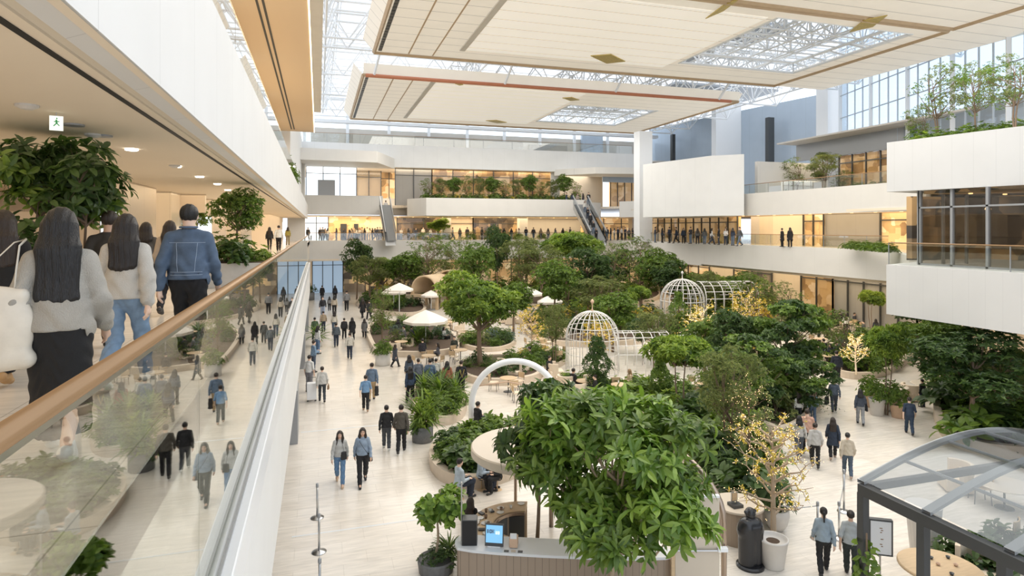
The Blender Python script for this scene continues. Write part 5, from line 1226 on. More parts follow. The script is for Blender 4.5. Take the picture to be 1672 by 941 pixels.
# ------------------------------------------------------------------ birdcage pavilions
def cage(label, px, pb, pt, wpx, vault=None, ribs=20, rings=5, finial=True, m=M_CAGE, rad=.026, arch=.5, z0=0):
    x, y, _ = W(px, pb, z0); D = depth((x, y)); H = (pb-pt)*D/FPX; R = wpx*D/FPX/2
    t = thing('birdcage_pavilion', label, 'pavilion', (x, y, z0)); Hs = H-R*1.0 if H > R*1.25 else H*.25; dh = H-Hs
    f = lambda a, u: (R*math.cos(u)*math.cos(a), R*math.cos(u)*math.sin(a), Hs+dh*math.sin(u))
    for i in range(ribs):
        a = 2*PI*i/ribs+.1; mb = MB().tube([(R*math.cos(a), R*math.sin(a), 0)]+[f(a, u) for u in np.linspace(0, PI/2*.985, 9)], rad, 5); o = mb.build('rib', m, t, smooth=True)
    for k in range(rings):
        mb = MB()
        if k < 2: zz, rr = Hs*(.02 if k == 0 else .55), R
        else: u = (k-2)/(rings-2)*PI/2*.8; zz, rr = Hs+dh*math.sin(u), R*math.cos(u)
        mb.tube([(rr*math.cos(q), rr*math.sin(q), zz) for q in np.linspace(0, 2*PI, 33)[:-1]], rad*.9, 5, closed=True).build('ring', m, t, smooth=True)
    if finial: MB().lathe([(.05, 0), (.07, .1), (.03, .16), (.03, .45), (.11, .55), (.11, .62), (.02, .74)], (0, 0, H-.03), 12).build('finial', M_TERRA if finial == 2 else m, t, smooth=True)
    if vault:
        L, rz, hv = vault; nn = 7; yw = R*.86; hs = hv-yw*.85
        for i in range(nn):
            xx = R*.8+L*i/(nn-1); pts = [(xx, -yw, 0)]+[(xx, -yw*math.cos(u), hs+(hv-hs)*math.sin(u)) for u in np.linspace(0, PI, 15)]+[(xx, yw, 0)]
            pts = [(p[0]*math.cos(rz)-p[1]*math.sin(rz), p[0]*math.sin(rz)+p[1]*math.cos(rz), p[2]) for p in pts]; MB().tube(pts, rad, 5).build('vault_rib', m, t, smooth=True)
        for u in np.linspace(0, PI, 8):
            p0, p1 = (R*.8, -yw*math.cos(u), hs+(hv-hs)*math.sin(u)), (R*.8+L, -yw*math.cos(u), hs+(hv-hs)*math.sin(u)); q = [(p[0]*math.cos(rz)-p[1]*math.sin(rz), p[0]*math.sin(rz)+p[1]*math.cos(rz), p[2]) for p in (p0, p1)]
            MB().tube(q, rad*.9, 5).build('vault_purlin', m, t)
    return t
cage('nearest white wire birdcage pavilion with dome and attached vault', 967, 606, 508, 86, (3.2, -.25, 2.35), 22, 5, 2)
cage('tallest white wire birdcage dome with side vault behind the low arch', 1114, 534, 456, 70, (4.6, -.2, 3.9), 20, 5, True, rad=.04)
cage('far white wire dome peeking above the pale shells', 766, 455, 421, 62, None, 22, 5, False, rad=.06)
# low connecting wire arch
x, y, _ = W(1062, 600); t = thing('wire_arch', 'low white wire double arch between the birdcages', 'pavilion', (x, y, 0), -.15)
for i in range(9):
    xx = i*.42; h0 = 2.35-.5*math.sin(i/8*PI); mb = MB().tube([(xx, -1, 0)]+[(xx, -math.cos(u), h0-1.0+1.0*math.sin(u)) for u in np.linspace(0, PI, 11)]+[(xx, 1, 0)], .03, 5); mb.build('rib', M_STEELP, t, smooth=True)
MB().tube([(i*.42, 0, 2.35-.5*math.sin(i/8*PI)) for i in range(9)], .04, 6).build('ridge', M_STEELP, t, smooth=True)
# plywood shells
def shell(label, px, pb, pt, wpx, dp=7.5, rz=-.75):
    x, y, _ = W(px, pb); D = depth((x, y)); H = (pb-pt)*D/FPX; w = wpx*D/FPX; t = thing('timber_shell', label, 'pavilion', (x, y, 0), rz); hs = H*.42; mb = MB(); n = 16
    pr = [(-w/2*math.cos(u), hs+(H-hs)*math.sin(u)**.8) for u in np.linspace(0, PI, n)]
    rows = 5; v = []; f = []
    for j in range(rows):
        yy = dp*j/(rows-1); s = 1-.0*j
        v += [(a*s, yy, b) for a, b in pr]
    for j in range(rows-1):
        for i in range(n-1): a = j*n+i; f.append((a, a+1, a+n+1, a+n))
    mb.add(v, f); 
    o = mb.build('curved_roof', M_SHELL, t, smooth=True); so = o.modifiers.new('thick', 'SOLIDIFY'); so.thickness = .16
    MB().add([(a, 0.02, b) for a, b in pr], [tuple(range(n))]).build('end_wall', M_SHELL, t) if False else None
    for sx_ in (-w/2+.15, w/2-.15):
        for yy in (dp*.35, dp*.7, dp-.4): MB().b2((sx_-.12, yy, 0), (sx_+.12, yy+.25, hs+.1)).build('post', M_SHELL, t)
        MB().b2((sx_-.12, .05, 0), (sx_+.12, .3, hs+(H-hs)*.15)).build('post', M_SHELL, t)
    MB().b2((-w/2, -.05, hs-.25), (w/2, .3, hs+.05)).build('beam', M_SHELL, t)
    # arched infill
    pts = [(-w/2, hs), *[(a, b) for a, b in pr[1:-1]], (w/2, hs)]
    MB().add([(a, dp-.3, b) for a, b in pts], [tuple(range(len(pts)))]).build('end_panel', M_SHELL, t)
shell('smaller pale timber vault shell beside the white parasols', 692, 505, 450, 52)
shell('larger pale timber vault shell to the right of the smaller one', 730, 500, 441, 46)
# parasols
def parasol(label, px, pb, pt, wpx, m=M_FABW, peak=.46, seed=0):
    x, y, _ = W(px, pb); D = depth((x, y)); H = (pb-pt)*D/FPX; R = wpx*D/FPX/2; t = thing('parasol', label, 'parasol', (x, y, 0), seed)
    hp = R*peak; c = MB(); n = 8; v = [(0, 0, H)]
    for k in (.5, 1.0):
        for i in range(n*2):
            a = PI*i/n; rr = R*k*(1 if i % 2 == 0 else .93); v.append((rr*math.cos(a), rr*math.sin(a), H-hp*(k*.85+.15*k*k)-(0 if i % 2 == 0 else .0)))
    v += [(p[0]*.99, p[1]*.99, p[2]-.18) for p in v[-2*n:]]; N = 2*n; f = [(0, 1+i, 1+(i+1) % N) for i in range(N)]
    for q in (0, 1): f += [(1+q*N+i, 1+(q+1)*N+i, 1+(q+1)*N+(i+1) % N, 1+q*N+(i+1) % N) for i in range(N)]
    c.add(v, f).build('canopy', m, t); MB().tube([(0, 0, 0), (0, 0, H-.03)], .04, 8).build('pole', M_STEELP, t); MB().lathe([(.45, 0), (.45, .07), (.08, .1)], n=18).build('base', M_GREYM, t)
    for i in range(n): a = 2*PI*i/n; MB().tube([(0, 0, H-.08), (R*.97*math.cos(a), R*.97*math.sin(a), H-hp-.03)], .015, 4).build('rib', M_STEELP, t)
parasol('large cream parasol open above the cafe seats near the aisle', 695, 566, 506, 74)
parasol('white parasol in front of the small timber shell', 652, 514, 462, 46)
parasol('white parasol behind the yellowish small tree', 643, 508, 468, 40)
parasol('small white parasol under the larger timber shell', 704, 506, 474, 34)
parasol('cream parasol right of the big bright tree', 862, 518, 468, 50)
parasol('white parasol between the cream parasol and broad dark tree', 898, 520, 482, 44)
# ------------------------------------------------------------------ cafe furniture
def mk_table(r=.45, h=.74, m=M_WOOD, name='round_table'):
    t = thing(name, 'x', 'table'); MB().lathe([(r*.96, 0), (r, .01), (r, .035), (r*.97, .045)], (0, 0, h-.045), 28).build('tabletop', m, t); MB().tube([(0, 0, .02), (0, 0, h-.04)], .03, 8).build('pedestal', M_DARK, t, smooth=True); MB().lathe([(.26, 0), (.25, .02), (.04, .03)], n=18).build('foot', M_DARK, t)
    return t
def mk_chair(m=M_WOOD, ms=M_CHAIRW):
    t = thing('cafe_chair', 'x', 'chair'); MB().box((0, 0, .45), (.44, .44, .06)).build('seat', ms, t, bevel=.02)
    MB().add([(.21*math.cos(a)*1.02, -.21-.05*math.sin(a)*0-.06*math.sin(a), z) for z in (.56, .84) for a in np.linspace(0, PI, 9)], [(i, i+1, i+10, i+9) for i in range(8)]).build('backrest', m, t).modifiers.new('s', 'SOLIDIFY').thickness = .025
    for sx_ in (-1, 1):
        for sy_ in (-1, 1): MB().tube([(sx_*.21, sy_*.21, 0), (sx_*.18, sy_*.18, .43)], .014, 6).build('leg', M_DARK, t)
        MB().tube([(sx_*.2, -.2, .44), (sx_*.21, -.22, .8)], .014, 6).build('back_post', M_DARK, t)
    return t
def mk_armchair():
    t = thing('armchair', 'x', 'chair'); MB().box((0, 0, .24), (.78, .74, .40)).build('seat', M_CHAIRW, t, bevel=.06)
    v = []; n = 15
    for z in (.05, .80):
        for r in (.44, .34):
            v += [(r*math.cos(a)*1.0, r*math.sin(a)-.02, z) for a in np.linspace(PI*.95, PI*2.05, n)]
    f = [(i, i+1, 2*n+i+1, 2*n+i) for i in range(n-1)]+[(n+i, 3*n+i, 3*n+i+1, n+i+1) for i in range(n-1)]+[(2*n+i, 2*n+i+1, 3*n+i+1, 3*n+i) for i in range(n-1)]+[(0, 2*n, 3*n, n), (n-1, 2*n-1, 4*n-1, 3*n-1)]
    MB().add(v, f).build('backrest', M_CHAIRW, t); return t
T0, T1, C0, C1 = mk_table(), mk_table(.75, .74, M_CREAM), mk_chair(), mk_armchair()
for o in (T0, T1, C0, C1): o.location = (0, 0, -60)
def setx(o, px, pb, label, rz=0.0, s=1.0, group=None, dx=0, dy=0):
    x, y, _ = W(px, pb); return dup(o, (x+dx, y+dy, 0), rz, label, group, s)
cafes = [((955, 645), 'the left wooden table before the nearest birdcage', T0, 2), ((1012, 652), 'the right wooden table before the nearest birdcage', T0, 2), ((700, 600), 'the table under the large cream parasol', T0, 3),
         ((752, 590), 'the table behind the large cream parasol', T0, 3), ((880, 570), 'the upper of two tables left of the nearest birdcage', T0, 4), ((900, 590), 'the lower of two tables left of the nearest birdcage', T0, 4),
         ((668, 540), 'the table right of the small yellowish tree', T0, 3), ((735, 540), 'the table left of the big bright tree top', T0, 3), ((870, 545), 'the table under the cream parasol', T0, 3),
         ((1340, 570), 'the table at the near end of the back right lounge', T0, 3), ((1385, 540), 'the table before the grey shop panels', T0, 4), ((1350, 600), 'the table beside the curved right bed', T0, 2),
         ((1455, 655), 'the table behind the walkway pots', T1, 0), ((1515, 650), 'the table left of the huge dark tree', T1, 2), ((1190, 690), 'the white table under the feathery front tree', T1, 2), ((830, 640), 'the table seen through the white arch', T0, 3), ((870, 655), 'the round table right of the white arch', T0, 2), ((905, 555), 'the table behind the two left of the birdcage', T0, 4), ((835, 528), 'the table beside the cream parasol pole', T0, 4), ((765, 560), 'the table left of the bright tree trunk', T0, 3), ((1150, 650), 'the table under the bright umbrella tree', T0, 3), ((655, 575), 'the table by the aisle bed', T0, 2)]
for (p, nm, tb, nch) in cafes:
    setx(tb, *p, 'round cafe table, '+nm, 0, 1)
    for k in range(nch):
        a = 2*PI*k/max(nch, 1)+.6+p[0]*.01; r = .78 if tb is T0 else 1.15
        setx(C0 if p[0] % 2 == 0 or tb is T0 and p[0] > 990 else C1, *p, 'cream seat at '+nm, a+PI/2, 1, 'seats around '+nm, r*math.cos(a), r*math.sin(a))
for i, (px, pb, lab) in enumerate(((838, 618, 'cream armchair inside the white arch, left one'), (852, 612, 'cream armchair inside the white arch, right one'), (908, 618, 'cream armchair right of the white arch'), (925, 640, 'cream tub chair by the birdcage hedge'), (918, 652, 'cream tub chair left of the two wooden tables'), (812, 612, 'tub chair left inside the white arch'))): setx(C1, px, pb, lab, 2.5+i, 1.1)
# small countable clutter on tables: bottles
for px, pb, lab in ((957, 645, 'small white bottle on the left wooden table'), (1010, 652, 'small white bottle on the right wooden table')):
    x, y, _ = W(px, pb); tag(MB().lathe([(.035, 0), (.035, .13), (.015, .17), (.015, .2)], (x, y, .745), 10).build('bottle', M_STEELP, smooth=True), lab, 'bottle')
x, y, _ = W(1046, 652); tag(MB().lathe([(.13, 0), (.15, .1), (.15, .62), (.1, .7), (.1, .74)], (x, y, 0), 16).build('floor_vase', M_DPOT, smooth=True), 'tall dark vase right of the wooden cafe tables', 'vase')
# white arch
def arch_pts(p0, p1, H, n=21, k=1.0):
    p0 = np.array(p0); p1 = np.array(p1); c = (p0+p1)/2; hw = (p1-p0)/2; L = np.linalg.norm(hw[:2]); hs = max(0, H-L*k)
    return [p0]+[c-hw*math.cos(u)+np.array([0, 0, hs+(H-hs)*math.sin(u)]) for u in np.linspace(0, PI, n)]+[p1]
x0, y0, _ = W(770, 700); x1, y1, _ = PD(912, depth((x0, y0))) + (0,)
t = thing('white_arch', 'thick white tubular arch over the cafe seats', 'arch', (0, 0, 0)); H = (700-590)*depth((x0, y0))/FPX
MB().tube(arch_pts((x0, y0, 0), (x1, y1, 0), H), .13, 10).build('arch_tube', M_STEELP, t, smooth=True)
MB().tube([(x0+.1, y0, H*.62), ((x0+x1)/2, y0+.6, H*.6), (x1, y1, H*.55)], .03, 6).build('cross_rail', M_TERRA, t, smooth=True)
# round roofed kiosk (disc canopy)
x, y, _ = W(866, 727, 2.35); t = thing('disc_roof_kiosk', 'round flat cream roof disc on a slim post above the seated visitors', 'kiosk roof', (x, y, 0)); R = 97*depth((x, y))/FPX
MB().lathe([(R*.97, 0), (R, .05), (R, .24), (R*.98, .27), (0, .3)], (0, 0, 2.1), 56).build('roof_disc', M_CREAM, t, smooth=False)
MB().tube([(-R*.3, -.2, 0), (-R*.3, -.2, 2.15)], .045, 8).build('post', M_BRONZE, t); MB().tube([(R*.5, .5, 0), (R*.5, .5, 2.15)], .045, 8).build('post', M_BRONZE, t)
# curved oak bar
x, y, _ = W(852, 856, 1.05); bar = thing('curved_oak_bar', 'curved light oak bar with crockery behind the foreground counter', 'counter', (x, y, 0), .35)
def ring_seg(r0, r1, z0, z1, a0, a1, n=22):
    mb = MB(); v = []
    for r, z in ((r0, z0), (r1, z0), (r1, z1), (r0, z1)): v += [(r*math.cos(a), r*math.sin(a), z) for a in np.linspace(a0, a1, n)]
    f = []
    for k in range(4): l = (k+1) % 4; f += [(k*n+i, k*n+i+1, l*n+i+1, l*n+i) for i in range(n-1)]
    f += [(0, n, 2*n, 3*n)[::-1], (n-1, 2*n-1, 3*n-1, 4*n-1)]
    return mb.add(v, f)
a0, a1 = .25*PI, 1.12*PI
ring_seg(.72, 1.3, .98, 1.05, a0, a1).build('countertop', M_WOOD, bar); ring_seg(1.2, 1.25, 0, .98, a0, a1).build('outer_panel', M_WOOD, bar); ring_seg(.77, .8, 0, .98, a0, a1).build('inner_panel', M_WOODD, bar)
ring_seg(.66, .72, .96, 1.03, a0, a1).build('inner_trim', M_BRONZE, bar)
for k in range(4): a = a0+.3+k*.6; MB().box((.76*math.cos(a), .76*math.sin(a), .5), (.05, .4, .8), a).build('fridge_door', M_DARK, bar)
random.seed(3)
DISH = mat('crockery_white', (.8, .78, .74), .3); DISHB = mat('coffee_brown', (.25, .15, .09), .4)
gl0 = 'crockery on the curved oak bar'
for k in range(26):
    a = a0+.1+(a1-a0-.2)*random.random(); r = random.uniform(.82, 1.2); c, s_ = math.cos(.35), math.sin(.35); lx, ly = r*math.cos(a), r*math.sin(a)
    p = (x+lx*c-ly*s_, y+lx*s_+ly*c, 1.051)
    if k % 3 == 0: o = MB().lathe([(.04, 0), (.09, .01), (.1, .02), (.07, .012)], p, 16).build('plate', DISH, smooth=True); lab, ct = 'small white plate lying on the curved oak bar', 'plate'
    elif k % 3 == 1: o = MB().lathe([(.03, 0), (.042, .09), (.036, .09), (.026, .02)], p, 12).build('cup', DISH if k % 2 else DISHB, smooth=True); lab, ct = ('white cup standing on the curved oak bar' if k % 2 else 'brown cup standing on the curved oak bar'), 'cup'
    else: o = MB().box((p[0], p[1], p[2]+.02), (.16, .1, .04), a).build('tray', M_DARK if k % 2 else M_STEEL); lab, ct = ('small dark tray on the curved oak bar' if k % 2 else 'small steel tray on the curved oak bar'), 'tray'
    tag(o, lab, ct, lab.split(' on ')[0].split(' lying')[0].split(' standing')[0]+'s on the oak bar')
# foreground kiosk counter with slats
cx0, cy0, _ = W(752, 902, 1.05); Dk = depth((cx0, cy0)); ex, ey = PD(1112, Dk-.4)
k = thing('kiosk_counter', 'kiosk counter with white stone top and grey-brown slatted front', 'counter', (cx0, cy0, 0), math.atan2(ey-cy0, ex-cx0)); L = math.hypot(ex-cx0, ey-cy0)
pl = [(-.02, 0), (L, 0), (L, .7), (.5, .8), (-.12, .82), (-.25, .45)]
P = [tuple(p) for p in smooth_poly(pl, 2)]
MB().prism(P, 1.0, 1.06).build('countertop', M_CAP, k); MB().prism([tuple(p) for p in inset(np.array(P), .05)], 0.1, 1.0).build('slatted_front', M_WOODD, k); MB().prism([tuple(p) for p in inset(np.array(P), .12)], 0, .1).build('plinth', M_DARK, k)
def onk(u, v, z=1.06):
    a = math.atan2(ey-cy0, ex-cx0); return (cx0+u*math.cos(a)-v*math.sin(a), cy0+u*math.sin(a)+v*math.cos(a), z)
ka = math.atan2(ey-cy0, ex-cx0)
o = thing('loudspeaker', 'black boxy loudspeaker standing on the counter corner', 'speaker', onk(.15, .42), ka+.1); MB().box((0, 0, .3), (.36, .3, .6)).build('cabinet', M_DARK, o, bevel=.01); MB().box((0, -.155, .3), (.32, .01, .56)).build('grille', M_BLACK, o); MB().tube([(-.2, .1, 0), (-.2, .1, 1.4)], .018, 8).build('pole', M_STEEL, o)
# order screen with pixel lettering
o = thing('order_screen', 'tablet-like order screen with blue picture on the counter', 'screen', onk(.75, .3), ka-.05)
MB().box((0, 0, .27), (.44, .04, .5), tilt=Matrix.Rotation(-.18, 3, 'X')).build('housing', M_DARK, o, bevel=.01)
sb = mat('screen_blue', (.1, .3, .5), .3, emit=(.22, .48, .72), es=.9); MB().box((0, -.024, .30), (.39, .012, .38), tilt=Matrix.Rotation(-.18, 3, 'X')).build('display', sb, o)
sk = mat('screen_dark', (.05, .05, .1), .4); sw = mat('screen_white', (.9, .95, 1), .4, emit=(.8, .9, 1), es=.8)
dg = MB(); wg = MB()
GL = {'B': '110101110101110', 'O': '111101101101111', 'K': '101101110101101', 'U': '101101101101111', 'R': '110101110101101', '3': '111001111001111'}
def glyph(mb, ch, u, z, s):
    for i, c in enumerate(GL[ch]):
        if c == '1': cxx, cz = u+(i % 3)*s, z-(i//3)*s; mb.box((cxx, -.033-(cz-.3)*-.182, cz), (s, .006, s), tilt=Matrix.Rotation(-.18, 3, 'X'))
for i, ch in enumerate('BOK'): glyph(dg, ch, -.16+i*.058, .39, .016)
for i, ch in enumerate('LU' if False else 'U3'): glyph(wg, ch, .04+i*.05, .36, .013)
dg.build('dark_lettering', sk, o); wg.build('white_lettering', sw, o); MB().box((0, .05, .02), (.3, .22, .03)).build('stand', M_STEELP, o)
o = thing('card_terminal', 'small card terminal with paper slip right of the order screen', 'terminal', onk(1.2, .35), ka); MB().box((0, 0, .12), (.2, .24, .22)).build('body', M_TERRA, o, bevel=.02); MB().box((0, -.1, .27), (.15, .03, .14)).build('label_panel', M_CAP, o)
for i in range(3): tag(MB().box(onk(1.05+i*.16, .1, 1.068), (.11, .08, .012), ka).build('card_stack', M_CREAM if i % 2 else M_DARK), ['small dark card pile on the counter edge near the terminal', 'small cream card pile at the counter edge', 'dark leaflet pile rightmost at the counter edge'][i], 'cards')
# bronze arch and cream partition
ax, ay, _ = W(1182, 985); pb_ = (*PD(1182, depth((ax, ay))), 0); pa_ = (*PD(900, depth((ax, ay))+3.6), 0)
t = thing('bronze_arch', 'bronze metal tube arch over the kiosk', 'arch'); H = ZC-(700-HY)*(depth((ax, ay))+1.6)/FPX
MB().tube(arch_pts(pa_, pb_, H, 25, .62), .065, 10).build('arch_tube', M_BRONZE, t, smooth=True)
MB().tube([((pa_[0]*.42+pb_[0]*.58), pa_[1]*.42+pb_[1]*.58, H*.5), ((pa_[0]*.42+pb_[0]*.58), pa_[1]*.42+pb_[1]*.58, H*.98)], .03, 6).build('hanger', M_BRONZE, t)
D = depth((ax, ay))-.1; p0, p1 = PD(1102, D), PD(1174, D); zt = ZC-(812-HY)*D/FPX
t = thing('partition_panel', 'cream partition panel with white cross rail beside the bronze arch', 'partition', (p0[0], p0[1], 0), math.atan2(p1[1]-p0[1], p1[0]-p0[0])); w_ = math.hypot(p1[0]-p0[0], p1[1]-p0[1])
MB().b2((0, -.03, .1), (w_, .03, zt)).build('panel', M_CREAM, t); MB().b2((-.09, -.05, 0), (-.01, .05, zt)).build('edge_post', M_WOOD, t); MB().b2((.02, -.05, zt), (w_, .05, zt+.05)).build('cap', M_STEELP, t)
MB().tube([(-.05, -.07, zt*.52), (w_+.1, -.07, zt*.52)], .022, 8).build('cross_rail', M_STEEL, t); MB().box((w_+.06, -.05, zt*.53), (.22, .12, .08)).build('bracket', M_STEELP, t)
MB().b2((.12, -.05, zt*.75), (.42, -.035, zt*.9)).build('yellow_notice', mat('notice_yellow', (.85, .52, .06), .6), t)
# small round side kiosk with device + black sculpture
x, y, _ = W(1205, 878); t = thing('side_counter', 'round slatted side counter with pale top behind the partition', 'counter', (x, y, 0)); MB().lathe([(.62, 0), (.62, .9)], n=30).build('slatted_body', M_WOODD, t); MB().lathe([(.68, 0), (.68, .05), (0, .05)], (0, 0, .9), 30).build('countertop', M_CREAM, t)
o = thing('card_reader', 'small card reader on the round side counter', 'terminal', (x-.2, y-.15, .95)); MB().box((0, 0, .04), (.3, .3, .08)).build('base', M_DARK, o); MB().box((0, .05, .24), (.2, .03, .26)).build('display', M_STEEL, o); MB().box((0, .03, .24), (.15, .01, .2)).build('glass', M_WOOD, o)
x, y, _ = W(1225, 925); t = thing('black_figure', 'black glossy bust-like cabinet with a round head beside the white pot', 'sculpture', (x, y, 0)); S = SDF().cone((-.08, 0, .15), (-.08, 0, 1.0), .22, .24, .04).cone((.1, 0, .15), (.1, 0, 1.0), .2, .24, .04).cone((-.2, 0, .92), (.2, 0, .92), .16, .16, .06).cone((0, 0, 1.05), (0, 0, 1.2), .06, .06, .03).ell((0, 0, 1.33), (.13, .14, .15), .03).cone((-.13, 0, 1.38), (.13, 0, 1.38), .05, .05, .02)
S.cuts.append(lambda X, Y, Z: .02-Z); M_GLB = mat('black_gloss', (.02, .02, .022), .22)
o = link(bpy.data.objects.new('torso', S.bmesh('torso', M_GLB, .02))); o.parent = t; MB().lathe([(.34, 0), (.34, .05), (.3, .08)], n=24).build('base', M_GLB, t)
# queue posts
def post(px, pb, label, h=1.0, belt=None):
    x, y, _ = W(px, pb); t = thing('queue_post', label, 'barrier post', (x, y, 0)); MB().lathe([(.19, 0), (.19, .015), (.05, .04), (.03, .05)], n=26).build('base', M_STEEL, t, smooth=True); MB().tube([(0, 0, .04), (0, 0, h-.08)], .028, 12).build('pole', M_STEEL, t, smooth=True); MB().lathe([(.036, -.1), (.04, -.08), (.04, 0), (.02, .02)], (0, 0, h), 14).build('belt_head', M_GREYM, t, smooth=True)
    return x, y
a = post(518, 846, 'chrome queue post standing in the left aisle, farther one'); b = post(521, 902, 'chrome queue post in the left aisle, middle one'); c = post(522, 985, 'chrome queue post at the lower edge of the aisle')
for q, (p1, p2, lab) in enumerate(((a, b, 'thin belt strung between farther and middle queue posts'), (b, c, 'thin belt strung between middle and nearest queue posts'))): tag(MB().tube([(*p1, .93), (*p2, .93)], .006, 5).build('barrier_belt', M_GREYM), lab, 'belt')
d = post(1378, 836, 'dark metal queue post on the right plaza', 1.25); e = post(1370, 880, 'thin queue post behind the two walkers at lower right'); f_ = post(1335, 880, 'short queue post between ponytailed walker and golden tree')
for p1, p2, lab in ((d, e, 'grey belt between the two plaza queue posts'), (f_, W(1275, 880)[:2], 'grey belt running to the golden tree pot')): tag(MB().tube([(*p1, .9), ((p1[0]+p2[0])/2, (p1[1]+p2[1])/2, .84), (*p2, .9)], .012, 5).build('barrier_belt', M_GREYM), lab, 'belt')
# floor strips and light plaza inlay
struct('floor_strip', MB().b2((-.7, 18.05, 0), (6.0, 18.12, .004)), M_CAP)
struct('floor_strip', MB().b2((-.7, 27.2, 0), (5.5, 27.3, .004)), M_CAP)
# ------------------------------------------------------------------ glass roofed pavilion at lower right
pv = thing('glass_roof_pavilion', 'dark steel pavilion with curved glass roof at the lower right corner', 'pavilion')
XE, XR, Y0_, Y1_ = 11.25, 18.5, 1.5, 10.6; ZE, ZA = 2.95, 3.7
def arc(u): return (XE+(XR-XE)*u, ZE+(ZA-ZE)*math.sin(PI*min(1, u*1.0)))
MB().box((XE, (Y0_+Y1_)/2, ZE-.1), (.18, Y1_-Y0_, .22)).build('eave_beam', M_DARK, pv); MB().box((XR, (Y0_+Y1_)/2, ZE-.1), (.18, Y1_-Y0_, .22)).build('eave_beam', M_DARK, pv); MB().box(((XE+XR)/2, Y1_, ZE-.1), (XR-XE, .12, .16)).build('end_beam', M_DARK, pv)
for y in (Y1_, 9.2, 7.7, 6.1, 4.3): MB().box((XE, y-.06, ZE/2-.1), (.17, .17, ZE-.15)).build('post', M_DARK, pv, bevel=.01)
for y in (Y1_, 4.3): MB().box((XR, y-.06, ZE/2-.1), (.17, .17, ZE-.15)).build('post', M_DARK, pv, bevel=.01)
M_RIB = mat('pavilion_rib_grey', (.40, .41, .41), .4)
for i, y in enumerate(np.linspace(Y0_, Y1_, 7)):
    pts = [(arc(u)[0], y, arc(u)[1]) for u in np.linspace(0, 1, 21)]; mb = MB(); v = []
    for x_, y_, z_ in pts: v += [(x_, y_-.09, z_), (x_, y_+.09, z_), (x_, y_+.09, z_+.07), (x_, y_-.09, z_+.07)]
    f = [(j*4+q, j*4+(q+1) % 4, (j+1)*4+(q+1) % 4, (j+1)*4+q) for j in range(20) for q in range(4)]; mb.add(v, f).build('curved_rib', M_RIB, pv)
for u in (.16, .34, .5, .66, .84): x_, z_ = arc(u); MB().tube([(x_, Y0_, z_+.03), (x_, Y1_, z_+.03)], .035, 6).build('purlin', M_RIB, pv)
v = []; n = 21
for y in (Y0_, Y1_+.05): v += [(arc(u)[0], y, arc(u)[1]+.085) for u in np.linspace(0, 1, n)]
MB().add(v, [(i, i+1, n+i+1, n+i) for i in range(n-1)]).build('glass_roof', M_GLASSR, pv, smooth=True)
MB().tube([(XE+.05, Y1_-.1, 1.0), (XE+.05, 9.25, 1.0)], .04, 6).build('side_rail', M_GREYM, pv)
# things in the pavilion
x, y, _ = W(1535, 925, .76); tb = thing('round_table', 'large round oak table with small dishes under the glass roof', 'table', (x, y, 0)); MB().lathe([(.8, 0), (.85, .02), (.85, .06), (.83, .08)], (0, 0, .68), 44).build('tabletop', M_WOOD, tb); MB().lathe([(.42, 0), (.36, .3), (.42, .68)], n=28).build('drum_base', M_WOOD, tb)
for i, (dx, dy) in enumerate(((-.3, .2), (.1, .3), (.35, -.1), (-.1, -.35), (.0, .05), (.5, .2))): tag(MB().lathe([(.03, 0), (.05, .05), (.042, .05), (.02, .01)], (x+dx, y+dy, .761), 12).build('dish', M_DARK if i % 2 else M_TERRA, smooth=True), ('small dark dish' if i % 2 else 'small clay dish')+' on the large round oak table', 'dish', ('dark' if i % 2 else 'clay')+' dishes on the round oak table')
x, y, _ = W(1437, 880, 1.1); sg = thing('sign_board', 'dark framed standing sign board with pale face near the pavilion', 'sign', (x, y, 0), -.55); MB().box((0, 0, 1.15), (.52, .12, .85)).build('frame', M_DARK, sg); MB().box((.0, -.065, 1.15), (.44, .01, .77)).build('face', M_CAP, sg); MB().tube([(0, 0, 0), (0, 0, .75)], .02, 8).build('pole', M_STEEL, sg); MB().lathe([(.2, 0), (.2, .02), (.03, .03)], n=20).build('base', M_DARK, sg)
g = MB(); 
for i, z in enumerate((1.38, 1.33, 1.28, 1.12, 1.0, .95)): g.box((.02*(i % 2), -.072, z), (.06-.01*(i % 3), .004, .018))
g.build('lettering', mat('sign_ink', (.25, .13, .05), .6), sg)
for i, (px, pb, lab) in enumerate(((1500, 935, 'tall white-wrapped planter inside the pavilion'),)):
    x, y, _ = W(1508, 905); o = thing('white_cabinet', lab, 'cabinet', (x, y, 0)); MB().lathe([(.3, 0), (.42, 1.3)], n=20).build('body', M_CONC, o)
setx(C1, 1600, 960, 'pale armchair under the glass roof right of the oak table', 2.2, 1.1); setx(C0, 1640, 900, 'cream chair behind the oak table under the glass roof', .4, 1.1)
setx(T1, 1640, 830, 'white table seen through the pavilion roof', 0, 1); setx(C0, 1600, 820, 'cream chair beside the white table seen through the roof', 1, 1.1); setx(C1, 1560, 800, 'tub chair seen through the pavilion roof, behind the oak table', 1, 1.1)
for i, (px, pb) in enumerate(((1560, 900), (1600, 880), (1640, 870), (1690, 880), (1620, 925))): x, y, _ = W(px, pb+40); put('bigdark', (x, y, 0), .8, 'dark broad-leaved plant growing in the planting inside the pavilion', 'dark plants inside the pavilion')
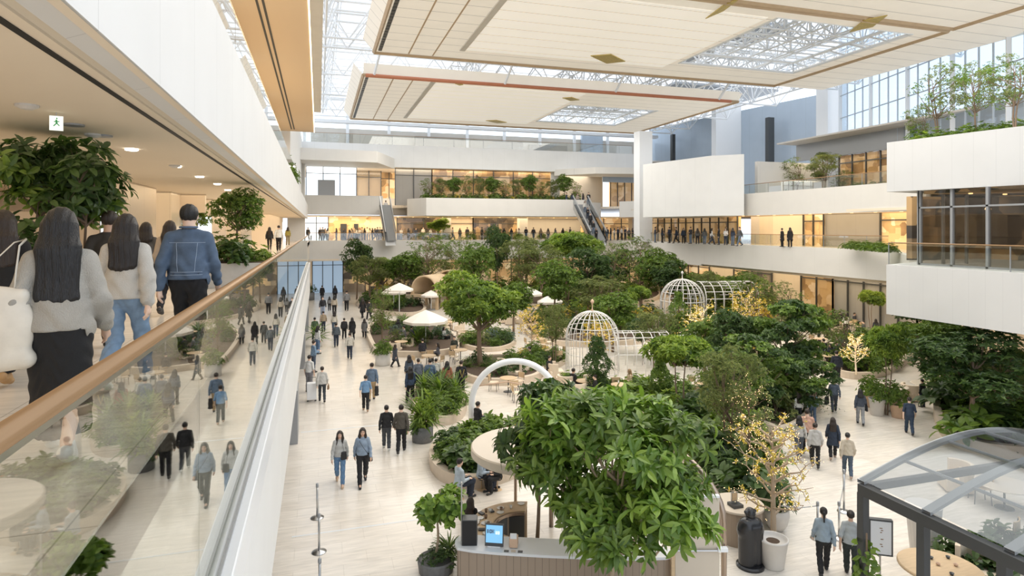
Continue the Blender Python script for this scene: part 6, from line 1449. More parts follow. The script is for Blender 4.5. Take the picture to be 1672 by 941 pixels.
x, y = 11.05, 10.35; climb = thing('climbing_plant', 'leafy climber growing up the nearest pavilion post', 'plant', (x+.1, y, 0)); rg = np.random.default_rng(8); n = 60; a = rg.uniform(0, 6.28, n); z = rg.uniform(.05, 1.7, n); C = np.stack([.12*np.cos(a), .2*np.sin(a), z], 1); V, F = rosettes(rg, C, np.stack([np.cos(a), np.sin(a), a*0+.3], 1), 3, .16, .05, 1, .2, 2); MB().add(V, F).build('foliage', L_MID, climb); MB().tube([(0, 0, 0), (0, 0, 2)], .02, 5).build('stem', M_BARK, climb)
# ------------------------------------------------------------------ escalators
def escalator(label, pxt, pyt, Dt, pxb, pyb, Db, w=1.5):
    a = np.array([*PD(pxt, Dt), ZC-(pyt-HY)*Dt/FPX]); b = np.array([*PD(pxb, Db), ZC-(pyb-HY)*Db/FPX]); t = thing('escalator', label, 'escalator'); d = b-a; s = np.cross(d, [0, 0, 1.]); s /= np.linalg.norm(s)
    up = np.array([0, 0, 1.])
    for k in (-1, 1):
        p, q = a+s*w/2*k, b+s*w/2*k; MB().add([p, q, q+up*1.0, p+up*1.0], [(0, 1, 2, 3)]).build('glass_side', M_GLASSR, t)
        MB().tube([p+up*1.0, q+up*1.0], .09, 6).build('handrail', M_STEEL, t); MB().add([p+up*.05, q+up*.05, q-up*.75, p-up*.75], [(0, 1, 2, 3)]).build('side_skirt', M_STEEL, t)
    MB().add([a-s*w/2-up*.7, a+s*w/2-up*.7, b+s*w/2-up*.7, b-s*w/2-up*.7], [(0, 1, 2, 3)]).build('underside', M_CAP, t)
    st = MB(); n = 22
    for i in range(n): c = a+d*(i+.5)/n; st.box(c-up*.1, (w*.8, .5, .22), math.atan2(s[1], s[0]))
    st.build('steps', M_GREYM, t); return a, b
e1 = escalator('left far escalator rising beside the lit hall', 628, 334, 77.5, 638, 392, 77, 1.9)
e2 = escalator('right far escalator descending in front of the far gallery', 948, 333, 79, 978, 392, 73, 2.0)
# ------------------------------------------------------------------ terrace and gallery planting
def onlev(px, D, z): x, y = PD(px, D); return (x, y, z)
for i, (px, D, z, H, wd, kd, lab) in enumerate(((1297, 61, 11.1, 4.6, 3.0, 'airy', 'slim airy tree on the right terrace, left of the bushier one'), (1345, 59, 11.1, 5.0, 3.8, 'fine', 'bushy fine tree on the right terrace'), (1375, 60, 11.1, 3.2, 3.0, 'airy', 'low yellowish tree before the terrace shop window'),
    (1540, 30, 12.33, 4.4, 3.0, 'airy', 'tall thin tree on top of the upper white box, leftmost'), (1600, 28, 12.33, 3.9, 2.4, 'airy', 'thin tree on top of the upper white box, middle'), (1655, 26, 12.33, 3.6, 3.0, 'airy', 'bushy tree on top of the upper white box, rightmost'), (1500, 31, 12.33, 2.4, 1.6, 'airy', 'low twiggy tree at the left corner of the upper white box'))):
    top = {'airy': 4.9, 'fine': 4.8}[kd]; dup(TR[kd], onlev(px, D, z), i, lab, None, (wd/3.1, wd/3.1, H/top))
for i in range(26):
    q = i/25; px = 1490+q*230; D = 29.8-q*5+random.uniform(-.2, 1.2); put(['fern', 'leafy', 'bright', 'leafy'][i % 4], onlev(px, D, 12.33), random.uniform(.7, 1.1), f'{["spreading green fern", "mid-green leafy shrub", "bright green leafy shrub", "mid-green leafy shrub"][i % 4]} along the upper white box edge', f'{["ferns", "leafy shrubs", "bright shrubs", "leafy shrubs"][i % 4]} on the upper white box')
for i in range(14):
    px = 1280+i*9; put(['leafy', 'olive', 'yellow', 'dark'][i % 4], onlev(px, 58+.4*math.sin(i), 11.0), random.uniform(.9, 1.3), f'{["mid-green leafy", "olive green", "golden yellow", "dark green"][i % 4]} shrub on the right terrace edge', f'{["leafy", "olive", "yellow", "dark"][i % 4]} shrubs on the right terrace')
for i, (px, w) in enumerate(((1405, .9), (1425, .8), (1398, .7), (1440, .8))):
    p = onlev(px, 55-i*.3, 11.0); tag(MB().lathe([(w*.8, 0), (w, .9), (w*.9, .9), (w*.85, .8)], p, 16).build('terrace_pot', M_CONC), ['white pot on the right terrace before the shop', 'white pot right of the first terrace pot', 'small white pot at the left of the terrace row', 'white pot rightmost on the terrace'][i], 'pot'); put('leafy', (p[0], p[1], p[2]+.8), .9, 'leafy bush in the '+['white pot on the terrace before the shop', 'white pot right of the first terrace pot', 'small left terrace pot', 'rightmost terrace pot'][i])
rail('glass_railing', 'slim glass railing on the right third floor terrace', [(38.6, 56.5), (38.9, 34)], 11.72, .9, 2.5)
# far third floor flower box
for i in range(56):
    x = 12.9+i*.37; kd = ['leafy', 'yellow', 'dark', 'olive', 'leafy'][i % 5]; put(kd, (x, 77.7+.3*math.sin(i*2), 11.95), random.uniform(.9, 1.5), f'{ADJ[kd]} shrub in the far third floor flower box', f'{kd} shrubs in the far flower box')
for i in range(13):
    x = 13.2+i*1.7; kd = ['airy', 'fine', 'dense'][i % 3]; dup(TR[kd], (x, 78.2, 11.6), i, f'small {["airy", "fine-leaved", "rounded"][i % 3]} tree before the warm glazing of the far third floor', f'small {kd} trees before the far glazing', (.75, .75, random.uniform(.55, .85)))
for i in range(7): x, y = 10+i*3.4, 80.8; put('leafy', (x+6, y, 6.95), 1.2, 'leafy shrub behind the far second floor railing', 'shrubs at the far second floor railing')
x, y = PD(715, 82); dup(TR['bright'], (x, y, 6.9), 1, 'bright tree standing on the far second floor gallery', None, (.9, .9, .62))
for i in range(10): put('leafy', onlev(1388+i*7, 46-i*.8, 6.95), (1.0, 1.0, .7), 'low green hedge shrub on the right second floor terrace', 'hedge shrubs on the right second floor')
for i, (px, py) in enumerate(((470, 232), (474, 240), (478, 225))): put('leafy', (-1.6, 36+i*3, 11.3), (.7, .7, 1.2), ['trailing plant hanging over the upper left fascia, nearest', 'trailing plant on the upper left fascia, middle', 'trailing plant on the upper left fascia, farthest'][i])
# gallery planters with plants near the walkers
bx, by = PD(372, 16); t = thing('stone_planter', 'grey stone planter box beside the handrail on the gallery', 'planter', (bx, by, 7.0)); MB().b2((-.8, -.5, 0), (1.0, 1.6, .62)).build('box', M_STONE, t, bevel=.01); MB().b2((-.72, -.42, .6), (.92, 1.52, .64)).build('soil', M_SOIL, t)
dup(TR['dense'], (bx+.15, by+.5, 7.55), 1.2, 'leafy indoor tree growing in the grey stone planter', None, (.42, .42, .40)); 
for i, (dx, dy, kd, s) in enumerate(((-.5, -.2, 'dark', .55), (.1, -.3, 'bigdark', .6), (.6, -.1, 'fern', .6), (.75, .6, 'bright', .5), (.2, .3, 'leafy', .8), (-.3, .6, 'leafy', .7))): put(kd, (bx+dx, by+dy, 7.62), s, ['dark low bush at the left front of the stone planter', 'broad dark plant at the front of the stone planter', 'fern at the right front of the stone planter', 'bright bush at the right end of the stone planter', 'leafy bush in the middle of the stone planter', 'leafy bush at the back left of the stone planter'][i])
tx, ty = PD(98, 7.6); big = make_tree('indoor_tree', 'dark-leaved indoor tree behind the woman with the tote bag', 61, 2.6, 1.95, .86, 1.05, L_DARK, M_BARK, blobs=17, dens=24, leaf=(.15, .034), k=6, trunk_r=.035, flatten=.6, seg=2, blob_r=.3, spread=1.1, curl=.4, stems=2, leafm2=L_MID)
big.location = (tx, ty, 7.1); tag(MB().lathe([(.3, 0), (.36, .5), (.33, .5), (.3, .4), (0, .4)], (tx, ty, 7.0), 20).build('round_planter', M_STONE), 'grey round planter holding the dark indoor tree', 'planter')
tx, ty = PD(25, 7.0); put('bigdark', (tx, ty, 7.9), (.55, .55, .8), 'broad dark plant at the left edge beside the indoor tree'); tag(MB().lathe([(.3, 0), (.34, .95), (.3, .95), (0, .9)], (tx, ty, 7.0), 20).build('round_planter', M_DPOT), 'tall dark planter at the left edge of the gallery', 'planter')
for i, (px, D) in enumerate(((292, 22), (322, 22))): x, y = PD(px, D); t = dup(SH['leafy'], (x, y, 8.55), i, ['hanging plant ball left of the second one in the gallery', 'hanging plant ball right of the first in the gallery'][i], None, (.6, .6, .9)); del t['_proto']; tag(MB().tube([(x, y, 9.1), (x, y, 9.7)], .006, 4).build('hanging_wire', M_GREYM), ['thin wire of the left hanging plant', 'thin wire of the right hanging plant'][i], 'wire')
# delete prototypes
def rm(o):
    for c in list(o.children): rm(c)
    bpy.data.objects.remove(o)
for o in list(SH.values())+list(TR.values())+[T0, T1, C0, C1]: rm(o)
# ------------------------------------------------------------------ people on the gallery
def PW(px, D, z=7.0): x, y = PD(px, D); return (x, y, z)
GREYK, CREAMK = (.40, .375, .33), (.54, .51, .46)
pz = (*PD(98, 4.05), 7.0)
w1 = person('woman with long black hair, grey knit sweater and long black skirt walking away', pz, .12, 'walk', True, (GREYK, 'knit'), ((.012, .012, .013), 'skirt'), 'long', (.008, .007, .007), (.72, .70, .66), 1.64, hairlen=.50, res=.8)
x, y, z = pz
bg_ = bag('cream canvas tote bag hanging from the left shoulder of the woman in grey knit', (x-.29, y-.14, 8.13), .12, (.40, .15, .50), (.74, .68, .58), name='tote_bag', strap_to=[(-.1, 0, -.05), (-.03, .02, .15), (.07, .08, .28), (.12, .13, .30), (.11, .03, .26), (.10, 0, .1), (.09, 0, -.05)])
w2p = PW(205, 5.84); w2 = person('woman with long dark hair, cream sweatshirt and blue jeans walking away', w2p, -.05, 'walk2', True, (CREAMK, 'knit'), ((.20, .30, .44), 'jeans'), 'long', (.016, .011, .009), (.66, .65, .62), 1.64, hairlen=.40, res=.8)
bag('small black shoulder bag at the left hip of the woman in cream sweatshirt', (w2p[0]-.22, w2p[1]+.02, 7.92), 1.4, (.24, .09, .2), (.02, .02, .02), strap_to=[(0, 0, -.02), (.0, -.1, .25), (.02, -.24, .47)])
mp = PW(308, 6.85); mn = person('man with short black hair in a blue denim jacket walking away', mp, .0, 'walk', False, ((.085, .125, .19), 'jacket'), ((.015, .015, .018), 'straight'), 'short', (.01, .009, .008), (.03, .03, .03), 1.77, res=.8)
# denim jacket details as pieces of the jacket
jt = [c for c in mn.children if c.name.startswith('top')][0]
M_STITCH = mat('stitch_light', (.33, .40, .50), .8)
S = MB(); J = joints('walk', False)
def back_y(xx, zz):   # ray to the jacket back
    from mathutils.bvhtree import BVHTree
    global BV
    try: BV
    except NameError: BV = BVHTree.FromPolygons([v.co for v in jt.data.vertices], [list(p.vertices) for p in jt.data.polygons])
    h = BV.ray_cast(Vector((xx, -1, zz)), Vector((0, 1, 0)))
    return (h[0].y-.002) if h[0] else -.12
for zz, x0, x1 in ((1.29, -.17, .17), (.985, -.15, .15), (.955, -.15, .15)): S.tube([(xx, back_y(xx, zz), zz) for xx in np.linspace(x0, x1, 14)], .0028, 4)
for sx_ in (-1, 1): S.tube([(sx_*(.10-.02*(1.29-zz)/.3), back_y(sx_*(.10-.02*(1.29-zz)/.3), zz), zz) for zz in np.linspace(1.285, .99, 10)], .0028, 4)
S.build('stitching', M_STITCH, jt)
col = MB().tube([(.072*math.sin(a), -.012-.075*math.cos(a)+J['lean'], 1.452) for a in np.linspace(-2.2, 2.2, 15)], .024, 8, flat=.5).build('collar', C_DENIM, jt, smooth=True); col.color = (.09, .135, .21, 1)
for sx_ in (-.12, .12): o = MB().lathe([(.001, -.004), (.009, 0), (.001, .004)], (sx_, back_y(sx_, .97)-.003, .97), 8).build('button', M_STEEL, jt)
person('dark-haired man in dark jacket half hidden behind the woman in cream', PW(178, 7.6), 0, 'walk', False, ((.05, .045, .04), 'shirt'), ((.02, .02, .025), 'straight'), 'short', h=1.72)
person('woman with shoulder-length hair in dark grey top farther down the gallery', PW(238, 11.5), 0, 'walk', True, ((.10, .09, .08), 'shirt'), ((.02, .02, .025), 'slim'), 'mid', h=1.62)
person('woman with long black hair and light beige coat ahead of the denim jacket', PW(277, 10.8), 0, 'walk2', True, ((.52, .42, .32), 'coat'), ((.02, .02, .025), 'slim'), 'long', h=1.64, hairlen=.36)
person('person in black at the left edge of the gallery with long dark hair', PW(5, 6.0), .1, 'walk', True, ((.012, .012, .013), 'coat'), ((.012, .012, .013), 'wide'), 'long', shoes=(.45, .27, .12), h=1.68)
person('person in dark coat standing behind the indoor tree at left', PW(48, 9.0), .2, 'stand', False, ((.02, .02, .022), 'coat'), ((.015, .015, .015), 'straight'), 'short', h=1.6)
person('man in white shirt with dark hair walking far along the gallery', PW(455, 41), 0, 'walk', False, ((.7, .7, .68), 'shirt'), ((.015, .015, .018), 'straight'), 'short', h=1.7)
person('woman in black top beside the white-shirted man far along the gallery', PW(440, 43), 0, 'walk', True, ((.03, .03, .03), 'shirt'), ((.02, .02, .02), 'slim'), 'long', h=1.6)
person('person in olive top farthest along the left gallery', PW(470, 56), 0, 'stand', True, ((.35, .30, .08), 'shirt'), ((.25, .2, .1), 'slim'), 'mid', h=1.6)
# ------------------------------------------------------------------ people on the ground floor
def GP(label, px, pb, pt, rz, **k):
    x, y, _ = W(px, pb); h = (pb-pt)*depth((x, y))/FPX*.99; return person(label, (x, y, 0), rz-.9*math.atan2(x, y), h=h, **k)
BK = (.018, .018, .02); NV = (.03, .04, .065); GR = (.2, .2, .2)
GP('woman with long dark hair and light grey cardigan walking towards the camera in jeans', 555, 790, 702, PI-.05, pose='walk', fem=True, top=((.50, .50, .48), 'shirt'), bot=((.13, .24, .40), 'jeans'), hair='long', shoes=(.6, .42, .28), face=True)
GP('person in blue-grey sweater with crossbody strap and black trousers facing the camera', 592, 790, 697, PI+.05, pose='walk2', fem=True, top=((.26, .33, .42), 'shirt'), bot=(BK, 'straight'), hair='mid', shoes=BK, face=True)
x, y, _ = W(592, 790); bag('black crossbody bag of the person in blue-grey sweater', (x+.21, y-.06, .95), 0, (.22, .09, .2), BK, strap_to=[(0, 0, -.02), (-.09, -.13, .15), (-.2, -.16, .32), (-.31, -.1, .5), (-.3, .02, .53)])
x, y, _ = W(555, 790); bag('black shoulder bag in front of the woman in light grey cardigan', (x+.12, y-.14, 1.1), .2, (.2, .08, .26), BK, strap_to=[(0, 0, -.02), (-.03, 0, .2), (-.07, .06, .36)])
GP('man in black sweater and white shoes walking away beside the olive sweater man', 631, 735, 661, 0, pose='walk', top=(BK, 'shirt'), bot=((.07, .075, .085), 'straight'), shoes=(.7, .7, .68))
GP('man in dark olive sweater and black trousers walking away near the stone curb', 655, 740, 660, -.1, pose='walk2', top=((.085, .075, .06), 'shirt'), bot=(BK, 'straight'))
x0, y0, _ = W(597, 670)
GP('man in blue shirt with backpack and black trousers seen from behind', 597, 672, 612, 0, pose='walk', top=((.16, .28, .44), 'tee'), bot=(BK, 'straight'), shoes=(.45, .3, .2))
S = SDF().ell((0, 0, 0), (.15, .08, .2), .02).cone((-.09, 0, -.12), (.09, 0, -.12), .06, .06, .05); o = link(bpy.data.objects.new('backpack', S.bmesh('backpack', C_CLOTH, .014))); o.location = (x0, y0-.19, 1.24); o.color = (.22, .36, .52, 1); tag(o, 'light blue backpack on the man in the blue shirt', 'backpack')
GP('man in slate blue shirt and tan trousers ahead of the backpack man', 607, 655, 592, -.05, pose='walk2', top=((.12, .17, .24), 'shirt'), bot=((.52, .38, .22), 'straight'))
x, y, _ = W(615, 655); bag('dark tall bag carried beside the tan trousers', (x, y, .75), 0, (.2, .1, .5), BK, .3)
GP('woman in light grey sweatshirt with brown bag standing near the gallery wall', 526, 657, 598, .05, pose='walk', fem=True, top=((.52, .51, .48), 'knit'), bot=((.05, .06, .07), 'slim'), hair='bun')
x, y, _ = W(526, 657); bag('small brown handbag of the woman in light grey sweatshirt', (x+.29, y, .82), 1.3, (.22, .09, .2), (.22, .13, .07), .1)
GP('person in blue shirt leaning beside the gallery wall', 512, 608, 556, -1.2, pose='phone', top=((.2, .3, .42), 'shirt'), bot=((.06, .08, .12), 'straight'))
GP('woman in white top and jeans at the gallery wall behind the blue shirt', 519, 578, 532, -1.0, pose='stand', fem=True, top=((.7, .7, .68), 'shirt'), bot=((.12, .2, .33), 'jeans'), hair='mid')
GP('man in white tee at the base of the gallery wall', 505, 640, 580, -.6, pose='stand', top=((.7, .7, .68), 'tee'), bot=((.2, .2, .22), 'straight'))
aisle = [(571, 587, 543, .0, 'person in light beige shirt and dark jeans walking alone in the aisle centre', (.55, .52, .46), 'shirt', NV, False, 'short'), (549, 567, 527, 0, 'person in dark slate top walking left of the pair in black', (.09, .11, .13), 'shirt', NV, False, 'short'), (575, 556, 518, .1, 'person in black coat at the right of the aisle pair', BK, 'coat', BK, True, 'long'), (562, 554, 519, -.1, 'person in black top and white shoes at the left of the aisle pair', (.03, .03, .035), 'shirt', BK, False, 'short'),
 (528, 542, 508, 0, 'person in tan jacket walking away at the aisle left', (.36, .28, .19), 'shirt', NV, False, 'short'), (546, 545, 508, 0, 'person in cream top walking just ahead of the slate top person', (.6, .56, .48), 'shirt', (.05, .08, .13), True, 'mid'), (527, 518, 484, PI, 'person in black jacket coming down the far aisle', (.03, .03, .035), 'shirt', (.3, .35, .45), False, 'short'), (546, 515, 482, 0, 'person in beige top in the far aisle beside the black jacket', (.5, .43, .34), 'shirt', BK, True, 'mid'),
 (526, 490, 466, 0, 'small dark figure far up the left aisle', BK, 'coat', BK, False, 'short'), (547, 492, 466, 0, 'small dark figure far up the aisle beside the garden', NV, 'shirt', BK, True, 'long'), (566, 508, 474, 0, 'slim figure in grey top standing at the far aisle curb', GR, 'shirt', BK, False, 'short'), (592, 520, 486, .4, 'person in black at the garden edge of the far aisle', BK, 'coat', BK, True, 'long'), (603, 522, 490, .4, 'second person in black at the garden edge right of the first', (.03, .03, .03), 'coat', BK, False, 'short'),
 (645, 600, 562, -.8, 'woman in slate dress waiting by the pale cylindrical pot', (.06, .07, .09), 'coat', BK, True, 'mid'), (595, 552, 520, 0, 'person in dark grey beside the curb of the aisle bed', (.13, .13, .13), 'coat', BK, True, 'mid'), (538, 508, 484, 0, 'distant figure in grey between aisle walkers', GR, 'shirt', BK, True, 'mid'), (514, 556, 518, .2, 'person carrying a green plant at the gallery wall', (.06, .1, .05), 'shirt', NV, False, 'short')]
for i, (px, pb, pt, rz, lab, tc_, ts, bc, fem, hr_) in enumerate(aisle): GP(lab, px, pb, pt, rz, pose=['walk', 'walk2'][i % 2], fem=fem, top=(tc_, ts), bot=(bc, 'straight'), hair=hr_, res=1.25)
queue = [(670, 660, 598, .2, 'woman in dark navy bending at the left of the queue', (.03, .05, .09), 'shirt', True, 'long'), (702, 648, 586, 0, 'man in slate blue shirt in the middle of the queue', (.09, .14, .2), 'shirt', False, 'short'), (683, 640, 585, 0, 'man in grey shirt left in the queue', (.12, .14, .17), 'shirt', False, 'short'), (730, 650, 590, 0, 'woman in rust brown jacket in the queue', (.32, .13, .07), 'jacket', True, 'mid'), (753, 648, 588, 0, 'man in black with yellow lanyard at the right of the queue', BK, 'shirt', False, 'short'), (668, 632, 580, .3, 'person with dark hair behind the grey shirt in the queue', (.08, .1, .13), 'shirt', True, 'mid'), (712, 632, 585, 0, 'child-sized figure between slate shirt and rust jacket', (.5, .5, .45), 'shirt', True, 'bun')]
for i, (px, pb, pt, rz, lab, c, ts, fem, hr_) in enumerate(queue): GP(lab, px, pb, pt, rz, pose=['walk', 'stand'][i % 2], fem=fem, top=(c, ts), bot=(BK, 'straight'), hair=hr_, res=1.1)
x, y, _ = W(753, 648); tag(MB().tube([(x-.1, y-.17, 1.4), (x, y-.2, 1.0), (x+.12, y-.16, 1.4)], .02, 5).build('lanyard', M_GOLDF), 'yellow lanyard on the man in black in the queue', 'lanyard')
right = [(1345, 938, 828, .05, 'person with ponytail in light blue-grey shirt walking away near the pavilion', (.30, .37, .43), 'shirt', BK, True, 'pony', 'walk2'), (1389, 945, 833, -.1, 'person in pale grey top with crossed straps next to the pavilion post', (.42, .45, .46), 'tee', (.03, .04, .04), True, 'bun', 'walk'),
 (1384, 780, 706, 0, 'woman in beige sweater and slate jeans walking away on the right plaza', (.52, .45, .35), 'knit', (.07, .10, .14), True, 'bun', 'walk'), (1360, 750, 681, 0, 'woman with long hair in navy coat and black trousers walking away', (.025, .035, .055), 'coat', BK, True, 'long', 'walk2'), (1331, 763, 690, -.05, 'woman in light grey sweater and black trousers beside the golden tree', (.50, .48, .45), 'knit', BK, True, 'bun', 'walk'),
 (1318, 745, 667, .1, 'person in salmon top behind the light grey sweater woman', (.55, .33, .24), 'shirt', BK, False, 'short', 'walk'), (1305, 748, 678, .1, 'person in pale top partly hidden by the golden twigs', (.5, .48, .45), 'shirt', (.1, .12, .15), True, 'mid', 'walk2'), (1327, 690, 638, 0, 'man in sky blue shirt walking under the layered tree', (.22, .32, .42), 'shirt', (.08, .12, .18), False, 'short', 'walk'),
 (1304, 690, 643, .2, 'person in white top under the layered tree', (.65, .64, .6), 'shirt', BK, True, 'long', 'stand'), (1362, 673, 618, 0, 'person in slate jacket with dark bag on the upper right walkway', (.07, .09, .12), 'shirt', (.05, .06, .08), False, 'short', 'walk2'), (1366, 628, 572, 0, 'tall person in black walking beyond the curved bed', (.02, .024, .035), 'shirt', BK, False, 'short', 'walk'),
 (1405, 694, 635, 0, 'woman in dark navy top and grey trousers on the right walkway', (.05, .06, .08), 'shirt', (.28, .29, .3), True, 'mid', 'walk'), (1485, 710, 648, .05, 'man in navy shirt and navy jeans standing by the huge dark tree', (.03, .045, .075), 'tee', (.03, .05, .085), False, 'short', 'walk'), (1506, 665, 619, .9, 'person in black bending at the table left of the huge dark tree', BK, 'shirt', NV, False, 'short', 'stand'),
 (1381, 546, 512, 0, 'woman in white top standing near the back lounge', (.72, .7, .66), 'shirt', BK, True, 'long', 'walk'), (1371, 540, 508, 0, 'person in black beside the woman in white near the lounge', BK, 'shirt', BK, False, 'short', 'stand'), (1353, 556, 530, PI, 'person in grey top at the near side of the back lounge', (.35, .36, .38), 'shirt', BK, True, 'mid', 'stand'), (1337, 560, 536, 1, 'dark figure beside the back lounge table', NV, 'shirt', BK, False, 'short', 'stand'),
 (1246, 545, 520, 0, 'person in white jacket among the trees right of the birdcages', (.7, .7, .7), 'shirt', GR, True, 'mid', 'stand'), (1332, 500, 480, 0, 'staff figure behind the lit shop window', (.1, .08, .06), 'shirt', BK, True, 'mid', 'stand')]
for (px, pb, pt, rz, lab, c, ts, bc, fem, hr_, ps) in right: GP(lab, px, pb, pt, rz, pose=ps, fem=fem, top=(c, ts), bot=(bc, 'straight'), hair=hr_, res=1.0 if pb > 700 else 1.2, shoes=(.4, .3, .24) if px in (1360, 1384) else BK)
x, y, _ = W(1350, 672); bag('large dark shopping bag held by the slate jacket person', (x, y, .7), .3, (.36, .12, .36), BK, .28); x, y, _ = W(1414, 694); bag('dark handbag of the woman in grey trousers', (x, y, .85), 1.2, (.26, .1, .24), BK, .3)
# seated people
def SP(label, px, pb, rz, **k):
    x, y, _ = W(px, pb); return person(label, (x, y, 0), rz, pose='sit', **k)
stl = MB().lathe([(.19, 0), (.19, .03), (.17, .05)], (0, 0, .40), 18).lathe([(.16, 0), (.02, .02), (.02, .40)], (0, 0, 0), 12).mesh('stool', M_WOOD)
def SPs(label, px, pb, rz, seat, **k):
    SP(label, px, pb, rz, **k); x, y, _ = W(px, pb); o = link(bpy.data.objects.new('stool', stl)); o.location = (x, y, 0); tag(o, seat, 'stool')
SPs('person in black sitting at a table behind the round roof disc', 780, 706, -1.2, 'stool under the person in black behind the round roof disc', top=(BK, 'shirt'), bot=((.05, .07, .1), 'straight'))
SPs('person in light blue shirt with backpack sitting at the oak bar', 786, 800, -1.9, 'stool under the blue shirted guest with backpack', top=((.40, .48, .56), 'shirt'), bot=(NV, 'straight'))
SPs('person in pale blue jacket sitting left at the oak bar', 750, 815, -1.3, 'stool under the left guest at the oak bar', top=((.45, .53, .6), 'shirt'), bot=(NV, 'straight'))
SPs('woman with brown hair in black sitting under the round roof disc', 812, 800, 2.0, 'stool under the brown-haired woman at the disc roof', fem=True, top=(BK, 'shirt'), bot=(BK, 'straight'), hair='long', hairc=(.05, .028, .016))
SPs('woman with long dark hair in black seated on the kiosk counter side', 768, 884, -.6, 'stool under the long haired woman at the kiosk', fem=True, top=(BK, 'shirt'), bot=(BK, 'straight'), hair='long', shoes=(.7, .68, .62))
SPs('person in black sitting at the left wooden table', 972, 654, 1.3, 'stool at the right side of the left wooden table', top=(BK, 'shirt'), bot=(BK, 'straight'))
SPs('person in dark clothes in the tub chair at the left wooden table', 936, 642, -1.3, 'stool at the left side of the left wooden table', top=(BK, 'shirt'), bot=(BK, 'straight'))
SPs('woman with blond hair in beige at the right wooden table', 1028, 640, 1.4, 'stool at the right wooden table', fem=True, top=((.62, .48, .33), 'knit'), bot=((.3, .25, .2), 'wide'), hair='long', hairc=(.35, .22, .11))
SPs('man in black seated behind the white arch', 897, 618, -2.6, 'stool behind the white arch', top=(BK, 'shirt'), bot=(BK, 'straight'), face=True)
SPs('person in black seated right of the white arch opening', 865, 600, 1.2, 'stool right of the white arch opening', top=(BK, 'shirt'), bot=(BK, 'straight'))
sp2 = [(690, 585, (.03, .03, .04)), (715, 590, (.1, .1, .12)), (742, 580, (.05, .06, .05)), (725, 560, (.4, .4, .38)), (672, 560, (.12, .13, .15)), (650, 545, (.03, .03, .03)), (660, 560, (.3, .3, .32))]
pl_ = ['under the left half of the large cream parasol', 'under the right half of the large cream parasol', 'beside the table behind the cream parasol', 'in light grey near the big bright tree', 'left of the large cream parasol pole', 'right of the small yellowish tree', 'in grey next to the aisle bed']
for i, (px, pb, c) in enumerate(sp2): SPs('seated cafe guest '+pl_[i], px, pb, i*1.3, 'stool of the guest '+pl_[i], fem=bool(i % 2), top=(c, 'shirt'), bot=(BK, 'straight'), hair=['short', 'mid'][i % 2], res=1.3)
sp3 = [(1345, 585), (1356, 592), (1395, 535), (1405, 528), (1418, 532), (1352, 560), (1365, 590), (1430, 545), (1410, 550), (1385, 560), (1440, 535), (1400, 512), (1365, 512), (1425, 516)]
for i, (px, pb) in enumerate(sp3): SPs('seated guest in dark clothes in the back right lounge', px, pb, i*1.7, 'stool in the back right lounge', fem=bool(i % 2), top=((.03+.02*(i % 3), .035+.02*(i % 3), .05+.02*(i % 3)), 'shirt'), bot=(BK, 'straight'), hair=['short', 'mid'][i % 2], res=1.3, group='seated guests in the back right lounge')
for o in SC.objects:
    if o.get('label') == 'stool in the back right lounge': o['group'] = 'stools in the back right lounge'
# strollers / carts at the gallery wall
x, y, _ = W(509, 655); t = thing('shopping_trolley', 'white boxy trolley standing at the gallery wall', 'trolley', (x, y, 0)); MB().box((0, 0, .5), (.45, .4, .8)).build('body', M_STEELP, t, bevel=.02); MB().tube([(-.2, .2, .9), (-.2, .25, 1.1), (.2, .25, 1.1), (.2, .2, .9)], .015, 6).build('handle', M_DARK, t)
for dx in (-.18, .18): MB().lathe([(.05, -.02), (.05, .02)], (dx, -.15, .05), 10).build('wheel', M_DARK, t)
# ------------------------------------------------------------------ crowds on the far and right galleries
cols = [BK, NV, (.1, .1, .1), (.5, .48, .45), (.3, .25, .2), (.05, .05, .06), (.62, .6, .58)]
def crowd(n, f, label, group, seed):
    r_ = random.Random(seed)
    for i in range(n):
        p, rz = f(i, r_); fem = r_.random() < .5
        person(label, p, rz, ['stand', 'walk', 'phone'][r_.randrange(3)], fem, (cols[r_.randrange(len(cols))], 'shirt'), ((BK, NV, (.12, .16, .22))[r_.randrange(3)], 'straight'), ['short', 'short', 'mid', 'long'][r_.randrange(2)+(2 if fem else 0)], group=group, res=1.8)
def ex(px, D, z=6.9): x, y = PD(px, D); return (x, y, z)
crowd(9, lambda i, r: (ex(503+i*4, 81+r.random()*2), r.uniform(-.4, .4)+PI*(i % 2)), 'visitor standing before the bright window at the far left of the second floor', 'crowd at the far bright window', 1)
crowd(22, lambda i, r: (ex(545+i*4.2, 81+r.random()*3), r.uniform(0, 6)), 'visitor queueing in the lit hall of the far second floor left of the escalator', 'queue in the lit far hall', 2)
crowd(24, lambda i, r: (ex(655+i*12, 82+r.random()*3), r.uniform(0, 6)), 'visitor behind the far second floor railing between the escalators', 'visitors between the far escalators', 3)
crowd(10, lambda i, r: (ex(985+i*6, 80+r.random()*4), r.uniform(0, 6)), 'visitor behind the far railing right of the right escalator', 'visitors right of the far escalator', 4)
crowd(13, lambda i, r: (ex(1070+i*11.5, 68.5-i*1.05+r.random()*1.2), r.uniform(0, 6)), 'visitor in front of the warm shop glazing below the white box', 'visitors below the white box', 5)
crowd(4, lambda i, r: (ex(630+i*2.2, 78.5-i*.1, 10.3-i*1.1), r.uniform(-.3, .3)), 'rider standing on the left far escalator', 'riders on the left escalator', 6)
crowd(5, lambda i, r: (ex(955+i*4.6, 77.5-i*1.2, 10.3-i*.85), PI), 'rider standing on the right far escalator', 'riders on the right escalator', 7)
crowd(5, lambda i, r: (ex(925+i*9, 82, 11.5), r.uniform(0, 6)), 'visitor on the third floor landing above the right escalator', 'visitors on the far third floor landing', 8)
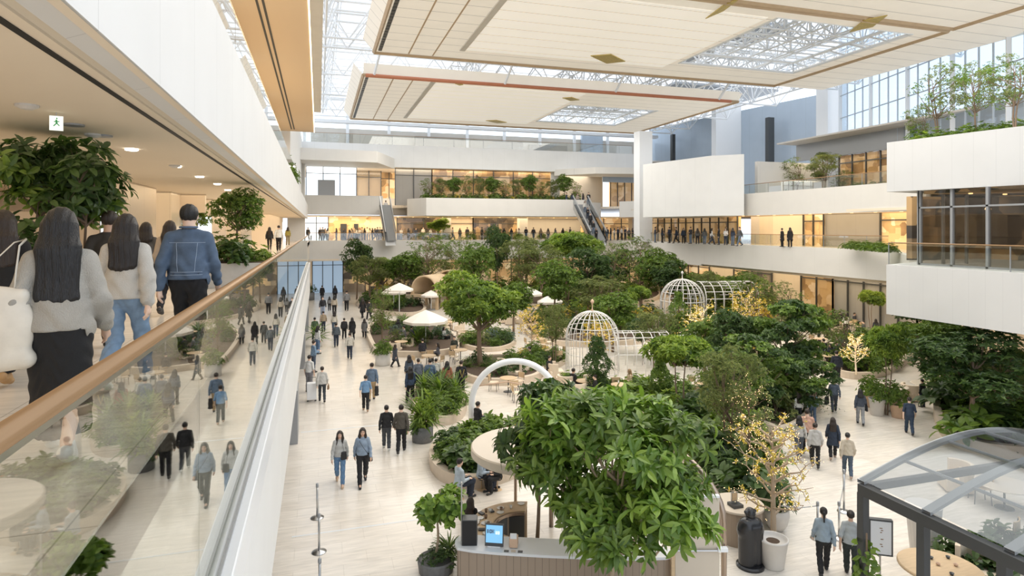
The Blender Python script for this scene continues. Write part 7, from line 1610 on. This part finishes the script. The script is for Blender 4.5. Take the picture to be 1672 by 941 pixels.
person('left one of the two dark figures at the right second floor railing', ex(1277, 53.5, 6.9), .4, 'stand', False, (BK, 'coat'), (BK, 'straight'), 'short', h=1.6, res=1.5)
person('right one of the two dark figures at the right second floor railing', ex(1290, 52.8, 6.9), -.3, 'stand', True, (BK, 'coat'), (BK, 'straight'), 'mid', h=1.66, res=1.5)
# ------------------------------------------------------------------ light, sky, camera
w = bpy.data.worlds.new('sky'); SC.world = w; w.use_nodes = True; nt = w.node_tree; bg = nt.nodes['Background']
tc = nt.nodes.new('ShaderNodeTexCoord'); sx = nt.nodes.new('ShaderNodeSeparateXYZ'); nt.links.new(tc.outputs['Generated'], sx.inputs[0])
rp = nt.nodes.new('ShaderNodeValToRGB'); rp.color_ramp.elements[0].color = (.80, .88, 1, 1); rp.color_ramp.elements[1].color = (.88, .94, 1, 1)
nt.links.new(sx.outputs[2], rp.inputs[0]); nt.links.new(rp.outputs[0], bg.inputs[0]); bg.inputs[1].default_value = 1.6
def area(name, loc, rot, size, e, col=(1, .93, .84), sy=None):
    l = bpy.data.lights.new(name, 'AREA'); l.energy = e; l.color = col; l.shape = 'RECTANGLE'; l.size = size; l.size_y = sy or size
    o = link(bpy.data.objects.new(name, l)); o.location = loc; o.rotation_euler = rot; return o
# added fill panels under the canopies brighten the garden; gallery and shop ceilings carry warm light
area('canopy_fill', (20, 38, 21.2), (0, 0, 0), 26, 4200, (1, .95, .88), 14)
area('canopy_fill', (20, 64, 21.2), (0, 0, 0), 26, 4200, (1, .95, .88), 18)
area('canopy_fill', (20, 20, 21.2), (0, 0, 0), 26, 4200, (1, .95, .88), 16)
area('gallery_downlights', (-5.5, 9, 9.66), (0, 0, 0), 7, 270, (1, .80, .56), 22)
area('gallery_downlights', (-4.5, 45, 9.66), (0, 0, 0), 6, 900, (1, .78, .52), 50)
area('far_gallery_light', (18, 83, 9.9), (0, 0, 0), 40, 2000, (1, .78, .5), 5)
area('far_upper_light', (18, 82.5, 16.2), (0, 0, 0), 40, 2200, (1, .85, .65), 3)
area('right_gallery_light', (41, 44, 9.7), (0, 0, 0), 4, 600, (1, .78, .5), 24)
area('right_ground_light', (41.5, 48, 4.45), (0, 0, 0), 4.5, 1100, (1, .82, .58), 34)
area('hall_light', (29, 12, 9.9), (0, 0, 0), 6, 22, (1, .75, .45), 14)
area('upper_gallery_light', (-2.0, 25, 11.5), (PI, 0, 0), 1.0, 330, (1, .78, .5), 38)
area('upper_shop_light', (46, 48, 15.4), (0, 0, 0), 4, 250, (1, .8, .55), 10)
cam = bpy.data.cameras.new('camera'); co = link(bpy.data.objects.new('camera', cam)); SC.camera = co
co.location = (0, 0, ZC); co.rotation_euler = (PI/2, 0, -TH)
cam.sensor_width = 36; cam.lens = 36*FPX/1672; cam.shift_y = -(470.5-HY)/1672; cam.clip_end = 400; cam.clip_start = .05
SC.view_settings.view_transform = 'Standard'; SC.view_settings.look = 'None'; SC.view_settings.exposure = 0
SC.cycles.use_denoising = True; SC.cycles.max_bounces = 8; SC.cycles.transparent_max_bounces = 16; SC.cycles.diffuse_bounces = 3; SC.cycles.glossy_bounces = 3
SC.cycles.transmission_bounces = 4; SC.cycles.sample_clamp_indirect = 6; SC.cycles.caustics_reflective = False; SC.cycles.caustics_refractive = False
SC.cycles.use_adaptive_sampling = True; SC.cycles.adaptive_threshold = .02
